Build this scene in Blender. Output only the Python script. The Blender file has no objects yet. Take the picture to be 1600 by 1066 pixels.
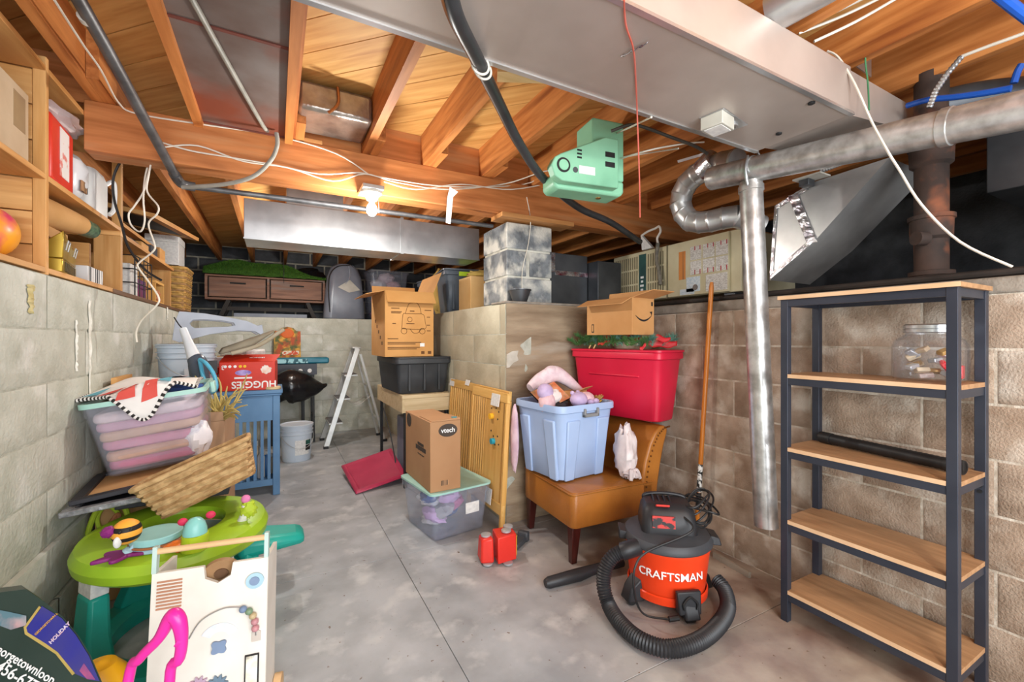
import bpy, math, random
from mathutils import Vector, Matrix, noise, Euler
random.seed(7)
SC = bpy.context.scene
COL = SC.collection
PI = math.pi
# ---------------------------------------------------------------- camera, world, lights, exposure
YAW = math.radians(28.5); SY, CY = math.sin(YAW), math.cos(YAW)
FPX, V0, EYE = 680.0, 530.0, 1.25
cam_d = bpy.data.cameras.new('camera'); cam_d.sensor_width = 36; cam_d.lens = FPX/1600*36
cam_d.shift_y = -3/1600; cam_d.clip_start = .05
cam = bpy.data.objects.new('camera', cam_d); COL.objects.link(cam)
cam.location = (0, 0, EYE); cam.rotation_euler = (PI/2, 0, -YAW)
SC.camera = cam
W = bpy.data.worlds.new('world'); SC.world = W; W.use_nodes = True
W.node_tree.nodes['Background'].inputs[0].default_value = (.93, .97, 1, 1)
W.node_tree.nodes['Background'].inputs[1].default_value = 1.0
def lamp(name, kind, loc, energy, col=(1, 1, 1), size=.1, rot=(0, 0, 0)):
    d = bpy.data.lights.new(name, kind); d.energy = energy; d.color = col
    if kind == 'AREA':
        d.shape = 'RECTANGLE'; d.size = size[0]; d.size_y = size[1]
    else: d.shadow_soft_size = size
    o = bpy.data.objects.new(name, d); COL.objects.link(o); o.location = loc; o.rotation_euler = rot
    return o
# added area fill light, standing in for the open basement behind the photographer
lamp('rear_fill_light', 'AREA', (.45, -1.55, 1.30), 90, (.90, .955, 1), (2.8, 1.9), (math.radians(90), 0, 0))
# added light for an unseen, inferred bulb just behind the photographer, and the one seen on the beam
lamp('unseen_rear_bulb', 'POINT', (1.15, -.25, 2.12), 26, (1, .96, .9), .06)
lamp('beam_bulb_light', 'POINT', (.5, 2.66, 2.0), 30, (1, .97, .91), .045)
# added bulb hidden behind the branch duct, brightening the far end of the pit
lamp('hidden_fill_bulb', 'POINT', (.30, 4.75, 2.16), 30, (1, .97, .92), .045)
SC.view_settings.view_transform = 'Standard'; SC.view_settings.look = 'None'
SC.view_settings.gamma = 1; SC.view_settings.exposure = 0.52
try: SC.view_settings.use_curve_mapping = False
except Exception: pass
SC.cycles.max_bounces = 10; SC.cycles.transparent_max_bounces = 24
# ---------------------------------------------------------------- pixel -> place (1600 x 1066 frame)
def ray(u, v):
    r = (u-800)/FPX
    return (SY+CY*r, CY-SY*r, (V0-v)/FPX)
def az(u, v, z):
    d = ray(u, v); k = (z-EYE)/d[2]; return Vector((d[0]*k, d[1]*k, z))
def ay(u, v, y):
    d = ray(u, v); k = y/d[1]; return Vector((d[0]*k, y, EYE+d[2]*k))
def ax(u, v, x):
    d = ray(u, v); k = x/d[0]; return Vector((x, d[1]*k, EYE+d[2]*k))
def ak(u, v, k):
    d = ray(u, v); return Vector((d[0]*k, d[1]*k, EYE+d[2]*k))
# ---------------------------------------------------------------- materials
def lin(h):
    if not isinstance(h, str): return tuple(h)
    h = h.lstrip('#'); out = []
    for i in (0, 2, 4):
        c = int(h[i:i+2], 16)/255
        out.append(c/12.92 if c <= .04045 else ((c+.055)/1.055)**2.4)
    return tuple(out)
MC = {}
def M(name, c1, c2=None, rough=.6, metal=0, scale=6, stretch=(1, 1, 1), bump=.0, bscale=None, rnd=0, trans=0, alpha=1,
      emit=0, detail=4, lo=.35, hi=.65, spec=.5, coat=0, ior=1.45, sub=0, c3=None, s3=2.0, t3=.55):
    if name in MC: return MC[name]
    m = bpy.data.materials.new(name); m.use_nodes = True; nt = m.node_tree; N = nt.nodes; L = nt.links
    b = N['Principled BSDF']; c1 = lin(c1); c2 = lin(c2) if c2 else tuple(x*.8 for x in c1)
    tc = N.new('ShaderNodeTexCoord'); mp = N.new('ShaderNodeMapping'); mp.inputs['Scale'].default_value = stretch
    L.new(tc.outputs['Object'], mp.inputs[0])
    oi = N.new('ShaderNodeObjectInfo')
    if rnd:
        ad = N.new('ShaderNodeVectorMath'); ad.operation = 'ADD'
        cm = N.new('ShaderNodeCombineXYZ')
        ml = N.new('ShaderNodeMath'); ml.operation = 'MULTIPLY'; ml.inputs[1].default_value = 37
        L.new(oi.outputs['Random'], ml.inputs[0])
        for i in range(3): L.new(ml.outputs[0], cm.inputs[i])
        L.new(mp.outputs[0], ad.inputs[0]); L.new(cm.outputs[0], ad.inputs[1]); vec = ad.outputs[0]
    else: vec = mp.outputs[0]
    n = N.new('ShaderNodeTexNoise'); n.inputs['Scale'].default_value = scale; n.inputs['Detail'].default_value = detail
    L.new(vec, n.inputs['Vector'])
    r = N.new('ShaderNodeValToRGB'); r.color_ramp.elements[0].position = lo; r.color_ramp.elements[1].position = hi
    r.color_ramp.elements[0].color = c1+(1,); r.color_ramp.elements[1].color = c2+(1,)
    L.new(n.outputs[0], r.inputs[0]); out = r.outputs[0]
    if c3:
        n3 = N.new('ShaderNodeTexNoise'); n3.inputs['Scale'].default_value = s3; n3.inputs['Detail'].default_value = 6
        L.new(vec, n3.inputs['Vector'])
        r3 = N.new('ShaderNodeValToRGB'); r3.color_ramp.elements[0].position = t3-.06; r3.color_ramp.elements[1].position = t3+.1
        L.new(n3.outputs[0], r3.inputs[0])
        mx = N.new('ShaderNodeMixRGB'); mx.inputs[2].default_value = lin(c3)+(1,)
        L.new(r3.outputs[0], mx.inputs[0]); L.new(out, mx.inputs[1]); out = mx.outputs[0]
    if rnd:
        hs = N.new('ShaderNodeHueSaturation'); mr = N.new('ShaderNodeMapRange')
        mr.inputs[3].default_value = 1-rnd; mr.inputs[4].default_value = 1+rnd
        L.new(oi.outputs['Random'], mr.inputs[0]); L.new(mr.outputs[0], hs.inputs['Value']); L.new(out, hs.inputs['Color']); out = hs.outputs[0]
    L.new(out, b.inputs['Base Color'])
    b.inputs['Roughness'].default_value = rough; b.inputs['Metallic'].default_value = metal
    b.inputs['Specular IOR Level'].default_value = spec; b.inputs['IOR'].default_value = ior
    b.inputs['Transmission Weight'].default_value = trans; b.inputs['Alpha'].default_value = alpha
    b.inputs['Coat Weight'].default_value = coat
    if alpha < 1: b.inputs['Coat Weight'].default_value = 1; b.inputs['Coat Roughness'].default_value = rough
    if sub: b.inputs['Subsurface Weight'].default_value = sub; b.inputs['Subsurface Radius'].default_value = (.02, .02, .02)
    if emit:
        b.inputs['Emission Color'].default_value = c1+(1,); b.inputs['Emission Strength'].default_value = emit
    if bump:
        bn = N.new('ShaderNodeBump'); bn.inputs['Strength'].default_value = bump; bn.inputs['Distance'].default_value = .01
        if bscale:
            n2 = N.new('ShaderNodeTexNoise'); n2.inputs['Scale'].default_value = bscale; n2.inputs['Detail'].default_value = 5
            L.new(vec, n2.inputs['Vector']); L.new(n2.outputs[0], bn.inputs['Height'])
        else: L.new(n.outputs[0], bn.inputs['Height'])
        L.new(bn.outputs[0], b.inputs['Normal'])
    MC[name] = m; return m
def clearmat(name, tint, ior=1.4, haze=.06, rough=.04, thru='#fcfdff'):
    m = bpy.data.materials.new(name); m.use_nodes = True; nt = m.node_tree; N = nt.nodes; L = nt.links
    N.remove(N['Principled BSDF']); out = N['Material Output']
    tr = N.new('ShaderNodeBsdfTransparent'); tr.inputs[0].default_value = lin(thru)+(1,)
    df = N.new('ShaderNodeBsdfDiffuse'); df.inputs[0].default_value = lin(tint)+(1,)
    gl = N.new('ShaderNodeBsdfGlossy'); gl.inputs['Roughness'].default_value = rough
    nz = N.new('ShaderNodeTexNoise'); nz.inputs['Scale'].default_value = 9; mr = N.new('ShaderNodeMapRange'); mr.inputs[3].default_value = haze*.5; mr.inputs[4].default_value = haze*1.5
    L.new(nz.outputs[0], mr.inputs[0])
    m1 = N.new('ShaderNodeMixShader'); L.new(mr.outputs[0], m1.inputs[0]); L.new(tr.outputs[0], m1.inputs[1]); L.new(df.outputs[0], m1.inputs[2])
    fr = N.new('ShaderNodeLayerWeight'); fr.inputs[0].default_value = .5
    pw_ = N.new('ShaderNodeMath'); pw_.operation = 'POWER'; pw_.inputs[1].default_value = 3; L.new(fr.outputs['Facing'], pw_.inputs[0])
    ma = N.new('ShaderNodeMath'); ma.operation = 'MULTIPLY_ADD'; ma.inputs[1].default_value = .35; ma.inputs[2].default_value = .03; L.new(pw_.outputs[0], ma.inputs[0])
    m2 = N.new('ShaderNodeMixShader'); L.new(ma.outputs[0], m2.inputs[0]); L.new(m1.outputs[0], m2.inputs[1]); L.new(gl.outputs[0], m2.inputs[2])
    L.new(m2.outputs[0], out.inputs[0]); MC[name] = m; return m
def wood(name, c1, c2, axis='x', rough=.6, rnd=.12, c3=None, f=1.0):
    s = {'x': (1.2, 14, 14), 'y': (14, 1.2, 14), 'z': (14, 14, 1.2), 'd': (4, 4, 4)}[axis]
    return M(name, c1, c2, rough=rough, scale=2.2*f, stretch=s, rnd=rnd, bump=.12, detail=6, lo=.3, hi=.7, c3=c3, s3=.9, t3=.6)
# ---------------------------------------------------------------- geometry
class G:
    def __init__(s): s.v = []; s.f = []
    def add(s, vs, fs):
        o = len(s.v); s.v += [tuple(p) for p in vs]; s.f += [tuple(i+o for i in f) for f in fs]; return s
    def bx(s, x0, x1, y0, y1, z0, z1, m=None):
        vs = [Vector((x, y, z)) for z in (z0, z1) for y in (y0, y1) for x in (x0, x1)]
        if m: vs = [m @ p for p in vs]
        return s.add(vs, [(0, 2, 3, 1), (4, 5, 7, 6), (0, 1, 5, 4), (2, 6, 7, 3), (0, 4, 6, 2), (1, 3, 7, 5)])
    def bar(s, p0, p1, w, h, up=(0, 0, 1)):
        p0 = Vector(p0); p1 = Vector(p1); d = (p1-p0); l = d.length; d = d.normalized(); up = Vector(up)
        x = d.cross(up)
        if x.length < 1e-4: x = d.cross(Vector((1, 0, 0)))
        x.normalize(); z = x.cross(d).normalized()
        m = Matrix((x, d, z)).transposed().to_4x4(); m.translation = p0
        return s.bx(-w/2, w/2, 0, l, -h/2, h/2, m)
    def hexa(s, p): return s.add(p, [(0, 3, 2, 1), (4, 5, 6, 7), (0, 1, 5, 4), (1, 2, 6, 5), (2, 3, 7, 6), (3, 0, 4, 7)])
    def loft(s, rings, cap0=True, cap1=True, closed=True):
        n = len(rings[0]); vs = [p for r in rings for p in r]; fs = []
        for i in range(len(rings)-1):
            for j in range(n if closed else n-1):
                a = i*n+j; b = i*n+(j+1) % n; fs.append((a, b, b+n, a+n))
        if cap0: fs.append(tuple(reversed(range(n))))
        if cap1: fs.append(tuple(range((len(rings)-1)*n, len(rings)*n)))
        return s.add(vs, fs)
    def lathe(s, prof, n=24, c=(0, 0, 0), m=None, cap0=True, cap1=True):
        rings = []
        for r, z in prof:
            ring = [Vector((c[0]+r*math.cos(2*PI*k/n), c[1]+r*math.sin(2*PI*k/n), c[2]+z)) for k in range(n)]
            if m: ring = [m @ p for p in ring]
            rings.append(ring)
        return s.loft(rings, cap0, cap1)
    def cyl(s, p0, p1, r0, r1=None, n=16): return s.tube([p0, p1], [r0, r0 if r1 is None else r1], n, 0)
    def tube(s, pts, r, n=8, sm=6, caps=True):
        pts = [Vector(p) for p in pts]
        rs = r if isinstance(r, (list, tuple)) else [r]*len(pts)
        if sm and len(pts) > 2:
            P = []; Rr = []
            for i in range(len(pts)-1):
                a = pts[max(i-1, 0)]; b = pts[i]; c = pts[i+1]; d = pts[min(i+2, len(pts)-1)]
                for k in range(sm):
                    t = k/sm
                    P.append(.5*((2*b)+(c-a)*t+(2*a-5*b+4*c-d)*t*t+(3*b-a-3*c+d)*t**3)); Rr.append(rs[i]*(1-t)+rs[i+1]*t)
            P.append(pts[-1]); Rr.append(rs[-1]); pts, rs = P, Rr
        rings = []; nrm = None
        for i, p in enumerate(pts):
            t = (pts[min(i+1, len(pts)-1)]-pts[max(i-1, 0)])
            if t.length < 1e-7: t = Vector((0, 0, 1))
            t.normalize()
            if nrm is None:
                nrm = t.cross(Vector((0, 0, 1)))
                if nrm.length < 1e-3: nrm = t.cross(Vector((1, 0, 0)))
            nrm = (nrm-t*nrm.dot(t))
            if nrm.length < 1e-5: nrm = t.orthogonal()
            nrm.normalize(); b = t.cross(nrm)
            rings.append([p+rs[i]*(math.cos(2*PI*k/n)*nrm+math.sin(2*PI*k/n)*b) for k in range(n)])
        return s.loft(rings, caps, caps)
    def prism(s, poly, z0, z1, m=None):
        a = [Vector((x, y, z0)) for x, y in poly]; b = [Vector((x, y, z1)) for x, y in poly]
        if m: a = [m @ p for p in a]; b = [m @ p for p in b]
        return s.loft([a, b])
    def ball(s, c, rx, ry=None, rz=None, nu=18, nv=12, amp=0, fr=3, seed=0, m=None):
        ry = rx if ry is None else ry; rz = rx if rz is None else rz; rings = []
        for i in range(nv+1):
            th = PI*(i+.02 if i == 0 else (i-.02 if i == nv else i))/nv; ring = []
            for j in range(nu):
                ph = 2*PI*j/nu; d = Vector((math.sin(th)*math.cos(ph), math.sin(th)*math.sin(ph), -math.cos(th)))
                k = 1+amp*noise.fractal(d*fr+Vector((seed*7.3, seed, 1.7)), 1, 2, 3) if amp else 1
                p = Vector((d.x*rx*k, d.y*ry*k, d.z*rz*k))
                ring.append((m @ p if m else p)+Vector(c))
            rings.append(ring)
        return s.loft(rings)
    def grid(s, fn, nu, nv):
        vs = [fn(i/nu, j/nv) for j in range(nv+1) for i in range(nu+1)]; w = nu+1
        return s.add(vs, [(j*w+i, j*w+i+1, (j+1)*w+i+1, (j+1)*w+i) for j in range(nv) for i in range(nu)])
    def mesh(s, name, mat, smooth=35):
        me = bpy.data.meshes.new(name); me.from_pydata(s.v, [], s.f); me.update()
        if mat: me.materials.append(mat)
        if smooth:
            me.polygons.foreach_set('use_smooth', [True]*len(me.polygons))
            me.set_sharp_from_angle(angle=math.radians(smooth))
        return me
    def build(s, name, mat, parent=None, bevel=0, solid=0, sub=0, smooth=35, world=False, fix=True):
        me = s.mesh(name, mat, smooth)
        if fix:
            import bmesh
            bm = bmesh.new(); bm.from_mesh(me); bmesh.ops.recalc_face_normals(bm, faces=bm.faces); bm.to_mesh(me); bm.free()
            if smooth: me.set_sharp_from_angle(angle=math.radians(smooth))
        o = bpy.data.objects.new(name, me); COL.objects.link(o)
        if parent: attach(o, parent, world)
        if solid: md = o.modifiers.new('thick', 'SOLIDIFY'); md.thickness = solid; md.offset = 0
        if sub: md = o.modifiers.new('sub', 'SUBSURF'); md.levels = sub; md.render_levels = sub
        if bevel: md = o.modifiers.new('bevel', 'BEVEL'); md.width = bevel; md.segments = 2; md.limit_method = 'ANGLE'; md.angle_limit = math.radians(40)
        return o
def mw(o):
    m = Matrix.LocRotScale(o.location, o.rotation_euler, o.scale)
    return mw(o.parent) @ o.matrix_parent_inverse @ m if o.parent else m
def attach(o, parent, world=False):
    o.parent = parent
    if world: o.matrix_parent_inverse = mw(parent).inverted()
def tag(o, label=None, cat=None, group=None, kind=None):
    if label: o['label'] = label
    if cat: o['category'] = cat
    if group: o['group'] = group
    if kind: o['kind'] = kind
    return o
def thing(name, label, cat, loc=(0, 0, 0), rot=0, group=None):
    o = bpy.data.objects.new(name, None); COL.objects.link(o); o.empty_display_size = .05
    o.location = loc; o.rotation_euler = rot if isinstance(rot, (tuple, list)) else (0, 0, rot)
    return tag(o, label, cat, group)
def clone(o, parent, loc=None, name=None):
    c = o.copy(); COL.objects.link(c)
    if parent: c.parent = parent
    if loc is not None: c.location = loc
    return c
def rr(w, d, r, n=4, z=0, cx=0, cy=0):
    out = []
    for sx, sy, a0 in ((1, 1, 0), (-1, 1, PI/2), (-1, -1, PI), (1, -1, 1.5*PI)):
        for k in range(n+1):
            a = a0+k*PI/2/n; out.append(Vector((cx+sx*(w/2-r)+r*math.cos(a), cy+sy*(d/2-r)+r*math.sin(a), z)))
    return out
def text(body, size, mat, parent, loc, rot, name='lettering', ext=.0006, bend=None, sx=1, font_shear=0, bold=0, fit=None):
    cu = bpy.data.curves.new(name, 'FONT'); cu.body = body; cu.size = size; cu.extrude = ext; cu.align_x = 'CENTER'; cu.align_y = 'CENTER'
    cu.shear = font_shear; cu.offset = bold; cu.resolution_u = 3
    t = bpy.data.objects.new('tmp', cu); COL.objects.link(t); bpy.context.view_layer.update()
    me = bpy.data.meshes.new_from_object(t.evaluated_get(bpy.context.evaluated_depsgraph_get()))
    bpy.data.objects.remove(t); me.materials.clear(); me.materials.append(mat)
    if sx != 1:
        for v in me.vertices: v.co.x *= sx
    if fit:
        xs = [v.co.x for v in me.vertices]; k_ = fit/(max(xs)-min(xs))
        for v in me.vertices: v.co.x *= k_; v.co.y *= k_
    if bend:
        for v in me.vertices:
            a = v.co.x/bend; rr_ = bend+v.co.z; v.co = (rr_*math.sin(a), v.co.y, rr_*math.cos(a)-bend)
    o = bpy.data.objects.new(name, me); COL.objects.link(o); o.location = loc
    if isinstance(rot, Matrix): o.rotation_euler = rot.to_euler()
    else: o.rotation_euler = rot
    o.parent = parent
    return o
# ================================================================ the room shell
XL, XR, YB, XC, YC = -.80, 2.30, 6.30, 1.37, 2.61      # left wall, right wall, back wall, return wall, pilaster face
ZL, ZR, ZJ, ZS = 1.505, 1.475, 2.39, 2.60               # ledge heights, underside of joists, subfloor
YF = -1.6
JX = [-1.58, -1.17, -.75, -.34, .075, .49, .87, 1.29, 1.70, 2.11, 2.52, 2.93, 3.35, 3.76, 4.17]
mFLOOR = M('slab_concrete', '#b3b8bd', '#93979b', rough=.45, scale=3.5, bump=.06, bscale=60, detail=9, c3='#c6c9ca', s3=6, t3=.60)
def floor_dirt_and_warm_cast(m):  # brown stains, plus warm light painted into the colour towards the right wall
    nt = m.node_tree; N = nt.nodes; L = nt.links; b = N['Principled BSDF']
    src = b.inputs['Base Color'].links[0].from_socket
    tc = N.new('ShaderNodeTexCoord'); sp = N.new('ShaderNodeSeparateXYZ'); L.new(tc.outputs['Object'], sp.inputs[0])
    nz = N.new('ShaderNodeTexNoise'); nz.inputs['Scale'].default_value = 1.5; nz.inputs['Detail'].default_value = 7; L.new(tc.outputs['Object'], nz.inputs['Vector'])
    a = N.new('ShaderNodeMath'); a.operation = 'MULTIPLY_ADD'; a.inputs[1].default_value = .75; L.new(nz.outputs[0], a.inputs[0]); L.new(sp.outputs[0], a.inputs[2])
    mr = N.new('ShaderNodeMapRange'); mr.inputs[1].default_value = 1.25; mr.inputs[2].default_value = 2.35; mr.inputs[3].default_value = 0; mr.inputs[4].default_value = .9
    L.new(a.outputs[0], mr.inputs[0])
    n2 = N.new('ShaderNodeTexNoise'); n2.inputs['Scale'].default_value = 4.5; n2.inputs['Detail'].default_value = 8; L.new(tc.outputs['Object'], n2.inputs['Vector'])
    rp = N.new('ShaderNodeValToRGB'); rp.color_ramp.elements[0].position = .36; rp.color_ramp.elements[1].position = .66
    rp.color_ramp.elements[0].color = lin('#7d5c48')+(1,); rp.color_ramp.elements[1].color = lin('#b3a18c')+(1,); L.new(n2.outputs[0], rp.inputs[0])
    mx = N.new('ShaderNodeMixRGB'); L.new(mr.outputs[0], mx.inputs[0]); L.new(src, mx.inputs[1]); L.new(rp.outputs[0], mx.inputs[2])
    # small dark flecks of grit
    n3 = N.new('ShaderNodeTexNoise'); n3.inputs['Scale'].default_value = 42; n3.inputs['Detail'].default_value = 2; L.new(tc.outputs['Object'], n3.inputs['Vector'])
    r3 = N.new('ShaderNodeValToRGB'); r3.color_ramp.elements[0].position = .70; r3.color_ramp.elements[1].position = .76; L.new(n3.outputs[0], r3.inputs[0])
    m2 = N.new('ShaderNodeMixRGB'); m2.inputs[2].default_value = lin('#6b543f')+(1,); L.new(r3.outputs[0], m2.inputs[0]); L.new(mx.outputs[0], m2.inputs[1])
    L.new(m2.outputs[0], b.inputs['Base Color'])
floor_dirt_and_warm_cast(mFLOOR)
# the slab is poured in bays: each bay is a piece with a recessed joint
fl = tag(G().bx(XL-.02, XR+.02, YF, YB+.02, -.12, -.008).build('floor', M('joint_dirt', '#7d786f', '#8b857a', rough=.9)), kind='structure')
def rect_piece(x0, x1, y0, y1, name='slab'):
    g = .0014
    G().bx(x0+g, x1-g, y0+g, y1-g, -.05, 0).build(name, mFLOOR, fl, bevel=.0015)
for x0, x1 in ((XL-.02, .62), (.62, XR+.02)):
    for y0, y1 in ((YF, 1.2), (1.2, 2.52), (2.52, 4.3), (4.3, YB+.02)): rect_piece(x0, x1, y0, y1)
# block walls: every block is an object, standing proud of the mortar
def block_wall(name, p0, p1, z0, z1, mat, mortar, ch=.206, bl=.412, th=.2, proud=.005, gap=.010, rough=0, odd=0, lean=None):
    p0 = Vector((p0[0], p0[1], 0)); p1 = Vector((p1[0], p1[1], 0)); d = p1-p0; Ln = d.length; d.normalize()
    n = Vector((d.y, -d.x, 0))                       # outward normal of the visible face (right of the walking direction)
    m = Matrix((d, -n, Vector((0, 0, 1)))).transposed().to_4x4(); m.translation = p0
    wl = G().bx(0, Ln, 0, th, z0, z1, m).build(name, mortar); tag(wl, kind='structure')
    cache = {}; nc = int(round((z1-z0)/ch)); ch = (z1-z0)/nc
    for c in range(nc):
        x = -(bl/2 if (c+odd) % 2 else 0)
        while x < Ln-.01:
            a, b = max(x, 0)+gap/2, min(x+bl, Ln)-gap/2; x += bl
            if b-a < .03: continue
            key = (round(b-a, 3), random.randrange(4) if rough else 0)
            if key not in cache:
                g = G(); w = b-a; hh = ch-gap; nx, nz = (5, 3)
                def fn(i, j):
                    xx, zz = i*w, j*hh
                    e = min(i, 1-i, j, 1-j)
                    y = -proud*(1 if e > .02 else .25)
                    if rough: y -= rough*noise.fractal(Vector((xx*9+key[1]*11, zz*9, key[1]*3)), 1, 2, 3)*(1 if e > .02 else .2)
                    return Vector((xx, y, zz))
                us = [0, .025, .25, .5, .75, .975, 1]; vs_ = [0, .05, .35, .65, .95, 1]
                vs = [fn(i, j) for j in vs_ for i in us]; k = len(us)
                g.add(vs, [(j*k+i, j*k+i+1, (j+1)*k+i+1, (j+1)*k+i) for j in range(len(vs_)-1) for i in range(k-1)])
                bn = len(vs); g.add([(0, .02, 0), (w, .02, 0), (w, .02, hh), (0, .02, hh)], [(3, 2, 1, 0)])
                top = len(vs_)-1
                g.f.append((0, bn, bn+1)+tuple(range(k-1, 0, -1)))
                g.f.append((top*k+k-1, bn+2, bn+3)+tuple(range(top*k, top*k+k-1)))
                cache[key] = g.mesh('block', mat, 50)
            o = bpy.data.objects.new('block', cache[key]); COL.objects.link(o); o.parent = wl
            off = lean(c) if lean else 0
            o.matrix_local = m @ Matrix.Translation((a, off, z0+c*ch+gap/2))
    return wl
mBR = M('block_brown', '#b8a38f', '#937d69', rough=.85, scale=9, bump=.5, bscale=130, rnd=.07, detail=10, c3='#cdc0b0', s3=6, t3=.58)
mMR = M('mortar_grey', '#d6cbbb', '#b0a08c', rough=.9, scale=20, bump=.4, bscale=90)
mBL = M('block_painted', '#c9cbbf', '#b3b5a7', rough=.7, scale=6, bump=.45, bscale=55, rnd=.03, detail=10, c3='#dcddd6', s3=5, t3=.6)
mML = M('mortar_painted', '#c2c3b6', '#a5a698', rough=.85, scale=18, bump=.4, bscale=90)
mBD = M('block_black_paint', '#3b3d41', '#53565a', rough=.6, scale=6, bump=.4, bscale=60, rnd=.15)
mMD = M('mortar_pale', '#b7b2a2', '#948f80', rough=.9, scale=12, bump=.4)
block_wall('wall_right', (XR, YC), (XR, YF), 0, ZR-.06, mBR, mMR, rough=.002, odd=1)
lo = lambda c: (-.035 if c == 0 else (-.022 if c == 1 else 0))
block_wall('wall_left', (XL, YF), (XL, YB), 0, ZL, mBL, mML, proud=.0035, gap=.008, rough=.003, lean=lo, bl=.8)
block_wall('wall_back', (XL, YB), (XC, YB), 0, ZL+.02, mBL, mML, proud=.003, gap=.007, rough=.003, bl=.9)
block_wall('wall_return', (XC, YB), (XC, YC), 0, ZL-.01, M('plaster_pale', '#c6bfa8', '#a99f88', rough=.85, scale=3, bump=.35, bscale=40, rnd=.04, detail=8), mML, proud=.003, gap=.006, rough=.004, bl=.9)
# pilaster face: poured concrete, banded and stained
mPIL = M('poured_concrete', '#ab977d', '#7d6852', rough=.8, scale=3.2, stretch=(.6, .6, 3.4), bump=.4, bscale=35, detail=7, c3='#c4bba9', s3=1.6, t3=.63)
pil = G()
pil.grid(lambda i, j: Vector((XC+i*(XR-XC), YC-.004+.010*noise.fractal(Vector((i*4, j*9, 2)), 1, 2, 4), j*(ZL-.01))), 24, 36)
pw = tag(pil.build('wall_pilaster', mPIL, fix=False), kind='structure')
G().bx(XC+.005, XR+.2, YC+.008, YC+.2, 0, ZL-.02).build('core', mPIL, pw)
# pale patches where the parge coat has come off
g = G()
pts = [ay(u, v, YC) for u, v in ((784, 562), (790, 554), (799, 549), (809, 548), (807, 556), (809, 563), (801, 567), (795, 574), (786, 575))]
pts = [(max(p.x, XC+.004), p.z) for p in pts]
g.loft([[Vector((x, YC-.010, z)) for x, z in pts], [Vector((x, YC+.002, z)) for x, z in pts]])
g.build('bare_patch', M('bare_parge', '#cfc9bd', '#b9b2a4', rough=.9, scale=14), pw)
# crawl space around the pit: earth ledges, dark outer walls
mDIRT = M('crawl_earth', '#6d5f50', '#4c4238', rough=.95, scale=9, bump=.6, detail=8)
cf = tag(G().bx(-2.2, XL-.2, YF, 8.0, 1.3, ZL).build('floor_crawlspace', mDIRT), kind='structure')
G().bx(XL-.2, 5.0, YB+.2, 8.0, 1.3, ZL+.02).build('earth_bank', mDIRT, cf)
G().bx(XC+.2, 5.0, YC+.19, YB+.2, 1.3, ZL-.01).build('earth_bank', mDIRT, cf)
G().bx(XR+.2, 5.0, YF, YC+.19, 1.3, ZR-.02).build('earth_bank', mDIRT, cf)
# ledge caps
mCAP = M('ledge_cap', '#9d9488', '#7d7468', rough=.85, scale=10, bump=.5, bscale=50)
cp = tag(G().bx(XR-.01, XR+.21, YF, YC+.01, ZR-.06, ZR).build('trim_1', mCAP, bevel=.008), kind='structure')
cp2 = tag(G().bx(XC-.012, XR+.2, YC-.012, YC+.21, ZL-.012, ZL+.004).build('trim_2', mCAP, bevel=.006), kind='structure')
sill = wood('old_sill', '#7a5638', '#5b3d26', 'y')
tag(G().bx(XL-.18, XL+.006, 3.2, 6.2, ZL, ZL+.028).build('trim_3', sill, bevel=.004), kind='structure')
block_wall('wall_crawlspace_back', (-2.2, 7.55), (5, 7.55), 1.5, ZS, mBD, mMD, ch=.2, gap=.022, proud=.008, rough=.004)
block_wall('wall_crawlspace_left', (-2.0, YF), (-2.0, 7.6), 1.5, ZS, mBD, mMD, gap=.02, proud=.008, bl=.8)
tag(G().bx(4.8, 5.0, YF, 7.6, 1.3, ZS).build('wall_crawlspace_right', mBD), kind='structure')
# ---------------------------------------------------------------- ceiling: subfloor planks laid diagonally on joists
mJ = wood('joist_fir', '#d58d4e', '#a9622b', 'y', c3='#8a4a20')
mP = M('plank_pine', '#e2b26c', '#c48d49', rough=.6, scale=3.2, stretch=(.8, 9, 9), rnd=.10, bump=.12, detail=8, lo=.3, hi=.7, c3='#b57a3e', s3=2.2, t3=.68)
mBM = wood('beam_fir', '#d98d52', '#b26a35', 'x', c3='#c79060')
ce = tag(G().bx(-2.2, 5.0, YF, 8.0, ZS+.019, ZS+.05).build('ceiling', M('floor_above', '#5b3a20', '#402a18', rough=.9)), kind='structure')
def clip(poly, a, b, c):       # keep a*x+b*y <= c
    out = []
    for i in range(len(poly)):
        p, q = poly[i-1], poly[i]; dp, dq = a*p[0]+b*p[1]-c, a*q[0]+b*q[1]-c
        if (dp < 0) != (dq < 0):
            t = dp/(dp-dq); out.append((p[0]+(q[0]-p[0])*t, p[1]+(q[1]-p[1])*t))
        if dq <= 0: out.append(q)
    return out
pwid = .178; s2 = math.sqrt(.5)
t = -4.0
while t < 10:
    a, b = t+.0025, t+pwid-.0025; t += pwid        # strip a <= (x+y)/sqrt2 <= b : runs in direction (1,-1)
    poly = [(-2.15, YF+.02), (4.95, YF+.02), (4.95, 7.9), (-2.15, 7.9)]
    poly = clip(poly, s2, s2, b); poly = clip(poly, -s2, -s2, -a) if len(poly) > 2 else poly
    if len(poly) > 2:
        cx = sum(p[0] for p in poly)/len(poly); cy = sum(p[1] for p in poly)/len(poly)
        # local frame: x along the board so the grain follows it
        rot = Matrix.Rotation(-PI/4, 4, 'Z'); inv = rot.inverted()
        loc = [inv @ Vector((x-cx, y-cy, 0)) for x, y in poly]
        o = G().prism([(p.x, p.y) for p in loc], ZS, ZS+.019).build('subfloor_plank', wood('plank_pine', 0, 0) if False else MC['plank_pine'], ce)
        o.location = (cx, cy, 0); o.rotation_euler = (0, 0, -PI/4)
jm = G().bx(-.022, .022, YF, 2.93, ZJ, ZS).mesh('joist', mJ)
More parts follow.
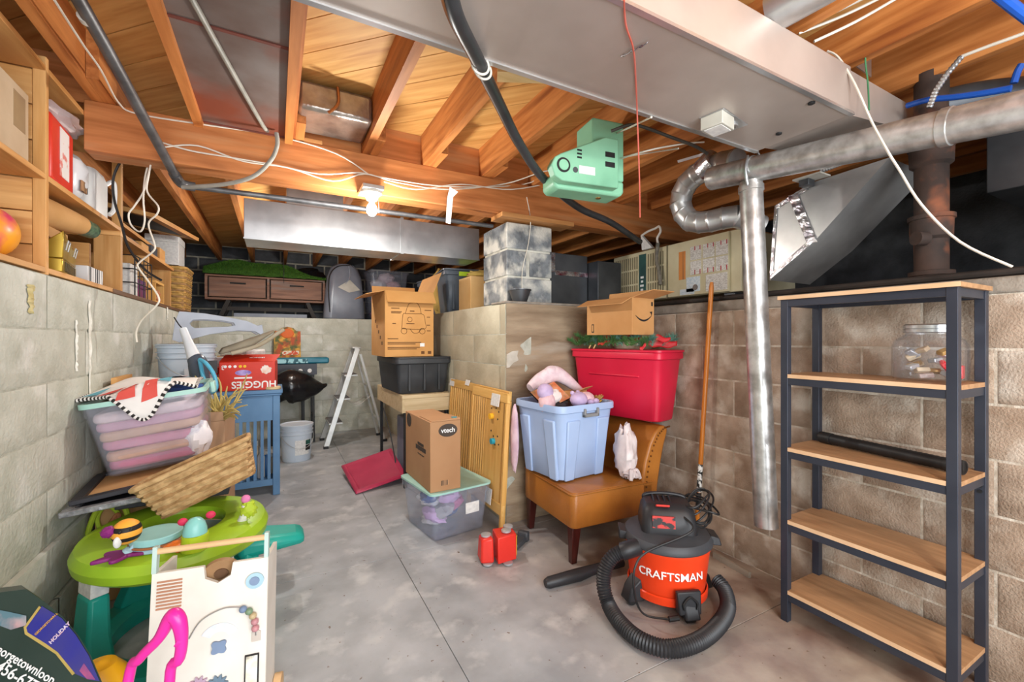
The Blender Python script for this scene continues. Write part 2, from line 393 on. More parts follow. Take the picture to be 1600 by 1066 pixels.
jm2 = G().bx(-.022, .022, 2.55, 7.9, ZJ, ZS).mesh('joist', mJ)
for i, x in enumerate(JX):
    for me, dx in ((jm, 0), (jm2, .045)):
        o = bpy.data.objects.new('joist', me); COL.objects.link(o); o.parent = ce; o.location = (x+dx, 0, 0)
for i in range(len(JX)-1):     # solid blocking over the beam
    if i in (2,): continue
    G().bx(JX[i]+.068, JX[i+1]-.023, 2.83, 2.87, ZJ+.001, ZS-.001).build('blocking', mBM, ce)
G().bx(-.80, 4.7, 2.78, 2.92, 2.15, ZJ).build('beam', mBM, ce, bevel=.004)
G().bx(1.40, 2.02, 2.72, 2.90, 2.118, 2.149).build('shim', wood('shim_fir', '#dba064', '#b97c42', 'x'), ce)
G().bx(.12, .24, 2.77, 2.79, ZJ+.0, ZJ+.02).build('nailer', wood('shim_fir', 0, 0) if False else MC['shim_fir'], ce)
p = ak(790, 135, 1.62); q = ak(912, 165, 1.9)
G().bar((.83, 1.66, ZJ-.012), (1.34, 1.42, ZJ-.012), .075, .02).build('nailed_strip', wood('strip_pine', '#ecd09a', '#d9b87e', 'x'), ce)
# rusty sheet-metal panning nailed under two joists, with battens
mPAN = M('panning_metal', '#8d8683', '#6f5a52', rough=.5, metal=.25, scale=2.5, bump=.1, detail=8, c3='#8a4a38', s3=1.7, t3=.57)
pan = thing('joist_panning', 'grey sheet metal panel with rust stains nailed under two ceiling joists', 'metal panel', (-.13, 1.2, ZJ))
for (y0, y1) in ((YF, .55), (.55, 1.92), (1.92, 2.77)):
    G().bx(-.34, .05, y0+.003, y1-.003, ZJ-.006, ZJ-.001).build('sheet', mPAN, pan, world=True)
    G().bx(-.34, .05, y1-.02, y1-.004, ZJ-.010, ZJ-.006).build('seam', M('rust_seam', '#7d3f33', '#5f342c', rough=.7), pan, world=True)
mBAT = wood('batten_fir', '#d68a4a', '#b66d33', 'y')
for x in (-.352, .064): G().bx(x-.02, x+.02, YF, 2.775, ZJ-.034, ZJ-.0005).build('batten', mBAT, pan, world=True)
# foil wrapped bay end
g = thing('foil_wrapped_boot', 'crumpled foil wrapped duct boot pushed between joists above the beam', 'duct', (.28, 2.6, 2.45))
G().bx(.10, .465, 2.45, 2.76, 2.43, 2.575).build('boot', M('foil_dull', '#b9b2aa', '#8e847c', rough=.3, metal=.8, scale=9, bump=.7, bscale=14), g, bevel=.02, world=True)
G().tube([(.285, 2.44, 2.57), (.29, 2.435, 2.5), (.275, 2.435, 2.46), (.24, 2.44, 2.425)], .008, 6).build('strap', M('copper_tape', '#a56a3c', '#8a5530', rough=.4, metal=.6), g, world=True)
# pier of blocks, half tarred
pr_ = thing('block_pier', 'square concrete block pier smeared with black tar holding up the beam', 'pier', (1.67, 2.99, ZL))
mPR = M('block_tarred', '#4b4f54', '#83878a', rough=.6, scale=9, bump=.4, bscale=50, detail=9, c3='#cfccc2', s3=6, t3=.52, lo=.3, hi=.6, rnd=.06)
G().bx(-.185, .185, -.185, .2, .004, .6).build('mortar', M('mortar_smear', '#d2cfc3', '#b3afa2', rough=.9, scale=12, bump=.5), pr_)
for c in range(3):
    z0 = .004+c*.2
    for (x0, x1) in (((-.195, .195),) if c != 1 else ((-.195, -.03), (.0, .195))):
        G().bx(x0, x1, -.195, .21, z0+.008, z0+.192).build('block', mPR, pr_, bevel=.006)

# lime streaks and stains on the painted left wall
wlo = bpy.data.objects['wall_left']
mLIME = M('lime_streak', '#e6e5dc', '#cfcdc0', rough=.9, scale=30, bump=.6)
def streak(u0, v0, v1, w, mt, nm):
    g = G(); n = 26; a = ax(u0, v0, XL); b = ax(u0, v1, XL)
    def fn(i, j):
        z = a.z+(b.z-a.z)*j; wd = w*(.55+.6*abs(noise.noise(Vector((j*9, u0, 1)))))*(1-.5*j)
        return Vector((XL+.006+.008*(1-abs(2*i-1))*(.6+noise.noise(Vector((j*14, i*3, u0)))), a.y+(i-.5)*wd+.012*noise.noise(Vector((j*6, 3, u0))), z))
    g.grid(fn, 4, n); o = g.build(nm, mt, wlo, fix=False)
streak(138, 470, 640, .05, mLIME, 'lime_streak'); streak(116, 500, 580, .025, mLIME, 'lime_streak'); streak(260, 480, 500, .05, mLIME, 'lime_streak')
streak(45, 445, 490, .09, M('ochre_stain', '#b9a86a', '#c6bb8c', rough=.9, scale=20), 'ochre_stain')
# ================================================================ ducts, pipes, furnace, wires
mGAL = M('galvanised', '#d2d1d0', '#b4b2b0', rough=.34, metal=.75, scale=7, bump=.04, detail=6)
mGALD = M('galvanised_dull', '#c9bdb4', '#b3a69d', rough=.45, metal=.45, scale=2.2, bump=.05, bscale=5, detail=7)
mGALB = M('galvanised_bright', '#d9dadb', '#bdbfc1', rough=.30, metal=.8, scale=5, bump=.04)
mGALS = M('galvanised_spangle', '#dbdad8', '#aaa7a3', rough=.32, metal=.7, scale=16, stretch=(1, 1, 1), bump=.12, bscale=22, detail=6)
mDARKM = M('duct_dark', '#6d7074', '#4e5054', rough=.4, metal=.7, scale=3)
mFOIL = M('foil_tape', '#dcdcde', '#8d8890', rough=.22, metal=.85, scale=14, bump=.8, bscale=22, c3='#8c2440', s3=9, t3=.62)
mBLK = M('black_rubber', '#1b1b1c', '#262627', rough=.5, scale=12)
mWHW = M('white_wire', '#e6e0d2', '#d2cabb', rough=.5)
mIRON = M('cast_iron_rust', '#4a3830', '#2c2522', rough=.8, scale=7, bump=.5, detail=8, c3='#8a5136', s3=6, t3=.6)
# main trunk
t = thing('trunk_duct', 'wide flat galvanised trunk duct hung under the joists', 'duct', (.6, 1.08, 2.15))
for x0, x1 in ((-.25, 2.03),):
    G().bx(x0+.0015, x1-.0015, .885, 1.27, 2.15, 2.345).build('duct_section', mGALD, t, bevel=.004, world=True)
G().bx(-.25, 2.03, 1.266, 1.286, 2.145, 2.155).build('flange', mGALB, t, world=True)
G().bx(-.25, 2.03, .872, .89, 2.145, 2.155).build('flange', mGALB, t, world=True)
for p in (az(1217, 208, 2.15), az(1268, 160, 2.15)):
    G().lathe([(.012, 0), (.012, -.006), (.006, -.009)], 12, p).build('screw_hole', mBLK, t, world=True)
# reduced section that carries on past the trunk end
t = thing('reducer_duct', 'narrower galvanised duct section leaving the end of the wide trunk', 'duct', (2.3, 1.0, 2.2))
G().hexa([Vector(p) for p in ((2.032, .90, 2.16), (2.032, 1.25, 2.16), (2.75, 1.25, 2.24), (2.75, .90, 2.24), (2.032, .90, 2.345), (2.032, 1.25, 2.345), (2.75, 1.25, 2.345), (2.75, .9, 2.345))]).build('taper', mGALD, t, world=True)
# limit switch on the trunk
t = thing('limit_switch', 'small grey metal control box with printed label screwed under the trunk duct', 'control box', (1.62, 1.16, 2.15), math.radians(10))
mGB = M('grey_enamel', '#c9c6bb', '#b5b1a5', rough=.45)
G().bx(-.10, .11, -.05, .05, -.004, -.0005).build('mounting_plate', mGALB, t, bevel=.001)
G().bx(-.10, .0, -.045, .045, -.055, -.0042).build('box', mGB, t, bevel=.003)
G().bx(-.09, -.01, -.035, .035, -.0575, -.0552).build('label_plate', M('paper_white', '#e9e8e4', '#d5d4d2', scale=60), t)
G().lathe([(.03, -.0042), (.03, -.012), (.022, -.012), (.022, -.007), (.012, -.007), (.012, -.02), (.0, -.02)], 20, (.06, 0, 0), cap1=False).build('dial', mGAL, t)
# loose tag taped on the trunk and red pull string
tg = G(); a = az(972, 85, 2.149); b = az(1010, 65, 2.149)
tg.grid(lambda i, j: a.lerp(b, i)+Vector((.0, .016*(j-.5), -.003-.006*math.sin(i*9)**2)), 14, 2)
tag(tg.build('tape_strip', mFOIL, solid=.002), 'crumpled silver tape strip stuck across the red string on the trunk duct', 'tape')
st = [az(975, 0, 2.146), az(978, 40, 2.146), az(990, 80, 2.142), az(994, 140, 2.146), ak(996, 190, 1.7), ak(999, 280, 1.75), ak(1000, 340, 1.8)]
tag(G().tube(st, .0028, 6).build('pull_string', M('red_string', '#c9685a', '#b2503f', rough=.8)), 'thin faded red string hanging from the trunk duct', 'string')
# back duct behind the beam
t = thing('branch_duct', 'shiny rectangular branch duct hung low behind the beam', 'duct', (.6, 3.75, 1.97))
for x0, x1, dz in ((-.2, .92, .0), (.92, 1.62, -.004)):
    G().bx(x0+.002, x1-.002, 3.6, 3.95, 1.965+dz, 2.248+dz).build('duct_section', mGALB, t, bevel=.003, world=True)
G().bx(.905, .93, 3.592, 3.958, 1.955, 2.256).build('drive_cleat', mGALB, t, world=True)
G().bx(.07, .47, 3.66, 3.9, 2.25, 2.388).build('riser', mGALB, t, bevel=.003, world=True)
G().bx(-.2, 1.62, 3.594, 3.602, 1.96, 1.97).build('hem', mGALB, t, world=True)
t = thing('crawlspace_duct', 'dark dusty sheet metal duct lying on the ledge beside the tarred pier', 'duct', (2.45, 3.6, ZL))
G().bx(2.02, 2.45, 3.1, 3.5, ZL+.006, 1.99).build('duct_section', mDARKM, t, bevel=.004, world=True)
G().bx(2.455, 2.72, 2.96, 3.4, ZL+.006, 1.93).build('duct_section', mDARKM, t, bevel=.004, world=True)
G().bx(2.06, 2.1, 3.094, 3.11, 1.82, 1.99).build('foil_strip', mFOIL, t, world=True)
G().bx(2.1, 2.45, 3.094, 3.11, 1.8, 1.84).build('foil_strip', mFOIL, t, world=True)
# round duct, tee, drop pipe, elbows
def ringed(p0, p1, r, mat, name, label, rings=(), n=24):
    p0 = Vector(p0); p1 = Vector(p1)
    t = thing(name, label, 'duct pipe', p1)
    G().cyl(p0, p1, r, n=n).build('pipe', mat, t, world=True)
    for k in rings:
        c = p0.lerp(p1, k); d = (p1-p0).normalized()
        G().tube([c-d*.016, c-d*.014, c+d*.014, c+d*.016], [r, r+.005, r+.005, r], n, 0).build('collar', mat, t, world=True)
    return t
XP = 2.13
r0 = ax(1112, 279, XP); r1 = ax(1600, 172, XP); r2 = r1+(r1-r0)*1.0
ringed(r0, r2, .063, mGALS, 'round_duct', 'long round galvanised duct running along the right wall under the joists', (.10, .42, .8))
d0 = ax(1173, 285, XP); d1 = ax(1197, 822, XP)
dp = ringed(d0, d1, .054, mGALS, 'drop_pipe', 'round galvanised pipe hanging down from a tee and ending above the floor', (.02,))
cc = ax(1112, 279, XP)
el = thing('gored_elbow', 'twisting jointed galvanised elbow pipe between the round duct and furnace', 'duct elbow', (2.2, 1.9, 1.9))
path = [ax(1150, 252, 2.17), ax(1108, 262, 2.20), ax(1075, 285, 2.24), ax(1063, 318, 2.26), ax(1078, 345, 2.28), ax(1110, 346, 2.32), ax(1150, 338, 2.38), ax(1185, 352, 2.5)]
fine = []
for i in range(len(path)-1): fine += [path[i].lerp(path[i+1], k/3) for k in range(3)]
fine.append(path[-1])
gp = []
for i in range(len(path)-1):
    a, b, c, d = path[max(i-1, 0)], path[i], path[i+1], path[min(i+2, len(path)-1)]
    for t in (0, .5): gp.append(.5*((2*b)+(c-a)*t+(2*a-5*b+4*c-d)*t*t+(3*b-a-3*c+d)*t**3))
path = gp+[path[-1]]
for i in range(len(path)-1):       # one gore after another, each slightly flared
    a, b = path[i], path[i+1]; d = (b-a).normalized()
    G().tube([a-d*.012, a, a.lerp(b, .1), a.lerp(b, .9), b+d*.012], [.064, .068, .065, .064, .064], 20, 0).build('gore', mGAL, el, world=True)
G().tube([ax(1118, 250, 2.17), ax(1100, 268, 2.18)], .074, 18, 0).build('foil_joint', mFOIL, el, world=True)
a = ax(1135, 246, 2.12)
G().bx(-.008, .008, -.1, .1, -.001, .001, Matrix.Translation(ax(1085, 245, 2.16)) @ Euler((0, .8, .3)).to_matrix().to_4x4()).build('hanger_strap', mGALB, el, world=True)
for u, v0 in ((1178, 245),):
    s = ax(u, v0, XP); tag(G().tube([(XP-.05, s.y, 2.17), (XP-.07, s.y, 2.10), (XP-.05, s.y, 2.02), (XP, s.y, 1.995), (XP+.05, s.y, 2.03), (XP+.066, s.y, 2.10), (XP+.05, s.y, 2.18), (XP, s.y, 2.24), (XP-.02, s.y, 2.38)], .007, 6).build('pipe_strap', mGALB), 'thin metal strap looped under the round galvanised duct at the tee', 'strap')
# furnace lying on the ledge
FX, FY0, FY1, FZ0, FZ1 = 2.74, 1.84, 3.08, ZR+.10, 2.0
f = thing('furnace', 'beige horizontal furnace with slotted grille and warning stickers on the ledge', 'furnace', (3.0, 2.45, ZR))
mCR = M('cream_enamel', '#d9cfae', '#c9bd98', rough=.5, scale=5)
mST = M('sticker_print', '#e6e2dc', '#c7c0b8', rough=.6, scale=70, stretch=(1, 1, 3), lo=.45, hi=.55)
for y in (1.95, 2.9): G().bx(FX+.05, 3.35, y-.04, y+.04, ZR-.02, FZ0).build('foot', mDARKM, f, world=True)
G().bx(FX+.02, 3.4, FY0, FY1, FZ0, FZ1).build('cabinet', mCR, f, bevel=.006, world=True)
G().bx(FX+.0, FX+.021, 2.46, FY1, FZ0+.005, FZ1-.005).build('grille_panel', mCR, f, bevel=.004, world=True)
yy = 2.50
while yy < 3.05:
    if not 2.66 < yy < 2.78:
        for z0, z1 in ((FZ0+.03, FZ0+.14), (FZ0+.155, FZ0+.265), (FZ0+.28, FZ1-.04)):
            G().bx(FX-.003, FX+.001, yy-.008, yy+.004, z0, z1).build('slot', M('slot_dark', '#8d8468', '#776f57', rough=.8), f, world=True)
    yy += .026
G().bx(FX-.003, FX+.002, 2.68, 2.76, FZ0+.01, FZ1-.03).build('badge_panel', M('badge_teal', '#2d4a48', '#39615c', rough=.4), f, world=True)
for k in range(5): G().bx(FX-.0045, FX-.0028, 2.705+.006*(k % 2), 2.735+.005*(k % 3), FZ0+.05+.035*k, FZ0+.068+.035*k).build('badge_mark', M('ink_white', '#f2f2f0', '#e8e8e6', rough=.5), f, world=True)
G().bx(FX+.0, FX+.021, 1.92, 2.45, FZ0+.005, FZ1-.005).build('burner_panel', mCR, f, bevel=.004, world=True)
G().bx(FX-.003, FX+.001, 2.28, 2.34, FZ0+.13, FZ1-.08).build('sticker', M('sticker_orange', '#d98a45', '#5a4a44', scale=3, lo=.48, hi=.52, stretch=(1, 9, .1)), f, world=True)
for y0 in (2.14, 2.03, 1.925):
    for z0 in (FZ0+.155, FZ0+.265):
        G().bx(FX-.003, FX+.001, y0, y0+.095, z0, z0+.10).build('warning_sticker', mST, f, world=True)
        for dy in (.005, .05):
            G().bx(FX-.0045, FX-.001, y0+dy, y0+dy+.006, z0+(.07 if z0 > FZ0+.2 else .0), z0+(.10 if z0 > FZ0+.2 else .035)).build('red_bar', M('ink_red', '#c43b3f', '#b02e34'), f, world=True)
G().bx(FX-.003, FX+.001, 1.93, 2.10, FZ0+.02, FZ0+.14).build('wiring_sheet', mST, f, world=True)
G().bx(FX-.003, FX+.001, 2.15, 2.27, FZ0+.03, FZ0+.14).build('rating_label', M('sticker_blue', '#bfd0dc', '#e4e9ec', scale=80), f, world=True)
G().bx(FX-.003, FX+.001, 2.20, 2.33, FZ0+.012, FZ0+.055).build('rating_label', MC['sticker_blue'], f, world=True)
G().cyl((FX-.005, 2.19, FZ0+.06), (FX+.001, 2.19, FZ0+.06), .022).build('seal', M('seal_grey', '#8a7f78', '#665c58'), f, world=True)
G().bx(FX-.002, FX+.03, 2.45, 2.462, FZ0+.004, FZ1-.004).build('seam', M('slot_dark', 0, 0) if False else MC['slot_dark'], f, world=True)
G().bx(FX+.06, FX+.30, FY0-.004, FY0+.001, FZ0+.13, FZ0+.29).build('end_opening', mBLK, f, world=True)
G().ball((FX+.15, FY0+.03, FZ0+.21), .075).build('motor', mGAL, f, world=True)
# gas whip hanging in front of the furnace and its hook
tag(G().tube([ax(1028, 380, 2.70), ax(1026, 405, 2.70), ax(1030, 425, 2.70), ax(1032, 445, 2.70)], .016, 10).build('flexible_connector', M('braided_grey', '#7b7365', '#5d574c', rough=.5, scale=40)), 'short grey braided connector standing in front of the furnace grille', 'connector')
tag(G().tube([ax(1003, 368, 2.70), ax(1012, 362, 2.70), ax(1024, 357, 2.70), ax(1030, 354, 2.70), ax(1032, 362, 2.70), ax(1027, 372, 2.70), ax(1028, 380, 2.70)], .009, 8).build('white_plastic_tube', M('white_pvc', '#e6dfd6', '#d6cec4', rough=.4)), 'bent white plastic tube above the furnace grille', 'tube')
pp = [ax(1001, 367, 2.71), ax(1019, 387, 2.71), ax(1003, 391, 2.71)]
tag(G().loft([[p for p in pp], [p+Vector((.03, 0, 0)) for p in pp]]).build('paper_tag', MC['paper_white']), 'triangular white tag hanging at the top of the furnace', 'tag')
# angled plenum over the right ledge
px = 2.52
P = [ax(u, v, px) for u, v in ((1211, 322), (1270, 285), (1390, 246), (1270, 380), (1203, 438))]
Q = [p+Vector((.42, 0, 0)) for p in P]
pl = thing('angled_plenum', 'slanted galvanised plenum with foil taped seams over the right wall', 'duct', (2.75, 1.3, 1.5))
G().loft([P, Q]).build('body', M('galvanised_plenum', '#cfcecc', '#a3a1a0', rough=.35, metal=.6, scale=3, bump=.1, bscale=6), pl, world=True)
for a, b in ((0, 4), (4, 3), (0, 1)):
    A, B_ = P[a]+Vector((-.003, 0, 0)), P[b]+Vector((-.003, 0, 0)); mid = (P[0]+P[3])/2
    ia = A.lerp(mid, .16); ib = B_.lerp(mid, .16); ia.x = ib.x = px-.003
    g = G(); g.grid(lambda i, j: A.lerp(B_, i).lerp(ia.lerp(ib, i), j)+Vector((-.004*abs(math.sin(i*23+j*5)), 0, 0)), 18, 3)
    g.build('foil_seam', mFOIL, pl, world=True, fix=False)
A = (P[1]*.5+P[0]*.5); B_ = P[3]
g = G(); g.grid(lambda i, j: A.lerp(B_, i)+Vector((-.004-.004*abs(math.sin(i*19)), .05*(j-.5), 0)), 18, 3); g.build('foil_seam', mFOIL, pl, world=True, fix=False)
mb = ax(1262, 281, 2.48)
tt = thing('transformer_plate', 'small metal plate with wiring box on top of the slanted plenum', 'control box', mb, PI/2)
G().bx(-.085, .05, -.05, .05, 0, .008).build('plate', mGB, tt); G().bx(-.02, .03, -.03, .03, -.035, -.0003).build('transformer', mDARKM, tt, bevel=.003)
# BX cable along the plenum
def spiral_cable(name, label, pts, r, mat):
    P_ = []
    for i in range(len(pts)-1):
        n = max(4, int((pts[i+1]-pts[i]).length/.006)); P_ += [pts[i].lerp(pts[i+1], k/n) for k in range(n)]
    P_.append(pts[-1])
    return tag(G().tube(P_, [r*(1 if i % 2 else .8) for i in range(len(P_))], 10, 0).build(name, mat, smooth=0), label, 'cable')
spiral_cable('armoured_cable', 'armoured metal cable lying along the top edge of the slanted plenum', [ax(1282, 268, 2.5), ax(1330, 250, 2.5), ax(1382, 236, 2.5)], .011, mGALB)
JR = .55
spiral_cable('armoured_cable', 'armoured metal cable clipped to a joist above the round duct', [ax(1503, 88, 2.30), ax(1480, 115, 2.3), ax(1462, 142, 2.3), ax(1452, 168, 2.3)], .011, mGALB)
tag(G().tube([ax(1503, 88, 2.3), ax(1545, 72, 2.3), ax(1600, 52, 2.3), ax(1650, 30, 2.3)], .006, 8).build('white_cable', mWHW), 'white cable running on from the armoured cable over the joists', 'cable')
mBLU = M('blue_pex', '#1c4fa8', '#2058b8', rough=.35)
tag(G().tube([ax(1418, 165, 2.42), ax(1450, 156, 2.4), ax(1490, 152, 2.4), ax(1535, 146, 2.4), ax(1580, 138, 2.4)], .012, 10).build('water_tube', mBLU), 'blue plastic water tube just above the round duct', 'tube')
tag(G().tube([ak(1555, -12, 1.3), ak(1580, 8, 1.33), ak(1615, 35, 1.36)], .016, 10).build('water_tube', mBLU), 'thick blue plastic water tube bending under the joists', 'tube')
tag(G().tube([ax(1597, 100, 2.6), ax(1590, 112, 2.6), ax(1584, 130, 2.6)], .012, 10).build('water_tube', mBLU), 'short length of blue water tube dropping between two joists', 'tube')
# bright steel plate nailed between joists and small round pipe at the top
tag(G().bx(-.14, .14, -.002, .002, -.05, .05, Matrix.Translation(ak(1340, 88, 1.95)) @ Euler((0, 0, .05)).to_matrix().to_4x4()).build('stud_plate', mGALB), 'bright metal plate nailed across the side of a joist', 'metal plate')
tag(G().cyl(ak(1200, 28, 1.55), ak(1300, -30, 1.42), .06, n=20).build('round_duct_stub', mGAL), 'short round duct passing over the front edge of the trunk', 'duct pipe')
# cast iron stack
c = ax(1455, 330, 2.55); cx, cy = c.x, c.y
s = thing('soil_stack', 'rusty cast iron drain stack with hub joints on the right ledge', 'pipe', (cx, cy, ZR))
zt = lambda v: ax(1455, v, 2.55).z
G().cyl((cx, cy, ZR-.015), (cx, cy, 2.42), .058, n=22).build('pipe', mIRON, s, world=True)
for v0, v1, r in ((225, 258, .082), (338, 372, .080), (425, 440, .078)):
    a, b = zt(v1), zt(v0)
    G().lathe([(.058, a-.012), (r-.008, a), (r-.006, b-.02), (r, b-.018), (r, b), (.06, b+.004)], 22, (cx, cy, 0)).build('hub', mIRON, s, world=True)
G().cyl((cx-.06, cy, zt(375)), (cx-.1, cy+.02, zt(375)), .03).build('cleanout_plug', mIRON, s, world=True)
tag(G().tube([(cx+.02, cy+.02, 2.28), (cx+.14, cy-.1, 2.30), (cx+.25, cy-.2, 2.30)], .07, 18).build('drain_branch', mDARKM), 'dark ribbed drain branch beside the top of the cast iron stack', 'pipe')
# pipe along the ledge
tag(G().tube([(XR+.035, YC-.05, ZR+.018), (XR+.03, 1.2, ZR+.018), (XR+.035, YF+.1, ZR+.018)], .016, 10).build('gas_pipe', M('black_pipe', '#332c28', '#1f1c1a', rough=.6)), 'thin black iron pipe running along the top of the right wall', 'pipe')
t = thing('return_trunk', 'big dark return duct in the crawl space behind the cast iron stack', 'duct', (3.4, .8, 1.8))
G().hexa([Vector(p) for p in ((3.0, -.6, 1.95), (3.0, .75, 1.95), (3.9, .75, 1.95), (3.9, -.6, 1.95), (3.0, -.6, 2.385), (3.0, .75, 2.385), (3.9, .75, 2.385), (3.9, -.6, 2.385))]).build('body', mDARKM, t, bevel=.004, world=True)
G().bx(2.99, 3.01, -.1, -.07, 1.945, 2.388).build('drive_cleat', mDARKM, t, world=True)
# humidifier / transfer pump box in mint enamel
mMINT = M('mint_enamel', '#8fc9a6', '#7fb996', rough=.45, scale=4, c3='#6fa585', s3=3, t3=.62)
hp = thing('mint_blower', 'mint green metal blower unit bolted under the joists', 'blower', (1.45, 1.78, 2.02), math.radians(-8))
prof = [(-.25, .0), (-.12, -.10), (.14, -.10), (.14, .09), (-.2, .09), (-.26, .05)]
m1 = Matrix(((1, 0, 0, 0), (0, 0, 1, 0), (0, 1, 0, 0), (0, 0, 0, 1)))
def yprism(poly, y0, y1): return G().prism(poly, y0, y1, m1)
yprism([(-.23, .13), (-.26, .11), (-.28, .07), (-.26, .02), (-.22, 0), (.10, 0), (.10, .25), (.02, .25)], -.075, -.02).build('housing_front', mMINT, hp, bevel=.006)
yprism([(-.22, -.02), (-.24, .0), (-.24, .06), (-.1, .06), (.17, .06), (.17, .0), (.15, -.02)], -.02, .12).build('motor_tray', mMINT, hp, bevel=.012)
G().bx(-.02, .17, -.019, .15, .06, .37).build('back_box', mMINT, hp, bevel=.008)
G().cyl((-.215, -.078, .075), (-.215, -.0745, .075), .036, n=24).build('inlet_ring', mBLK, hp)
G().cyl((-.215, -.080, .075), (-.215, -.0775, .075), .026, n=24).build('inlet_disc', mMINT, hp)
for i in range(3): G().bx(-.14, -.115, -.0775, -.0745, .12+i*.018, .128+i*.018).build('louvre', mBLK, hp)
G().bx(-.13, -.04, -.0775, -.0745, .045, .085).build('rating_label', MC['paper_white'], hp)
G().cyl((-.15, -.0775, .06), (-.15, -.0745, .06), .014).build('knob', mDARKM, hp)
for i in range(2): G().bx(.02, .075, -.0785, -.0745, .10+i*.05, .125+i*.05).build('socket', mBLK, hp)
G().cyl((.05, .04, -.024), (.05, .04, -.019), .014).build('bolt', M('brass_dull', '#a07a45', '#7d5c30', rough=.4, metal=.6), hp)
tag(G().tube([ak(955, 205, 2.12), ak(985, 195, 2.1), ak(1010, 200, 2.1), ak(1050, 215, 2.1), ak(1085, 228, 2.2), ak(1105, 240, 2.3)], .008, 8).build('power_cord', M('dark_cord', '#4a443c', '#39342e', rough=.6)), 'dark power cord running from the mint green blower to the elbow pipe', 'cord')
# iron pipe and conduit at the left, under the beam
mIRP = M('grey_iron_pipe', '#6f7072', '#555557', rough=.45, metal=.6, scale=12)
t = thing('iron_pipe', 'dark grey iron pipe sloping under the joists and the beam', 'pipe', (-.47, 2.9, 2.1))
G().tube([(-.62, -.2, 2.345), (-.56, 1.6, 2.345), (-.5, 2.5, 2.2), (-.47, 2.86, 2.12)], .021, 14, 5).build('pipe', mIRP, t, world=True)
G().tube([(-.47, 2.86, 2.12), (-.455, 2.97, 2.105), (-.40, 3.0, 2.105)], .025, 14).build('elbow', mIRP, t, world=True)
G().tube([(-.40, 3.0, 2.105), (.6, 3.0, 2.112), (1.46, 3.0, 2.115)], .016, 12).build('cross_pipe', mIRP, t, world=True)
G().tube([Vector((-.5495, 1.93, 2.318)), Vector((-.5475, 1.95, 2.314))], .0255, 14).build('coupling', M('white_tape', '#dcd8cf', '#c4bfb4'), t, world=True)
mEMT = M('conduit_grey', '#a3a198', '#8b8980', rough=.5, scale=10)
zc = ZJ-.02
tag(G().tube([az(290, -20, zc), az(345, 80, zc), az(410, 195, zc), az(419, 204, zc+.005)], .0105, 10, 4).build('conduit', mEMT), 'straight grey conduit crossing the rusty metal panel', 'conduit')
tag(G().tube([ak(432, 208, 2.36), ak(433, 228, 2.36), ak(422, 252, 2.36), ak(395, 276, 2.36), ak(350, 288, 2.36), ak(285, 293, 2.36)], .011, 10).build('conduit', mEMT), 'bent grey conduit dropping from the metal panel to the iron pipe', 'conduit')
# black hose sweeping under the trunk
HS = [ak(700, -25, 1.05), ak(715, 30, 1.15), ak(745, 90, 1.345), ak(782, 165, 1.72), ak(812, 225, 1.98), ak(850, 280, 2.25), ak(905, 325, 2.7), ak(955, 348, 3.0), ak(1000, 378, 3.4)]
t = thing('black_hose', 'thick black hose sweeping down from the trunk duct past the beam', 'hose', HS[-1])
G().tube(HS, .021, 12).build('hose', M('hose_black', '#2a2b2d', '#3a3b3d', rough=.4), t, world=True)
d = Vector((-.024, .0, -.006)); G().tube([HS[i]+d for i in range(0, 6)], .0055, 6).build('brown_wire', M('brown_wire', '#8d5a36', '#7a4c2c', rough=.5), t, world=True)
for k in range(2):
    c = HS[2].lerp(HS[3], .12+.09*k); G().tube([c+.03*(Vector((math.cos(a), 0, math.sin(a)))) for a in [2*PI*i/12 for i in range(13)]], .004, 6).build('cable_tie', mWHW, t, world=True)
# white wires stapled to the beam
def wire(name, label, pts, r=.0042, mat=None): return tag(G().tube(pts, r, 6, 5).build(name, mat or mWHW), label, 'wire')
yb = 2.768
wire('wire', 'white wire stapled along the beam and over the lamp', [ay(250, 222, yb), ay(300, 236, yb), ay(360, 246, yb), ay(430, 258, yb), ay(500, 272, yb), ay(560, 270, yb), ay(600, 278, yb), ay(680, 290, yb), ay(760, 292, yb), ay(830, 285, yb), ay(872, 252, 2.5), ay(940, 220, 2.0), az(1018, 183, 2.14)])
wire('wire', 'slack white wire sagging just under the beam wire', [ay(255, 230, yb), ay(310, 228, yb), ay(380, 252, yb), ay(450, 262, yb), ay(520, 283, yb), ay(570, 272, yb), ay(620, 285, yb), ay(700, 296, yb), ay(790, 287, yb), ay(850, 268, 2.55), ay(900, 262, 2.4), ay(960, 248, 2.1), ak(1060, 232, 2.2)])
wire('wire', 'white wire running along the lower edge of the beam towards the elbow pipe', [ay(600, 284, yb), ay(650, 296, yb), ay(720, 288, yb), ay(800, 296, yb), ay(880, 280, 2.6), ak(985, 243, 2.2), ak(1060, 226, 2.2), ak(1100, 222, 2.25)])
wire('wire', 'thin white wire stapled down the joist towards the beam at the left', [az(85, 0, 2.37), az(130, 70, 2.37), az(158, 110, 2.375), az(185, 160, 2.385), ay(215, 178, 2.77), ay(320, 195, 2.772), ay(430, 212, 2.772), ay(525, 240, 2.772), ay(575, 272, 2.772)])
X0 = -.80
loop = lambda pts, k: [ak(u, v, k) for u, v in pts]
wire('wire_bundle', 'long white wire hanging in a loop beside the timber shelf', loop([(242, 232), (228, 270), (224, 310), (226, 345), (219, 362), (205, 352), (201, 335), (210, 322), (224, 300), (233, 268), (244, 240)], 2.3))
wire('wire_bundle', 'white wire kinking down the side of the timber shelf', loop([(240, 235), (232, 275), (230, 300), (247, 322), (245, 335), (232, 350), (241, 380), (240, 392), (218, 410), (216, 418), (232, 440), (248, 465), (244, 478), (222, 500), (213, 518), (214, 535)], 2.25))
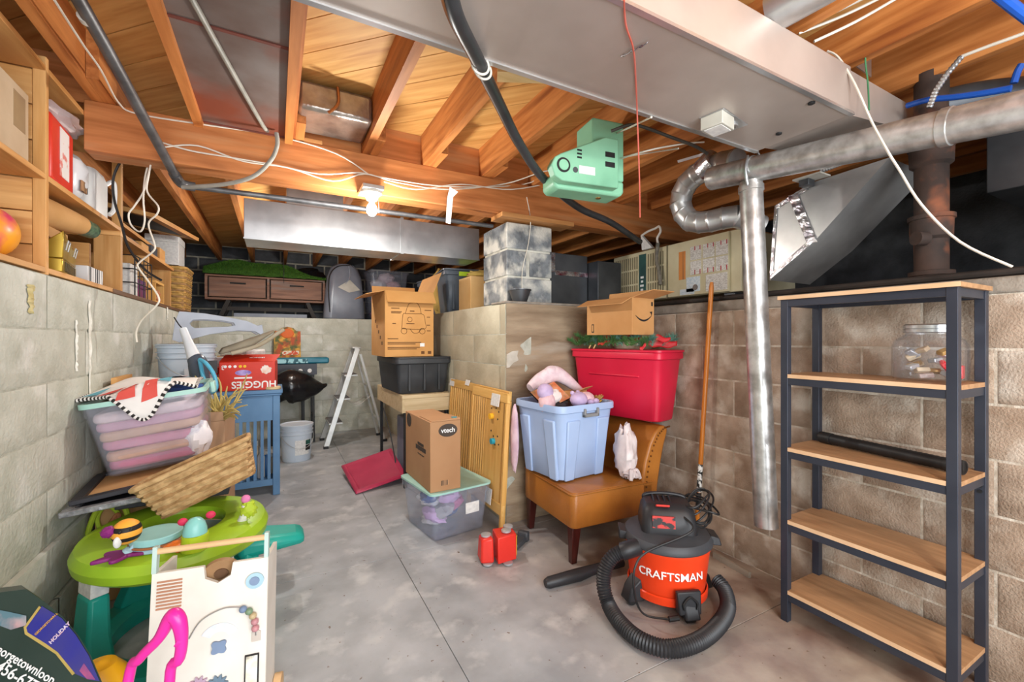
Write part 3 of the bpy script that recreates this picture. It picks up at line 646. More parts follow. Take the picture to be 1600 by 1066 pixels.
wire('black_cable', 'thin black cable curving down past the timber shelf', loop([(255, 226), (225, 225), (195, 245), (178, 275), (178, 310), (190, 350), (200, 385), (225, 420), (252, 438)], 2.28), .006, mBLK)
wire('wire', 'white cable hanging across the slanted plenum and the rusty stack', [ax(1293, 80, 2.0), ax(1310, 90, 2.0), ax(1335, 130, 2.0), ax(1362, 190, 2.02), ax(1388, 238, 2.02), ax(1405, 265, 2.05), ax(1440, 320, 2.1), ax(1500, 378, 2.15), ax(1582, 417, 2.2)], .0045)
wire('green_wire', 'thin green earth wire hanging in front of the trunk end', [ax(1385, 0, 2.1), ax(1358, 55, 2.1), ax(1352, 90, 2.1), ax(1356, 130, 2.08), ax(1358, 172, 2.05)], .003, M('green_wire', '#4a8a5e', '#3c7650'))
for i, (u0, v0, u1, v1) in enumerate(((1238, 45, 1360, -8), (1248, 52, 1385, -8), (1272, 65, 1400, -2))):
    wire('wire', ('cream cable crossing above the trunk edge beside the round stub', 'second cream cable crossing above the trunk edge', 'thin pinkish cable above the trunk edge nearest the bright plate')[i], [ak(u0, v0, 1.62), ak((u0+u1)/2, (v0+v1)/2+3, 1.6), ak(u1, v1, 1.55)], .005)
p = ay(702, 290, 2.75)
tag(G().loft([[ak(703, 292, 2.9), ak(716, 300, 2.9), ak(708, 308, 2.9), ak(704, 350, 2.9), ak(697, 348, 2.9), ak(699, 310, 2.9)], [q+Vector((0, .004, 0)) for q in (ak(703, 292, 2.9), ak(716, 300, 2.9), ak(708, 308, 2.9), ak(704, 350, 2.9), ak(697, 348, 2.9), ak(699, 310, 2.9))]]).build('paper_tag', MC['paper_white']), 'torn white paper tag hanging from the beam wires', 'tag')
# porcelain lamp holder with bare bulb
lp = thing('lamp_holder', 'porcelain ceiling lamp holder with a glowing bare bulb on the beam', 'lamp', (.5, 2.66, 2.155))
mPOR = M('porcelain', '#d9d6cd', '#c8c4b9', rough=.3)
G().bx(-.06, .06, -.06, .13, -.03, -.006).build('junction_box', mGALB, lp, bevel=.003)
G().lathe([(.058, -.03), (.058, -.045), (.04, -.06), (.03, -.085), (.022, -.088)], 24).build('socket', mPOR, lp)
G().tube([(.03, -.03, -.05), (.034, -.032, -.12), (.034, -.032, -.16)], .0015, 5).build('pull_chain', mGAL, lp)
o = G().lathe([(.012, -.085), (.014, -.1), (.026, -.118), (.031, -.138), (.028, -.158), (.016, -.172), (.004, -.176)], 24).build('bulb', M('bulb_glow', '#fffaf0', '#fff6e6', emit=14), lp)
SC.objects['beam_bulb_light'].location = (.5, 2.66, 1.955)

lp2 = thing('lamp_holder', 'added porcelain lamp holder with bare bulb hidden behind the branch duct', 'lamp', (.30, 4.75, ZJ-.002))  # holder and bulb added to house the hidden fill light
G().bx(-.05, .05, -.05, .05, -.03, -.001).build('junction_box', mGALB, lp2); G().lathe([(.055, -.03), (.055, -.045), (.04, -.06), (.03, -.10), (.022, -.104)], 20).build('socket', mPOR, lp2)
G().lathe([(.012, -.104), (.014, -.115), (.026, -.133), (.031, -.153), (.028, -.173), (.016, -.187), (.004, -.19)], 20).build('bulb', MC['bulb_glow'], lp2)
SC.objects['hidden_fill_bulb'].location = (.30, 4.75, ZJ-.235)
# ================================================================ right side
mSTL = M('charcoal_steel', '#3c404b', '#353944', rough=.4, metal=.3)
mOAK = wood('oak_laminate', '#bb9068', '#9c7450', 'y', rough=.45, rnd=.05, f=1.4)
mOAKE = M('laminate_edge', '#e0bd97', '#d2ab83', rough=.5)
s = thing('shelving_unit', 'black steel shelving unit with oak coloured boards against the block wall', 'shelving', (2.12, .85, 0))
sx0, sx1, sy0, sy1, w = 1.98, 2.265, .56, 1.135, .03
for x in (sx0, sx1-w):
    for y in (sy0, sy1-w): G().bx(x, x+w, y, y+w, .001, 1.425).build('leg', mSTL, s, bevel=.0015, world=True)
for z in (.142, .452, .772, 1.095, 1.44):
    top = z > 1.4
    a, b, c, d = (sx0-.008, sx1+.008, sy0-.008, sy1+.008) if top else (sx0+.002, sx1-.002, sy0+.002, sy1-.002)
    y0, y1 = (c, d) if top else (sy0+w, sy1-w)
    zb = z-.016
    o = G().bx(a, b, c if top else sy0+.001, d if top else sy1-.001, zb, z).build('shelf_board', mOAK, s, world=True) if top else G().prism([(sx0+w, sy0+.002), (sx1-w, sy0+.002), (sx1-w, sy0+w), (sx1-.001, sy0+w), (sx1-.001, sy1-w), (sx1-w, sy1-w), (sx1-w, sy1-.002), (sx0+w, sy1-.002), (sx0+w, sy1-w), (sx0+.001, sy1-w), (sx0+.001, sy0+w), (sx0+w, sy0+w)], zb, z).build('shelf_board', mOAK, s, world=True)
    e = G().bx(a-.0026, a-.0002 if top else a-.0012, y0, y1, zb, z).build('edge_band', mOAKE, o)
    e.parent = o; e.matrix_parent_inverse = mw(o).inverted()
    h = .03
    for x in (sx0+.002, sx1-w+.006): G().bx(x, x+.022, sy0+w, sy1-w, zb-h, zb-.0005).build('rail', mSTL, s, world=True)
    for y in (sy0+.004, sy1-w+.004): G().bx(sx0+w, sx1-w, y, y+.022, zb-h, zb-.0005).build('rail', mSTL, s, world=True)
for z in (.70, .72): G().cyl((sx1-w-.004, sy0+.014, z), (sx1-w+.001, sy0+.014, z), .006, n=10).build('bolt', mBLK, s, world=True)
# glass jar on the second shelf
jc = (2.12, .675, 1.0955)
j = thing('glass_jar', 'square glass jar with metal lid filled with sweets and a red cutter', 'jar', jc, .15)
mGL = clearmat('clear_glass', '#f4f6f4', 1.4, .015, .03)
rings = [rr(.17, .17, .05, 6, .0), rr(.196, .196, .055, 6, .012), rr(.2, .2, .055, 6, .04), rr(.2, .2, .055, 6, .125), rr(.188, .188, .06, 6, .15), rr(.15, .15, .07, 6, .168), rr(.138, .138, .068, 6, .172), rr(.138, .138, .068, 6, .185)]
inner = [[Vector((p.x*.955, p.y*.955, max(p.z, .008))) for p in r] for r in rings]
G().loft(rings+inner[::-1], False, True).build('glass', mGL, j, fix=True)
G().loft([rr(.135, .135, .067, 6, .008), rr(.135, .135, .067, 6, .008)], True, False)
G().lathe([(.073, .178), (.075, .18), (.075, .19), (.073, .192), (.075, .194), (.075, .205), (.068, .21), (.0, .21)], 32, cap0=False, cap1=False).build('lid', mGALB, j)
rnd = random.Random(3)
mSW = [M('sweet_white', '#e9e0da', '#c9a9a4', scale=50), M('sweet_silver', '#c9c9cc', '#9a9a9e', rough=.3, metal=.6), M('sweet_gold', '#c59a5a', '#a87d42', rough=.35, metal=.3), M('sweet_tan', '#d8c3a4', '#b89a78')]
for i in range(16):
    m = Matrix.Translation((rnd.uniform(-.055, .055), rnd.uniform(-.055, .055), .022+.0062*i)) @ Euler((rnd.uniform(-.6, .6), rnd.uniform(-.6, .6), rnd.uniform(0, 3))).to_matrix().to_4x4()
    G().bx(-.02, .02, -.012, .012, -.008, .008, m).build('wrapped_sweet', mSW[i % 4], j, bevel=.003)
G().tube([(-.0+.035*math.cos(a)*(1+.25*math.cos(5*a)), -.05+.02*math.sin(a), .045+.03*math.sin(a)) for a in [2*PI*k/30 for k in range(31)]], .006, 6, 0).build('cookie_cutter', M('cutter_red', '#d3222a', '#c01c24', rough=.3), j)
G().bx(.0, .05, -.085, -.06, .012, .06).build('red_packet', MC['cutter_red'], j, bevel=.004)
# black roll on the third shelf
a = Vector((2.215, 1.085, .7725+.026)); b = Vector((2.12, .585, .7725+.026)); d = (b-a).normalized()
r = thing('black_roll', 'long black ribbed roll lying across the middle shelf', 'roll', a)
P_ = [a.lerp(b, k/60) for k in range(61)]
G().tube(P_, [.024 if k % 2 else .0225 for k in range(61)], 14, 0).build('roll', mBLK, r, world=True)
for p, q in ((a, a+d*.05), (b-d*.05, b)): G().cyl(p, q, .0255, n=14).build('end_cap', mBLK, r, world=True)
# orange wooden pole leaning on the wall
pb = Vector((2.19, 1.755, .002)); pt = Vector((2.245, 1.72, 1.345))
pt = ax(1112, 441, 2.262); mid = ax(1091, 785, 2.225); pb = mid+(mid-pt)*((mid.z-.012)/(pt.z-mid.z)); pb.x = min(pb.x, 2.25)
po = thing('wooden_pole', 'orange varnished wooden broom pole leaning against the block wall', 'pole', pb)
G().tube([pb, pb.lerp(pt, .98), pt], [.0135, .0135, .009], 14, 0).build('pole', M('varnish_orange', '#c87a2c', '#b5691f', rough=.3, scale=8, stretch=(6, 6, .5)), po, world=True)
l0, l1 = ax(1094, 725, 2.232), ax(1091, 768, 2.228)
tt_ = (l0.z-pb.z)/(pt.z-pb.z); t1 = (l1.z-pb.z)/(pt.z-pb.z)
G().cyl(pb.lerp(pt, t1), pb.lerp(pt, tt_), .0142, n=14).build('label', M('label_bw', '#e6e6e2', '#1c1c1c', scale=30, lo=.47, hi=.53, stretch=(1, 1, 1)), po, world=True)
G().cyl(pb.lerp(pt, t1-.06), pb.lerp(pt, t1-.002), .0143, n=14).build('black_label', mBLK, po, world=True)
a_, b_ = az(1110, 873, .0), az(1166, 906, .0)
tag(G().bar(a_+Vector((.03, 0, .016)), b_+Vector((.03, 0, .016)), .018, .03).build('wood_strip', wood('grey_strip', '#a59888', '#8a7d6e', 'y')), 'short weathered wooden strip lying along the foot of the block wall', 'strip')
# ---------------------------------------------------------------- brown slipper chair
mLE = M('brown_leather', '#b06f2c', '#8f5520', rough=.38, scale=3, bump=.12, bscale=90, c3='#6d4630', s3=2.2, t3=.62)
mLEG = M('mahogany', '#4a1d18', '#35130f', rough=.3, scale=5, stretch=(8, 8, 1))
ch = thing('slipper_chair', 'brown leather slipper chair with dark tapered wooden legs', 'chair', (1.73, 2.21, 0), math.radians(-3))
# local: x towards the chair back, y across
hx0, hw = -.29, .295
rings = []
for z, e in ((.205, .004), (.215, 0), (.375, 0), (.398, .012), (.405, .05)):
    rings.append([Vector((p.x+.0, p.y, z)) for p in rr(.60-2*e, .59-2*e, .035, 5)])
rings = [[Vector((p.x+.01, p.y, p.z)) for p in r] for r in rings]
seat = G().loft(rings).build('seat', mLE, ch)
G().tube([Vector((p.x+.01, p.y, .392)) for p in rr(.602, .592, .035, 5)]+[Vector((rr(.602, .592, .035, 5)[0].x+.01, rr(.602, .592, .035, 5)[0].y, .392))], .005, 6, 0).build('piping', mLE, seat)
prof = [(.205, .20), (.20, .32), (.205, .42), (.225, .52), (.262, .62), (.30, .68), (.345, .715), (.385, .72), (.405, .70), (.40, .67), (.375, .60), (.35, .5), (.325, .36), (.315, .20)]
bk = G(); m1 = Matrix(((1, 0, 0, 0), (0, 0, 1, 0), (0, 1, 0, 0), (0, 0, 0, 1)))
bk.prism(prof, -.295, .295, m1); back = bk.build('backrest', mLE, ch, bevel=.012)
for i in range(24):
    t = i/23*(len(prof)-7); k = int(t); p0, p1 = prof[k], prof[k+1]; x, z = p0[0]+(p1[0]-p0[0])*(t-k), p0[1]+(p1[1]-p0[1])*(t-k)
    G().ball((x+.03, -.296, z-.008), .006, nu=8, nv=6).build('upholstery_nail', M('nail_bronze', '#7a4a20', '#5d3717', rough=.3, metal=.6), back)
for (x, y, lx) in ((-.25, -.25, -.01), (-.25, .25, -.01), (.27, -.25, .04), (.27, .25, .04)):
    q = lambda cx, z, w: [Vector((cx-w, y-w, z)), Vector((cx+w, y-w, z)), Vector((cx+w, y+w, z)), Vector((cx-w, y+w, z))]
    G().loft([q(x+lx, .001, .017), q(x, .205, .028)]).build('leg', mLEG, ch, bevel=.003)
# ---------------------------------------------------------------- storage totes
def tote(name, label, w, d, h, loc, rot, mat, taper=.06, rim=.018, r=.04, group=None, wall=.004, cat='storage tub'):
    t = thing(name, label, cat, loc, rot, group)
    R = lambda e, z, rad=r: rr(w-2*e, d-2*e, rad, 5, z)
    out = [R(taper+.01, .0), R(taper, .008), R(taper*.5, h*.5), R(.006, h-.05), R(.004, h-.045), R(-rim*.6, h-.04), R(-rim*.6, h-.008), R(-rim*.4, h), R(.004+wall, h-.002), R(.006+wall, h-.05), R(taper*.5+wall, h*.5), R(taper+wall, .012)]
    b = G().loft(out, True, True).build('body', mat, t, smooth=50)
    return t, b
mRED = M('red_plastic', '#d21f3f', '#c41a38', rough=.38, scale=3)
mBLUE = M('pale_blue_plastic', '#a9bfe2', '#9db4da', rough=.4, scale=3)
nc = Vector((2.005, 1.855, .0)); dl = Vector((-.20, .98, 0)).normalized(); ds = Vector((.98, .20, 0)).normalized()
L_, D_ = .70, .285
cen = nc+dl*(L_/2)+ds*(D_/2)
ang = math.atan2(dl.y, dl.x)
rt, rb = tote('red_tub', 'bright red plastic storage tub standing on the chair back', L_, D_, .43, (cen.x, cen.y, .738), ang, mRED, taper=.04, rim=.014, r=.045)
G().bx(-.2, .2, D_/2-.03, D_/2-.008, .27, .285).build('moulded_ledge', mRED, rt, bevel=.006)
G().loft([rr(L_+.03, D_+.03, .05, 5, .431), rr(L_+.03, D_+.03, .05, 5, .443), rr(L_-.02, D_-.02, .045, 5, .445)]).build('lid', mRED, rt)
# box with a smile mark on the red tub
mCB = M('cardboard', '#c9955f', '#b9854f', rough=.75, scale=4, bump=.05)
mCBL = M('cardboard_light', '#d9b078', '#cda268', rough=.75, scale=4)
mCBI = M('cardboard_inner', '#c79a68', '#b98b58', rough=.8, scale=4)
mINK = M('ink_black', '#1d1a18', '#2a2624', rough=.7)
def carton(name, label, w, d, h, loc, rot, mat=None, open_top=False, flaps=(), group=None):
    """local: front -y. flaps: (side, angle from closed, length)"""
    mat = mat or mCB; t = thing(name, label, 'cardboard box', loc, rot, group); th = .004
    if open_top:
        g = G(); o_ = rr(w, d, .002, 1); i_ = rr(w-2*th, d-2*th, .002, 1)
        z = lambda r_, zz: [Vector((p.x, p.y, zz)) for p in r_]
        g.loft([z(o_, 0), z(o_, h), z(i_, h), z(i_, th)]).build('body', mat, t, smooth=30)
    else: G().bx(-w/2, w/2, -d/2, d/2, 0, h).build('body', mat, t, bevel=.003)
    for sd, a, ln in flaps:
        a = math.radians(a); wd = w if sd in 'fb' else d; off = d/2 if sd in 'fb' else w/2
        g = G().bx(-wd/2+.004, wd/2-.004, 0, ln, -.002, .002)
        o = g.build('flap', mat, t)
        rz = {'f': 0, 'b': PI, 'l': -PI/2, 'r': PI/2}[sd]
        # closed flap points inwards (+y local for front); rotate about hinge
        o.matrix_local = Matrix.Rotation(rz, 4, 'Z') @ Matrix.Translation((0, -off, h+.002)) @ Matrix.Rotation(a, 4, 'X')
    return t
zb = .738+.446
b0 = az(988, 530, 0) if False else None
bc = Vector((1.875, 2.03, 0)); zbx = zb+.065
# corner of the box seen at pixel (988,522); left end at 917, right end at 1030
k = 2.62; c0 = ak(988, 523, k)
bl = ak(917, 522, 2.93); br = ak(1030, 520, 2.79)
dl2 = (bl-c0); dl2.z = 0; wl_ = dl2.length; dl2.normalize(); pr2 = Vector((-dl2.y, dl2.x, 0)); pr2 = pr2 if pr2.dot(br-c0) > 0 else -pr2
dd = .21; bcen = Vector((c0.x, c0.y, 0))+dl2*wl_/2+pr2*dd/2
sm = carton('smile_carton', 'open brown delivery box with a black curved arrow on the red tub', wl_, dd, .225, (bcen.x, bcen.y, c0.z), math.atan2(-dl2.y, -dl2.x), mCB, True, (('f', 205, .10), ('r', 168, .15), ('b', 100, .06)))
zsm = c0.z
# arrow mark on the right end (+x side)
pts = []
for k in range(21):
    a = -1 + 2*k/20; pts.append((a*.075, -.028+.030*a*a))
mk = G()
up = [(x, z) for x, z in pts]; th_ = lambda i: .004+.008*math.sin(PI*i/20)**.7
A = [Vector((wl_/2+.0008, x, .115+z+th_(i)/2)) for i, (x, z) in enumerate(up)]; B_ = [Vector((wl_/2+.0008, x, .115+z-th_(i)/2)) for i, (x, z) in enumerate(up)]
mk.add(A+B_, [(i, i+1, 21+i+1, 21+i) for i in range(20)])
mk.add([(wl_/2+.0008, .058, .142), (wl_/2+.0008, .085, .146), (wl_/2+.0008, .078, .115), (wl_/2+.0008, .072, .132)], [(0, 1, 2, 3)])
mk.build('arrow_mark', mINK, sm, solid=.0006, smooth=0)
G().bx(wl_/2+.0002, wl_/2+.0012, .075, .09, .18, .205).build('print_mark', mINK, sm)
G().bx(-wl_/2+.045, -wl_/2+.065, -dd/2-.001, -dd/2, .015, .07).build('print_mark', mINK, sm)
G().bx(-wl_/2+.049, -wl_/2+.061, -dd/2-.0016, -dd/2-.0008, .022, .064).build('print_field', mCB, sm)
# garland / wreath between box and tub: needles and red ribbon
mGRN = M('fir_green', '#5b8a4a', '#3f6a38', rough=.7); mGRB = M('fir_bluegreen', '#6f9a88', '#557f70', rough=.7)
mRIB = M('ribbon_red', '#c8242c', '#a81a22', rough=.5, scale=12, c3='#d94a30', s3=6, t3=.55)
gl = thing('christmas_garland', 'green fir garland with red bow lying on the red tub', 'garland', (cen.x, cen.y, zb))
rnd = random.Random(5)
def sprig(p, q, mat, ln=.04, n=150):
    g = G(); d = (q-p)
    g.tube([p, p.lerp(q, .5)+Vector((0, 0, .012)), q], .003, 5)
    for i in range(n):
        t = i/n; c = p.lerp(q, t)+Vector((0, 0, .012*math.sin(PI*t)))
        v = d.normalized()*.8+Vector((rnd.uniform(-1, 1), rnd.uniform(-1, 1), rnd.uniform(-.5, 1)))*.9; v.normalize()
        e = c+v*ln; s_ = v.cross(Vector((.3, .5, .8))).normalized()*.0024
        g.add([c+s_, c-s_, e], [(0, 1, 2)])
    return g.build('sprig', mat, gl, smooth=0, world=True, fix=False)
zt_ = zb+.012
W_ = lambda a, b, z=0: Vector((cen.x, cen.y, zt_+z))+dl*a+ds*(b*.76)
for a0, b0, a1, b1, z1, mt in ((.34, -.14, .12, -.12, .02, mGRN), (.3, -.18, .18, -.19, .05, mGRN), (.2, -.16, -.02, -.17, .03, mGRN), (.08, -.17, -.14, -.19, .02, mGRN), (.06, -.14, -.12, -.19, .07, mGRB), (-.02, -.15, -.2, -.16, .05, mGRB), (-.2, .05, -.3, .15, .05, mGRB), (.26, -.1, .3, -.19, .06, mGRN), (-.1, -.1, -.25, .0, .04, mGRN), (-.12, -.18, -.3, -.16, .03, mGRN), (.36, -.1, .22, -.05, .05, mGRN), (-.28, .0, -.31, .16, .03, mGRB)):
    sprig(W_(a0, b0, .012), W_(a1, b1, z1+.02), mt)
for i in range(18):
    a_ = .33-.036*i; sprig(W_(a_, -.15, .01), W_(a_+rnd.uniform(-.13, .05), -.19, rnd.uniform(.03, .085)), (mGRN, mGRN, mGRB)[i % 3], n=90)
def ribbon(pts, w, name='ribbon'):
    g = G(); P2 = [Vector(p) for p in pts]; n = 24
    def fn(i, j):
        t = i*(len(P2)-1); k = min(int(t), len(P2)-2); c = P2[k].lerp(P2[k+1], t-k)
        return c+Vector((.2, .1, .9)).normalized()*w*(j-.5)*(.4+.6*math.sin(PI*min(max(i, .05), .95)))+Vector((0, 0, .006*math.sin(i*14)))
    g.grid(fn, n, 3); g.build(name, mRIB, gl, solid=.002, world=True, fix=False)
kn = W_(-.2, -.12, .045)
ribbon([kn, W_(-.1, -.12, .08), W_(.04, -.15, .05)], .055); ribbon([kn, W_(-.26, -.02, .03), W_(-.34, .1, .02)], .06); ribbon([kn, W_(-.25, -.17, .02), W_(-.22, -.2, -.01)], .035)
ribbon([kn, W_(-.16, -.1, .1), W_(-.19, -.09, .115)], .03); ribbon([kn, W_(-.28, -.08, .06), W_(-.33, .02, .05)], .04); ribbon([W_(.12, -.17, .02), W_(.06, -.16, .05), W_(.02, -.17, .04)], .05)
G().ball(kn, .022, .02, .02, amp=.3).build('knot', mRIB, gl, world=True)
for a in (.16, .20): G().bar(W_(a, -.17, -.01), W_(a-.02, -.13, .06), .012, .006).build('wood_stick', mCBL, gl, world=True)
# pale blue tub on the seat
bt, bb = tote('blue_tub', 'pale blue open storage tub heaped with toys on the chair seat', .46, .46, .45, (1.625, 2.295, .412), math.radians(6), mBLUE, taper=.045, rim=.012, r=.06)
for sx, sy in ((-.12, -1), (.12, -1)):
    G().hexa([Vector((sx-.035, -.193, .0)), Vector((sx+.035, -.193, .0)), Vector((sx+.035, -.17, .0)), Vector((sx-.035, -.17, .0)), Vector((sx-.05, -.232, .36)), Vector((sx+.05, -.232, .36)), Vector((sx+.05, -.2, .36)), Vector((sx-.05, -.2, .36))]).build('moulded_rib', mBLUE, bt, bevel=.008)
    m = Matrix.Rotation(-PI/2, 4, 'Z')
    G().hexa([m @ p for p in [Vector((sx-.035, -.193, .0)), Vector((sx+.035, -.193, .0)), Vector((sx+.035, -.17, .0)), Vector((sx-.035, -.17, .0)), Vector((sx-.05, -.232, .36)), Vector((sx+.05, -.232, .36)), Vector((sx+.05, -.2, .36)), Vector((sx-.05, -.2, .36))]]).build('moulded_rib', mBLUE, bt, bevel=.008)
mHG = M('handle_grey', '#8f9090', '#7f8080', rough=.5)
G().bx(-.055, .065, -.25, -.228, .375, .395).build('handle', mHG, bt, bevel=.004); G().bx(-.055, -.04, -.25, -.226, .375, .425).build('handle', mHG, bt, bevel=.004); G().bx(.05, .065, -.25, -.226, .375, .425).build('handle', mHG, bt, bevel=.004)
# things heaped in it (each a thing)
def at(px, py, k): return ak(px, py, k)
mPK = M('plush_pink', '#e6c4c8', '#d9b0b6', rough=.95, scale=30, bump=.3); mLV = M('plush_lilac', '#c9b4d4', '#b9a2c6', rough=.95, scale=30, bump=.3)
zt0 = .412+.45
tw = lambda x, y, z: Matrix.Rotation(math.radians(6), 4, 'Z') @ Vector((x, y, z)) + Vector((1.625, 2.295, .412))
tag(G().ball(tw(0, 0, .30), .185, .185, .10, amp=.15, fr=4).build('folded_blanket', mPK), 'pink blanket filling the pale blue tub under the toys', 'blanket')
p = thing('plush_toy', 'lilac and pink plush toy lying on the edge of the blue tub', 'plush toy', tw(.02, -.15, .42), .2)
G().ball((-.035, 0, .05), .058, .05, .045, amp=.06).build('head', mLV, p); G().ball((.055, .02, .045), .06, .048, .042, amp=.06).build('body', mPK, p)
for x in (-.06, -.01): G().ball((x, .03, .088), .014).build('ear', mLV, p)
for x in (.09, .04): G().ball((x, -.03, .03), .026, .02, .02).build('leg', mLV, p)
p = thing('plush_toy', 'pink plush toy with lilac round head slumped over the corner of the blue tub', 'plush toy', tw(-.19, -.06, .42), -.3)
G().ball((-.01, 0, .10), .05).build('head', mLV, p); G().ball((0, 0, .035), .05, .06, .07, amp=.1).build('body', mPK, p); G().ball((.05, .01, .07), .045, .03, .04, amp=.2).build('arm', M('plush_cream', '#efe2dc', '#e0d0ca', rough=.95), p)
p = thing('plush_toy', 'white and pink plush doll stretched across the top of the blue tub', 'plush toy', tw(.0, .10, .42), .1)
G().tube([(-.16, .05, .10), (-.07, .05, .15), (.03, .03, .185), (.1, .0, .15), (.17, -.03, .09), (.23, -.05, .05)], [.03, .048, .055, .042, .03, .014], 12).build('body', M('plush_white', '#ead9de', '#dcc4cc', rough=.95, bump=.2, scale=25), p)
G().ball((.0, .03, .20), .05, .045, .04, amp=.1).build('head', M('plush_white', 0, 0) if False else MC['plush_white'], p)
p = thing('picture_book', 'thin board book with orange cover stuck upright in the blue tub', 'book', tw(-.06, .0, .44), (math.radians(-52), math.radians(-14), math.radians(12)))
G().bx(-.11, .11, -.006, .006, -.02, .14).build('pages', mINK, p); G().bx(-.11, .11, -.0075, -.006, -.02, .14).build('cover', M('cover_orange', '#d9743f', '#e9b08a', scale=14, c3='#4f7a52', s3=10, t3=.6), p)
p = carton('small_carton', 'small torn brown carton sticking out of the pale blue tub', .14, .10, .16, tw(.12, .02, .34), .5, mCB, True, (('f', 150, .05),))
p = thing('tinsel_bunch', 'bunch of gold tinsel beside the small carton in the blue tub', 'tinsel', tw(.15, -.13, .42))
for i in range(26): G().tube([(0, 0, 0), (rnd.uniform(-.05, .05), rnd.uniform(-.04, .04), rnd.uniform(.02, .07))], .004, 4, 0).build('tinsel_strand', M('gold_tinsel', '#d8c27a', '#b99a4e', rough=.25, metal=.7), p)
tag(G().ball(tw(-.02, .03, .40), .13, .12, .045, amp=.3, fr=5, seed=4).build('black_garment', M('black_print', '#232327', '#3c3a44', scale=18)), 'dark folded garment tucked under the plush toys', 'garment')
# white plastic bag behind it
bag = thing('white_bag', 'white plastic bag with knotted handles between the blue tub and chair back', 'bag', (1.87, 2.0, .406))
mBAG = M('bag_white', '#e2d6d4', '#cfc0c0', rough=.35, scale=10, bump=.6, bscale=14)
G().ball((0, .0, .16), .062, .072, .158, 22, 16, amp=.28, fr=3, seed=2).build('bag', mBAG, bag)
G().ball((-.0, -.05, .035), .045, .04, .03, amp=.35, seed=7).build('knot', mBAG, bag)
for a, b in (((0, -.06, .045), (-.04, -.09, .012)), ((0, -.06, .045), (.04, -.085, .012))): G().tube([a, (Vector(a)+Vector(b))/2+Vector((0, 0, .03)), b], [.012, .018, .01], 6).build('handle', mBAG, bag)
# ---------------------------------------------------------------- wet/dry vacuum
vx, vy = 1.675, 1.505
v = thing('shop_vacuum', 'red and black wet dry shop vacuum with coiled hose by the block wall', 'vacuum cleaner', (vx, vy, 0)); v.scale = (1.02, 1.02, .87)
mVR = M('vac_red', '#e8431c', '#dc3a16', rough=.33, scale=3); mVB = M('vac_black', '#2b2b2e', '#232326', rough=.45, scale=8); mVG = M('vac_grey', '#45474c', '#3a3c40', rough=.5)
tk = G().lathe([(.0, .045), (.155, .045), (.165, .055), (.176, .16), (.19, .30), (.195, .315), (.195, .33), (.0, .335)], 40, cap0=False, cap1=False).build('tank', mVR, v)
G().lathe([(.16, .05), (.18, .058), (.181, .095), (.175, .1)], 40, cap0=False, cap1=False).build('base_band', mVR, tk)
G().lathe([(.198, .325), (.203, .332), (.203, .352), (.19, .372), (.13, .392), (.0, .395)], 40, cap0=False, cap1=False).build('lid', mVG, v)
fa = math.atan2(-vy, -vx)      # direction towards the viewer side
hd = thing('x', 'x', 'x'); bpy.data.objects.remove(hd)
def vm(ang): return Matrix.Rotation(ang, 4, 'Z')
yawh = math.radians(-38)
mh = vm(yawh)
rings = []
for z, w_, d_, r_, oy in ((.385, .25, .20, .04, 0), (.43, .25, .20, .04, .0), (.50, .23, .175, .045, .01), (.525, .20, .14, .04, .018), (.532, .15, .09, .03, .02)):
    rings.append([mh @ Vector((p.x, p.y+oy, z)) for p in rr(w_, d_, r_, 5)])
hd = G().loft(rings).build('motor_head', mVB, v)
mtx = mh @ Matrix.Translation((-.03, -.098, .455)) @ Euler((-.14, 0, 0)).to_matrix().to_4x4()
G().bx(-.05, .05, -.006, .004, -.03, .03, mtx).build('badge', M('badge_red', '#c23a34', '#2d2a2c', scale=30, stretch=(.5, 1, 1), lo=.5, hi=.56), hd)
mtx2 = mh @ Matrix.Translation((-.03, -.062, .525)) @ Euler((-.5, 0, 0)).to_matrix().to_4x4()
G().bx(-.03, .03, -.022, .022, -.004, .006, mtx2).build('switch', M('switch_red', '#d4382f', '#c22f27'), hd, bevel=.002)
G().tube([mh @ Vector(p) for p in ((-.09, .075, .49), (-.09, .075, .53), (0, .08, .542), (.09, .075, .53), (.09, .075, .49))], .010, 10).build('carry_handle', mVB, v)
for i in range(4): G().tube([mh @ Vector(p) for p in ((-.06+.025*i, -.02, .53), (-.06+.025*i, .03, .545), (-.06+.025*i, .06, .53))], .005, 6).build('cooling_fin', mVB, hd)
for s_ in (-1, 1):
    m = vm(yawh) ; x = s_*.205
    G().hexa([m @ Vector(p) for p in ((x-.02, -.05, .325), (x+.03, -.05, .325), (x+.03, .05, .325), (x-.02, .05, .325), (x-.02, -.045, .375), (x+.02, -.045, .365), (x+.02, .045, .365), (x-.02, .045, .375))]).build('latch', mVB, v, bevel=.005)
# lettering bent round the tank
a_txt = math.atan2(-.80, -.30)-.36
tm = text('CRAFTSMAN', .056, M('ink_white', '#f4f4f2', '#ececea', rough=.4), v, (0, 0, 0), (0, 0, 0), bend=.186, sx=.95, bold=.0004, ext=.001)
tm.matrix_local = Matrix.Rotation(a_txt+PI/2, 4, 'Z') @ Matrix.Translation((0, -.186, .215)) @ Euler((PI/2-.085, 0, 0)).to_matrix().to_4x4()
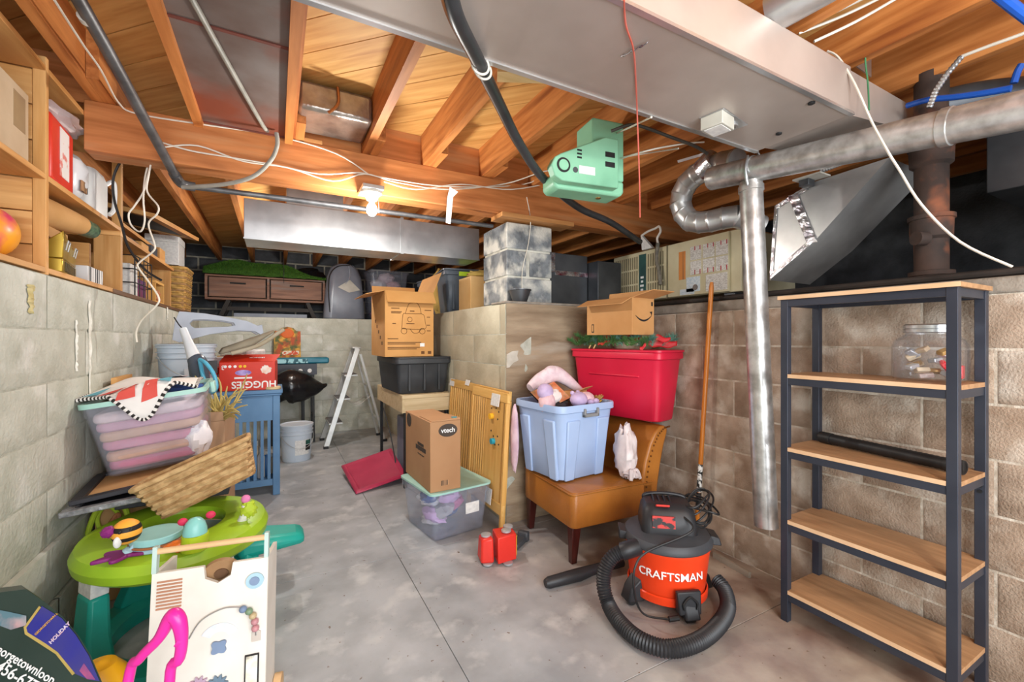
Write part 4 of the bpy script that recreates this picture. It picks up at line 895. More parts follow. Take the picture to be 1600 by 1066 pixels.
# caster feet
for an in (math.radians(x) for x in (170, -110, -15, 80)):
    m = vm(an)
    G().hexa([m @ Vector(p) for p in ((.15, -.045, .03), (.235, -.035, .028), (.235, .035, .028), (.15, .045, .03), (.168, -.04, .15), (.215, -.03, .10), (.215, .03, .10), (.168, .04, .15))]).build('caster_foot', mVB, v, bevel=.008)
    G().tube([m @ Vector((.2, -.018, .0215)), m @ Vector((.2, .018, .0215))], .0205, 14, 0).build('caster_wheel', mBLK, v)
m = vm(math.radians(-112)); G().hexa([m @ Vector(p) for p in ((.183, -.05, .06), (.222, -.05, .05), (.222, .05, .05), (.183, .05, .06), (.187, -.055, .16), (.21, -.055, .16), (.21, .055, .16), (.187, .055, .16))]).build('tool_holder', mVB, v, bevel=.006)
G().tube([m @ Vector(p) for p in ((.224, -.028, .08), (.222, -.03, .11), (.219, 0, .138), (.222, .03, .11), (.224, .028, .08))], .005, 6).build('holder_ring', mBLK, v)
# hose
r1 = lambda px_, py_, z: az(px_, py_, z)
hp_ = [r1(1010, 852, .285), r1(985, 858, .275), r1(960, 868, .245), r1(946, 888, .19), r1(943, 915, .12), r1(951, 945, .055), r1(968, 972, .043), r1(1000, 1000, .043), r1(1045, 1014, .043), r1(1090, 1003, .043), r1(1122, 978, .043), r1(1137, 950, .055), r1(1132, 922, .08), r1(1118, 905, .10)]
fp = []
for i in range(len(hp_)-1):
    a, b, c, d = hp_[max(i-1, 0)], hp_[i], hp_[i+1], hp_[min(i+2, len(hp_)-1)]; n = max(6, int((c-b).length/.0055))
    for k in range(n):
        t = k/n; fp.append(.5*((2*b)+(c-a)*t+(2*a-5*b+4*c-d)*t*t+(3*b-a-3*c+d)*t**3))
hs = G().tube(fp, [.034 if i % 2 else .0295 for i in range(len(fp))], 16, 0).build('hose', mVB, v, world=True)
G().tube([r1(1022, 846, .29), r1(985, 858, .275), r1(972, 862, .262)], .039, 18).build('hose_cuff', mVB, v, world=True)
G().tube([Vector((vx-.13, vy+.03, .275)), r1(1012, 850, .288)], .045, 18, 0).build('inlet_port', mVR, v, world=True)
# nozzle lying on the floor
n0, n1, n2, n3 = r1(852, 912, .03), r1(905, 898, .033), r1(925, 891, .036), r1(972, 878, .045)
G().tube([n0, n0.lerp(n1, .1), n1, n2, n3], [.020, .028, .032, .026, .026], 14, 0).build('wand', mVB, v, world=True)
# coiled power cord
def cpx(pts, z): return [az(u, vv, z_) for (u, vv), z_ in zip(pts, z)]
rnd = random.Random(11)
for i in range(7):
    c = Vector((vx+.13, vy-.07, .40+.012*i)); a0 = rnd.uniform(0, 1.5); e = rnd.uniform(.85, 1.15); tx, ty = rnd.uniform(-.35, .35), rnd.uniform(-.5, .2)
    G().tube([c+Euler((tx, ty, a0)).to_matrix() @ Vector((.105*e*math.cos(a), .055*e*math.sin(a), .006*math.sin(3*a))) for a in [2*PI*k/14 for k in range(15)]], .0048, 6, 3).build('power_cord', mBLK, v, world=True)
G().tube([Vector((vx+.0, vy-.1, .42)), Vector((vx-.03, vy-.17, .385)), az(1012, 862, .30), az(993, 885, .25), az(990, 915, .17), az(996, 945, .08), az(1010, 962, .03), az(1045, 968, .025)], .0048, 6).build('power_cord', mBLK, v, world=True)
G().tube([az(1045, 968, .025), az(1060, 966, .028)], .012, 10, 0).build('plug', mBLK, v, world=True)
# ================================================================ centre: boxes, crib parts, ladder, table, bucket, cabinet
mCLR = clearmat('clear_plastic', '#dfe6f8', 1.35, .10, .12)
mCLRL = M('teal_plastic', '#a9d3c8', '#9cc8bc', rough=.45)
mPLY = wood('crib_pine', '#e2b268', '#cf9a4e', 'z', rough=.5, rnd=.06)
mPLYY = wood('crib_rail_pine', '#e4b76e', '#d3a154', 'y', rough=.5, rnd=.06)
# clear tub under the educational box
ct, cb_ = tote('clear_tub', 'clear plastic tub of baby clothes on the floor under the brown toy carton', .42, .47, .295, (1.005, 2.80, .001), math.radians(8), mCLR, taper=.03, rim=.010, r=.03)
rnd = random.Random(21)
def heap(cx, cy, z0, n, w, d, mats, label, cat, rot=0, h=.035, sz=.09, group=None, names='folded_cloth'):
    for i in range(n):
        x, y = rnd.uniform(-w, w), rnd.uniform(-d, d); c, s_ = math.cos(rot), math.sin(rot)
        m = Euler((rnd.uniform(-.4, .4), rnd.uniform(-.4, .4), rnd.uniform(0, 3))).to_matrix()
        o = G().ball((cx+c*x-s_*y, cy+s_*x+c*y, z0+h*.62*i+.03), sz, sz*.75, h*1.1, 16, 10, amp=.3, fr=3, seed=i+int(cx*50), m=m).build(names, mats[i % len(mats)])
        tag(o, mats[i % len(mats)].name.replace('cloth_', '').replace('pinkhot', 'hot pink')+' '+label, cat, group)
mcl = [M('cloth_white', '#ece8ea', '#d9d4d8', rough=.95, bump=.3, scale=12), M('cloth_blue', '#4f6fb0', '#3d5a98', rough=.95), M('cloth_lilac', '#d9b6e2', '#c9a2d4', rough=.95), M('cloth_grey', '#b5b2b8', '#9c999f', rough=.95), M('cloth_pinkhot', '#e08ab8', '#d072a6', rough=.95)]
heap(1.005, 2.80, .02, 8, .09, .10, mcl, 'crumpled baby clothing inside the clear tub on the floor', 'clothing', .14, group='baby clothes in the clear floor tub', names='baby_garment')
G().loft([rr(.445, .50, .04, 5, .297), rr(.445, .5, .04, 5, .309), rr(.41, .465, .035, 5, .311)]).build('lid', mCLRL, ct)
G().bx(.03, .13, -.2245, -.2235, .13, .2, Matrix.Rotation(.0, 4, 'Z')).build('paper_label', MC['paper_white'], ct)
# toy carton with the brown oval mark
vt = carton('toy_carton', 'tall brown toy carton with a dark oval logo on the clear tub', .20, .50, .43, (.915, 2.81, .313), math.radians(2), M('cardboard_toy', '#b58a63', '#a87c56', rough=.8, scale=3), False)
mOV = M('oval_brown', '#4b4039', '#42382f', rough=.7)
G().prism([(.062*math.cos(a), .04*math.sin(a)) for a in [2*PI*k/32 for k in range(32)]], 0, .0012, Matrix.Translation((.015, -.2505, .372)) @ Matrix.Rotation(PI/2, 4, 'X')).build('logo_oval', mOV, vt)
text('vtech', .042, MC['ink_white'], vt, (.015, -.2525, .372), (PI/2, 0, 0), bold=.0008)
G().prism([(.05*math.cos(a), .045*math.sin(a)) for a in [2*PI*k/32 for k in range(32)]], 0, .0012, Matrix.Translation((-.1005, .17, .38)) @ Euler((PI/2, 0, -PI/2)).to_matrix().to_4x4()).build('logo_oval', mOV, vt)
rq = random.Random(9)
for zz, h_, y0, y1 in ((.25, .02, -.13, -.02), (.218, .03, -.17, .02), (.19, .009, -.14, -.02)):
    y = y0
    while y < y1:
        w_ = rq.uniform(.006, .014); G().bx(-.1012, -.1004, y, y+w_, zz+rq.uniform(0, .004), zz+h_).build('print_mark', mOV, vt); y += w_+.0025
G().bx(-.03, .02, -.2515, -.2505, .035, .065).build('barcode', M('barcode', '#2c2520', '#b58a63', scale=40, stretch=(4, 1, .05), lo=.48, hi=.52), vt)
G().hexa([Vector(p) for p in ((-.09, -.25, .4315), (.098, -.25, .4315), (.098, -.02, .432), (-.09, -.02, .432), (-.09, -.25, .434), (.098, -.245, .445), (.098, -.02, .4345), (-.09, -.02, .4345))]).build('top_flap', MC['cardboard_toy'], vt)
G().bx(.055, .09, -.245, -.20, .4315, .4435).build('blue_toy_edge', M('toy_teal', '#2f9fb4', '#268c9f', rough=.4), vt)
# red toy truck on the floor, lying on its side
rtk = thing('toy_truck', 'red plastic toy truck with silver wheels tipped over on the floor', 'toy', (1.09, 2.22, 0), math.radians(-12))
mTR = M('toy_red', '#e0372c', '#d42e24', rough=.4)
G().hexa([Vector(p) for p in ((-.09, -.06, .012), (-.015, -.07, .012), (-.015, .05, .012), (-.09, .04, .012), (-.085, -.05, .14), (-.02, -.065, .15), (-.02, .04, .15), (-.085, .03, .14))]).build('cab', mTR, rtk, bevel=.012)
G().hexa([Vector(p) for p in ((0, -.09, .012), (.115, -.06, .012), (.115, .06, .012), (0, .05, .012), (0, -.085, .155), (.115, -.055, .155), (.115, .055, .155), (0, .045, .155))]).build('cargo_box', mTR, rtk, bevel=.006)
mWHL = M('wheel_silver', '#c4c4c6', '#a9a9ac', rough=.35, metal=.3)
for (x, y, z0) in ((-.05, -.01, .142), (.065, -.02, .156), (.09, .03, .156), (-.05, -.05, .001), (.06, -.075, .001)):
    G().lathe([(.02, 0), (.028, .003), (.028, .012), (.018, .014)], 18, (x, y, z0)).build('wheel', mWHL, rtk)
G().bx(.116, .119, -.05, .03, .03, .14).build('yellow_stripe', M('toy_yellow', '#f0b62a', '#e5a81c'), rtk)
# dark plastic foot piece
df = thing('plastic_bracket', 'dark grey plastic bracket lying beside the toy truck', 'bracket', (1.31, 2.31, 0), math.radians(35))
G().bx(-.09, .05, -.03, .03, .004, .035).build('arm', mVG, df, bevel=.008); G().bx(.03, .07, -.035, .035, .0, .06).build('cap', mVG, df, bevel=.01)
# crib side rails leaning on the return wall
def crib(name, label, y0, y1, xt, xb, zt, board=None, n=15, legs=True):
    t = thing(name, label, 'crib panel', ((xt+xb)/2, (y0+y1)/2, 0))
    L = lambda z: xb+(xt-xb)*z/zt
    pt = lambda y, z, o=0: Vector((L(z)+o, y, z))
    up = Vector((xt-xb, 0, zt)).normalized()
    def bar(a, b, w, h, nm, mt): return G().bar(a, b, w, h, up=up).build(nm, mt, t, bevel=.003, world=True)
    bar(pt(y0, zt-.03), pt(y1, zt-.03), .022, .062, 'top_rail', mPLYY)
    bar(pt(y0, .16), pt(y1, .16), .022, .07, 'bottom_rail', mPLYY)
    for y in (y0+.014, y1-.014): G().bar(pt(y, .002), pt(y, zt-.062), .028, .024, up=(0, 1, 0)).build('end_post', mPLY, t, bevel=.003, world=True)
    ys = [y0+.08+(y1-y0-.13)*k/(n-1) for k in range(n)]
    for y in ys:
        if board and board[0] < y < board[1]: continue
        G().cyl(pt(y, .19), pt(y, zt-.06), .009, n=8).build('spindle', mPLY, t, world=True)
    if board:
        b = G().hexa([pt(board[0], .195, -.006), pt(board[1], .195, -.006), pt(board[1], .195, .006), pt(board[0], .195, .006), pt(board[0], zt-.062, -.006), pt(board[1], zt-.062, -.006), pt(board[1], zt-.062, .006), pt(board[0], zt-.062, .006)]).build('solid_panel', mPLY, t, world=True)
        for (dy, z) in ((.09, .78), (.12, .74), (.16, .79), (.2, .77), (.19, .72), (.1, .63), (.14, .6), (.2, .61), (.22, .56), (.17, .55)):
            G().cyl(pt(board[1]-dy, z, -.0085), pt(board[1]-dy, z, -.005), .006, n=8).build('peg_hole', mBLK, b, world=True)
        for (dy, z, c_) in ((.11, .73, 'toy_yellow'), (.15, .57, 'toy_teal')):
            G().cyl(pt(board[1]-dy, z, -.03), pt(board[1]-dy, z, -.006), .02, n=16).build('peg', MC[c_], b, world=True)
    return t
cr = crib('crib_rail', 'pale pine crib rail with thin spindles leaning against the return wall', 2.50, 3.57, 1.348, 1.29, .905, None, 22)
cr2 = crib('crib_end_panel', 'pine crib end panel with peg holes leaning in front of the spindle rail', 2.44, 3.0, 1.306, 1.252, .90, (2.50, 2.76), 13)
for u, v in ((0, 0),):
    G().bx(1.225, 1.262, 2.60, 2.72, .80, .875).build('paper_tag', MC['paper_white'], cr2, world=True) if False else None
tagm = lambda p, w, h: G().hexa([p+Vector((0, -w, -h)), p+Vector((0, w, -h)), p+Vector((.003, w, -h)), p+Vector((.003, -w, -h)), p+Vector((.012, -w, h)), p+Vector((.012, w, h)), p+Vector((.015, w, h)), p+Vector((.015, -w, h))])
tagm(Vector((1.278, 2.60, .845)), .06, .04).build('paper_tag', MC['paper_white'], cr2, world=True)
tagm(Vector((1.235, 2.62, .21)), .045, .05).build('paper_tag', MC['paper_white'], cr2, world=True)
tagm(Vector((1.328, 3.54, .88)), .05, .03).build('paper_tag', MC['paper_white'], cr, world=True)
tagm(Vector((1.328, 3.2, .905)), .04, .02).build('paper_tag', MC['paper_white'], cr, world=True)
pb_ = thing('quilted_bumper', 'pink quilted crib bumper tucked behind the crib end panel', 'bumper', (1.34, 2.44, .4))
G().ball((1.335, 2.425, .62), .022, .04, .21, amp=.12).build('cushion', M('bumper_pink', '#d9bcc6', '#c8a6b4', rough=.95, bump=.5, scale=14), pb_, world=True)
# ---------------------------------------------------------------- side table, black tote, toy wagon carton
mTT = wood('table_top_pine', '#d6c29c', '#bfa67c', 'x', rough=.55)
tb = thing('work_table', 'light wood table with thin black legs beside the return wall', 'table', (1.1, 3.95, 0))
x0, x1, y0, y1 = .92, 1.355, 3.60, 4.6
tb_top = G().bx(x0, x1, y0, y1, .749, .782).build('table_top', mTT, tb, bevel=.003, world=True)
for a in ((x0, x0+.02, y0, y1), (x1-.02, x1, y0, y1)): G().bx(a[0], a[1], a[2], a[3], .635, .7485).build('apron', MC['table_top_pine'], tb, world=True)
for a in ((x0+.0205, x1-.0205, y0, y0+.02), (x0+.0205, x1-.0205, y1-.02, y1)): G().bx(a[0], a[1], a[2], a[3], .635, .7485).build('apron', MC['table_top_pine'], tb, world=True)
for x in (x0+.022, x1-.05):
    for y in (y0+.022, y1-.05): G().bx(x, x+.025, y, y+.025, .001, .748).build('leg', mBLK, tb, world=True)
G().tube([(x0+.04, y0+.3, .02), (x0+.05, y0+.6, .3), (x0+.04, y0+.9, .55)], .006, 6).build('brace', mDARKM, tb, world=True)
tag(G().bx(1.0, 1.27, 3.72, 3.79, .003, .60).build('purple_board', M('deep_purple', '#3b2a78', '#2f2164', rough=.5)), 'deep purple board standing under the light wood table', 'board')
tag(G().bx(1.06, 1.32, 4.0, 4.35, .003, .5).build('grey_crate', M('crate_grey', '#8e95a8', '#7c8398', rough=.5), bevel=.01), 'plain grey bin standing under the light wood table', 'bin')
mDT = M('black_tote', '#3a3c3f', '#2d2f32', rough=.5, scale=6)
dt, _b = tote('black_tub', 'scuffed black plastic tub with lid on the light wood table', .48, .72, .30, (1.115, 4.0, .783), math.radians(1), mDT, taper=.03, rim=.012, r=.04)
G().loft([rr(.5, .74, .05, 5, .302), rr(.5, .74, .05, 5, .313), rr(.46, .70, .045, 5, .315)]).build('lid', mDT, dt)
for x in (-.13, .0, .13): G().bx(x-.008, x+.008, -.365, -.345, .03, .25, Matrix.Rotation(-.0, 4, 'X')).build('moulded_rib', mDT, dt)
wb = carton('wagon_carton', 'big open brown carton printed with a toy vehicle on the black tub', .425, .58, .56, (1.02, 4.02, 1.0995), math.radians(0), M('cardboard_orange', '#cf9a5c', '#c08a4c', rough=.75, scale=3), True, (('f', 232, .13), ('l', 193, .16), ('r', 112, .2), ('b', 95, .1)))
INK = M('print_brown', '#6b4522', '#5d3b1c', rough=.8)
yf = -.2905
def pl_rect(x0, x1, z0, z1, mt=INK, nm='print_mark'): return G().bx(x0, x1, yf-.0008, yf, z0, z1).build(nm, mt, wb)
def pl_line(pts, r=.0022): return G().tube([Vector((x, yf, z)) for x, z in pts], r, 4, 4).build('print_drawing', INK, wb)
pl_line([(-.07, .24), (-.06, .36), (-.03, .37), (.05, .37), (.12, .365), (.135, .3), (.13, .24), (-.07, .24)])
pl_line([(-.04, .37), (-.02, .43), (.0, .46), (.06, .465), (.09, .42), (.1, .37)])
for x in (-.05, .11): pl_line([(x+.025*math.cos(a), .22+.025*math.sin(a)) for a in [2*PI*k/12 for k in range(13)]])
pl_line([(-.0+.02*math.cos(a), .32+.02*math.sin(a)) for a in [2*PI*k/12 for k in range(13)]]); pl_line([(0, .24), (.03, .205), (.07, .205), (.1, .24)])
pl_rect(-.03, .04, .281, .288); pl_rect(.0, .04, .388, .398)
for i, (a, b, z) in enumerate(((-.16, -.09, .41), (-.16, -.07, .38), (-.16, -.08, .37), (-.19, -.1, .15), (-.19, .1, .118), (-.19, .05, .105), (-.19, .09, .075), (-.19, .06, .062), (-.15, -.12, .28), (.13, .19, .40), (.15, .18, .34), (.15, .18, .27), (.15, .185, .22))): pl_rect(a, b, z, z+.007)
for x in (.1, .16): pl_rect(x, x+.03, .02, .045)
pl_rect(.09, .13, .085, .115, MC['paper_white'])
for i in range(5): G().bx(-.2133, -.2125, -.2+.07*i, -.16+.07*i, .1+.05*i, .13+.05*i).build('print_mark', INK, wb)
# red lid lying tilted on the floor
ld = [Vector(p) for p in ((.53, 4.28, .07), (.565, 3.66, .005), (1.0, 3.75, .06), (1.0, 4.32, .17))]
n = (ld[1]-ld[0]).cross(ld[2]-ld[0]).normalized(); n = n if n.z > 0 else -n
cl_ = sum(ld, Vector())/4
lidt = thing('tub_lid', 'raspberry red plastic tub lid lying tilted on the floor by the table', 'lid', cl_)
inn = [p.lerp(cl_, .14) for p in ld]
G().loft([[p-n*.004 for p in ld], [p+n*.012 for p in ld], [p.lerp(cl_, .06)+n*.02 for p in ld], [p+n*.02 for p in inn], [p.lerp(cl_, .05)+n*.012 for p in inn]]).build('panel', M('raspberry', '#c03a5c', '#b03052', rough=.4, scale=4), lidt, bevel=.012, world=True)
tag(G().bx(.87, 1.02, 3.98, 4.2, .0, .06).build('lid_prop', mVG, bevel=.01), 'dark plastic block under the raspberry red lid', 'block')
# ---------------------------------------------------------------- ladder
la = thing('step_ladder', 'folding aluminium step ladder with three grey treads by the back wall', 'ladder', (.85, 5.6, 0))
mAL = M('aluminium', '#d0d2d0', '#bcbebc', rough=.4, metal=.4, scale=8)
F0, F1 = Vector((.50, 5.36, .002)), Vector((.50, 5.84, .002)); T0, T1 = Vector((.86, 5.45, 1.14)), Vector((.86, 5.74, 1.14))
B0, B1 = Vector((1.17, 5.42, .002)), Vector((1.17, 5.80, .002))
for a, b in ((F0, T0), (F1, T1)): G().bar(a+(b-a)*.015, b, .022, .055, up=(1, 0, .4)).build('front_rail', mAL, la, bevel=.003, world=True)
for a, b in ((B0, T0), (B1, T1)): G().bar(a+(b-a)*.015, b-(b-a)*.06+Vector((.012, 0, 0)), .02, .03, up=(1, 0, .4)).build('rear_rail', mAL, la, bevel=.003, world=True)
mTRD = M('tread_grey', '#6e6f72', '#5c5d60', rough=.7)
for k in (.24, .48, .72):
    a, b = F0.lerp(T0, k), F1.lerp(T1, k)
    st = G().bx(a.x-.05, a.x+.10, a.y+.0, b.y, a.z-.012, a.z+.008).build('step', mAL, la, bevel=.003, world=True)
    G().bx(a.x-.045, a.x+.095, a.y+.015, b.y-.015, a.z+.0082, a.z+.012).build('tread', mTRD, st, world=True)
for k in (.25, .6): G().bar(B0.lerp(T0, k), B1.lerp(T1, k), .012, .02).build('rear_brace', mAL, la, world=True)
G().bx(.80, .90, 5.44, 5.75, 1.135, 1.155).build('top_cap', mAL, la, bevel=.006, world=True)
for p in (F0, F1, B0, B1): G().bx(p.x-.025, p.x+.03, p.y-.015, p.y+.015, .0, .03).build('foot', mBLK, la, bevel=.003, world=True)
for a, b in ((F0, B0), (F1, B1)): G().tube([a.lerp(T0, .5), (a+b)/2*.5+T0*.5+Vector((0, 0, -.1)), b.lerp(T0, .5)], .003, 5).build('spreader_cord', mGAL, la, world=True)
# ---------------------------------------------------------------- bucket on the floor
mBK = M('bucket_white', '#c9d3de', '#bcc8d6', rough=.45, scale=5)
def bucket(name, label, loc, r=.152, h=.37, rot=0, lid=True):
    b = thing(name, label, 'bucket', loc, rot)
    G().lathe([(.0, .0), (r*.86, .0), (r*.88, .008), (r*.97, h*.72), (r*1.0, h*.73), (r*1.04, h*.735), (r*1.04, h*.75), (r*.98, h*.755), (r*.985, h*.83), (r*1.05, h*.835), (r*1.05, h*.85), (r*.99, h*.855), (r*1.0, h*.93), (r*1.06, h*.935), (r*1.06, h*.975), (r*.95, h*.98), (r*.94, h*.95)], 36, cap0=False).build('pail', mBK, b)
    if lid: G().lathe([(r*1.0, h*.98), (r*1.07, h*.98), (r*1.07, h*1.0), (r*.98, h*1.01), (r*.9, h*.985), (0, h*.985)], 36, cap1=False).build('lid', mBK, b)
    G().tube([(r*1.05*math.cos(a), r*1.05*math.sin(a), h*.8-.16*abs(math.sin(a))) for a in [-PI+PI*k/12 for k in range(13)]], .003, 5).build('wire_handle', mGAL, b)
    return b
bk1 = bucket('plastic_bucket', 'pale blue grey plastic bucket with green label on the floor under the black bag', (.19, 5.05, 0), rot=.3)
for nm, mt, a0, a1, z0, z1 in (('paper_label', MC['paper_white'], -2.0, -1.0, .07, .22), ('label_band', M('label_green', '#2d7a66', '#1d2a2a', scale=20), -1.3, -.85, .17, .215), ('label_band', mBLK, -1.3, -.85, .11, .165)):
    g = G(); rad = .150 if nm == 'paper_label' else .1512
    g.grid(lambda i, j: Vector(((rad-.012*(1-(z0+j*(z1-z0))/.27))*math.cos(a0+i*(a1-a0)), (rad-.012*(1-(z0+j*(z1-z0))/.27))*math.sin(a0+i*(a1-a0)), z0+j*(z1-z0))), 8, 1); g.build(nm, mt, bk1, fix=False)
# ---------------------------------------------------------------- black folding table with bag, keyboard box and picture
ft = thing('folding_table', 'small black folding table standing against the back wall', 'table', (.22, 6.0, 0))
G().bx(-.16, .44, 5.78, 6.2, .90, .95).build('top', mBLK, ft, bevel=.006, world=True)
G().bx(-.16, .44, 5.775, 5.785, .82, .95).build('front_panel', M('black_print_panel', '#20212a', '#2a2c38', rough=.4), ft, world=True)
for x in (.26, .36): G().lathe([(.03, 0), (.03, .002)], 16, (x, 5.7745, .87), Matrix.Translation((0, 0, 0))) if False else G().cyl((x, 5.7735, .87), (x, 5.7745, .87), .024, n=16).build('printed_mark', MC['paper_white'], ft, world=True)
for x in (.30, .41):
    for y in (5.80, 6.16): G().bar((x, y, .001), (x-.01, y, .9), .022, .022).build('leg', mBLK, ft, world=True)
for x in (-.14, -.04):
    for y in (5.80, 6.16): G().bar((x, y, .001), (x, y, .9), .022, .022).build('leg', mBLK, ft, world=True)
for y in (5.80, 6.16): G().bar((.30, y, .06), (.41, y, .06), .02, .02).build('stretcher', mBLK, ft, world=True)
G().bar((.41, 5.8, .30), (.41, 6.16, .30), .02, .02).build('stretcher', mBLK, ft, world=True)
kb = thing('teal_case', 'flat teal toy case with pale printed band on the black folding table', 'case', (.2, 5.9, .951))
G().bx(-.25, .38, -.11, .11, 0, .075).build('case', M('case_teal', '#2d7f95', '#246d82', rough=.4), kb, bevel=.02)
G().bx(-.2, .14, -.1115, -.1105, .012, .06).build('printed_band', M('band_print', '#9fd0d8', '#2b5a66', scale=28, stretch=(1, 1, .5), lo=.5, hi=.56), kb)
pc = thing('painted_plaque', 'autumn coloured painted plaque with arched top leaning on the back wall', 'plaque', (.13, 6.14, .9515), (math.radians(-8), 0, 0))
poly = [(-.15, 0), (.15, 0), (.15, .40), (.1, .405), (.07, .44), (.0, .46), (-.07, .44), (-.1, .405), (-.15, .40)]
G().prism(poly, -.008, .008, Matrix.Rotation(PI/2, 4, 'X')).build('board', M('autumn_paint', '#d9a23a', '#b04a1e', scale=9, c3='#4d5a2a', s3=13, t3=.52, lo=.45, hi=.55), pc)
G().bx(-.06, .13, -.0105, -.0085, .10, .15).build('painted_band', M('band_orange', '#cf4a22', '#e0dac4', scale=40, lo=.5, hi=.54), pc)
G().ball((.0, -.012, .37), .075, .006, .06).build('painted_pumpkin', M('pumpkin', '#e0701f', '#c8581a'), pc)
bg = thing('rubbish_bag', 'shiny black rubbish bag slung under the folding table front', 'bag', (.2, 5.55, .5))
mRB = M('bin_bag', '#121214', '#1c1c1f', rough=.22, bump=.9, scale=5, bscale=9)
G().tube([(-.24, -.02, .05), (-.18, 0, .16), (-.05, 0, .21), (.1, 0, .2), (.2, 0, .19), (.29, 0, .2), (.33, 0, .22)], [.06, .17, .20, .165, .10, .03, .012], 20, 6).build('bag', mRB, bg)
# ---------------------------------------------------------------- blue cabinet
mBC = M('cabinet_blue', '#5d86ae', '#527aa2', rough=.5, scale=6)
cbn = thing('blue_cabinet', 'slate blue wooden crib end cabinet with vertical slats', 'cabinet', (-.17, 4.2, 0))
X0c, X1c, Y0c, Y1c = -.42, .03, 3.97, 4.42
G().bx(X0c-.02, X1c+.02, Y0c-.02, Y1c+.02, .815, .845).build('top', mBC, cbn, bevel=.006, world=True)
G().bx(X0c-.012, X1c+.012, Y0c-.012, Y1c+.012, .80, .8145).build('cornice', mBC, cbn, bevel=.004, world=True)
for x in (X0c, X1c-.05):
    for y in (Y0c, Y1c-.05): G().bx(x, x+.05, y, y+.05, .001, .80).build('leg', mBC, cbn, bevel=.003, world=True)
G().bx(X0c+.05, X1c-.05, Y0c+.012, Y0c+.03, .60, .80).build('apron', mBC, cbn, world=True); G().bx(X0c+.05, X1c-.05, Y0c+.01, Y0c+.035, .08, .13).build('bottom_rail', mBC, cbn, world=True)
G().bx(X1c-.03, X1c-.012, Y0c+.05, Y1c-.05, .08, .80).build('side_panel', mBC, cbn, world=True); G().bx(X0c+.012, X0c+.03, Y0c+.05, Y1c-.05, .08, .80).build('side_panel', mBC, cbn, world=True)
G().bx(X0c+.04, X1c-.04, Y0c+.04, Y1c-.05, .11, .128).build('shelf', mBC, cbn, world=True)
for i in range(7):
    x = X0c+.085+i*.048; G().bx(x-.011, x+.011, Y0c+.014, Y0c+.03, .131, .60).build('slat', mBC, cbn, world=True)
rnd = random.Random(8)
for i in range(9):
    c = [('#e8e6e2', 'white'), ('#2f6fb0', 'blue'), ('#d9c9b0', 'cream')][i % 3]
    bt_ = thing('bottle', c[1]+' plastic bottle standing inside the slatted blue cabinet', 'bottle', (X0c+.10+.036*i, Y0c+.10+.05*(i % 3), .129), 0, 'bottles inside the blue cabinet')
    h = .16+.04*((i*7) % 4)
    G().lathe([(.0, 0), (.026, .0), (.028, .01), (.028, h*.7), (.012, h*.82), (.012, h*.86)], 14, cap0=False).build('body', M('bottle_'+c[1], c[0], rough=.35), bt_)
    G().cyl((0, 0, h*.86), (0, 0, h), .014, n=12).build('cap', MC['paper_white'], bt_)
# nappy cartons upside down on the cabinet
mHR = M('carton_red', '#d3331c', '#c62c17', rough=.45); mHP = M('carton_panel', '#e8e2e0', '#d9cfd0', rough=.5)
hb = thing('nappy_carton', 'red nappy carton standing upside down on the blue cabinet', 'carton', (-.185, 4.12, .846), math.radians(-4))
G().bx(-.19, .19, -.12, .13, 0, .225).build('body', mHR, hb, bevel=.003)
G().hexa([Vector(p) for p in ((-.19, -.12, .2255), (.19, -.12, .2255), (.22, .02, .275), (-.17, .02, .275), (-.19, -.116, .2285), (.19, -.116, .2285), (.22, .024, .278), (-.17, .024, .278))]).build('flap', mHR, hb)
text('HUGGIES', .075, MC['ink_white'], hb, (.045, -.122, .048), Euler((PI/2, PI, 0)), bold=.0015)
G().bx(-.09, .03, -.1215, -.1203, .093, .106).build('print_mark', MC['ink_white'], hb)
text('HUGGIES', .026, MC['ink_white'], hb, (.06, -.07, .255), Euler((PI/2-1.2, 0, 0)))
G().prism([(.055*math.cos(a)*(1 if abs(math.cos(a)) < .9 else 1), .022*math.sin(a)) for a in [2*PI*k/24 for k in range(24)]], 0, .001, Matrix.Translation((-.03, -.1205, .14)) @ Matrix.Rotation(PI/2, 4, 'X')).build('printed_panel', M('print_violet', '#b9a6dc', '#7e6ab8', scale=20), hb)
G().ball((.125, -.1205, .16), .035, .0012, .03, amp=.5, seed=3).build('printed_baby', M('print_skin', '#e6c2b0', '#f0e6e0', scale=25), hb)
for i, x in enumerate((-.15, -.12, -.085, -.05, -.02)): G().ball((x, -.1205, .19), .011, .001, .011).build('printed_dot', M('print_yellow', '#f0c22e', '#e8b422') if i > 2 else MC['ink_white'], hb)
text('3', .05, MC['ink_white'], hb, (-.165, -.122, .185), Euler((PI/2, PI, 0)))
h2 = thing('nappy_carton', 'second red nappy carton half hidden behind the upside down one', 'carton', (-.42, 4.22, .846), math.radians(25))
G().bx(-.07, .07, -.12, .12, 0, .18).build('body', mHR, h2, bevel=.003); text('HUGGIES', .04, MC['ink_white'], h2, (0, -.122, .04), Euler((PI/2, PI, 0))); G().ball((0, -.1205, .12), .03, .001, .025, amp=.5).build('printed_baby', MC['print_skin'], h2)
tag(G().bx(-.45, -.05, 4.26, 4.40, .846, 1.10).build('white_carton', MC['paper_white'], bevel=.003), 'plain white carton behind the red nappy carton', 'carton')
tag(G().lathe([(0, .0), (.055, .0), (.058, .004), (.058, .018), (.05, .022), (0, .022)], 28, (-.02, 4.02, .846), cap0=False, cap1=False).build('wooden_disc', M('disc_wood', '#dcc79a', '#c9b083', rough=.6)), 'round pale wooden disc lying on the blue cabinet corner', 'disc')
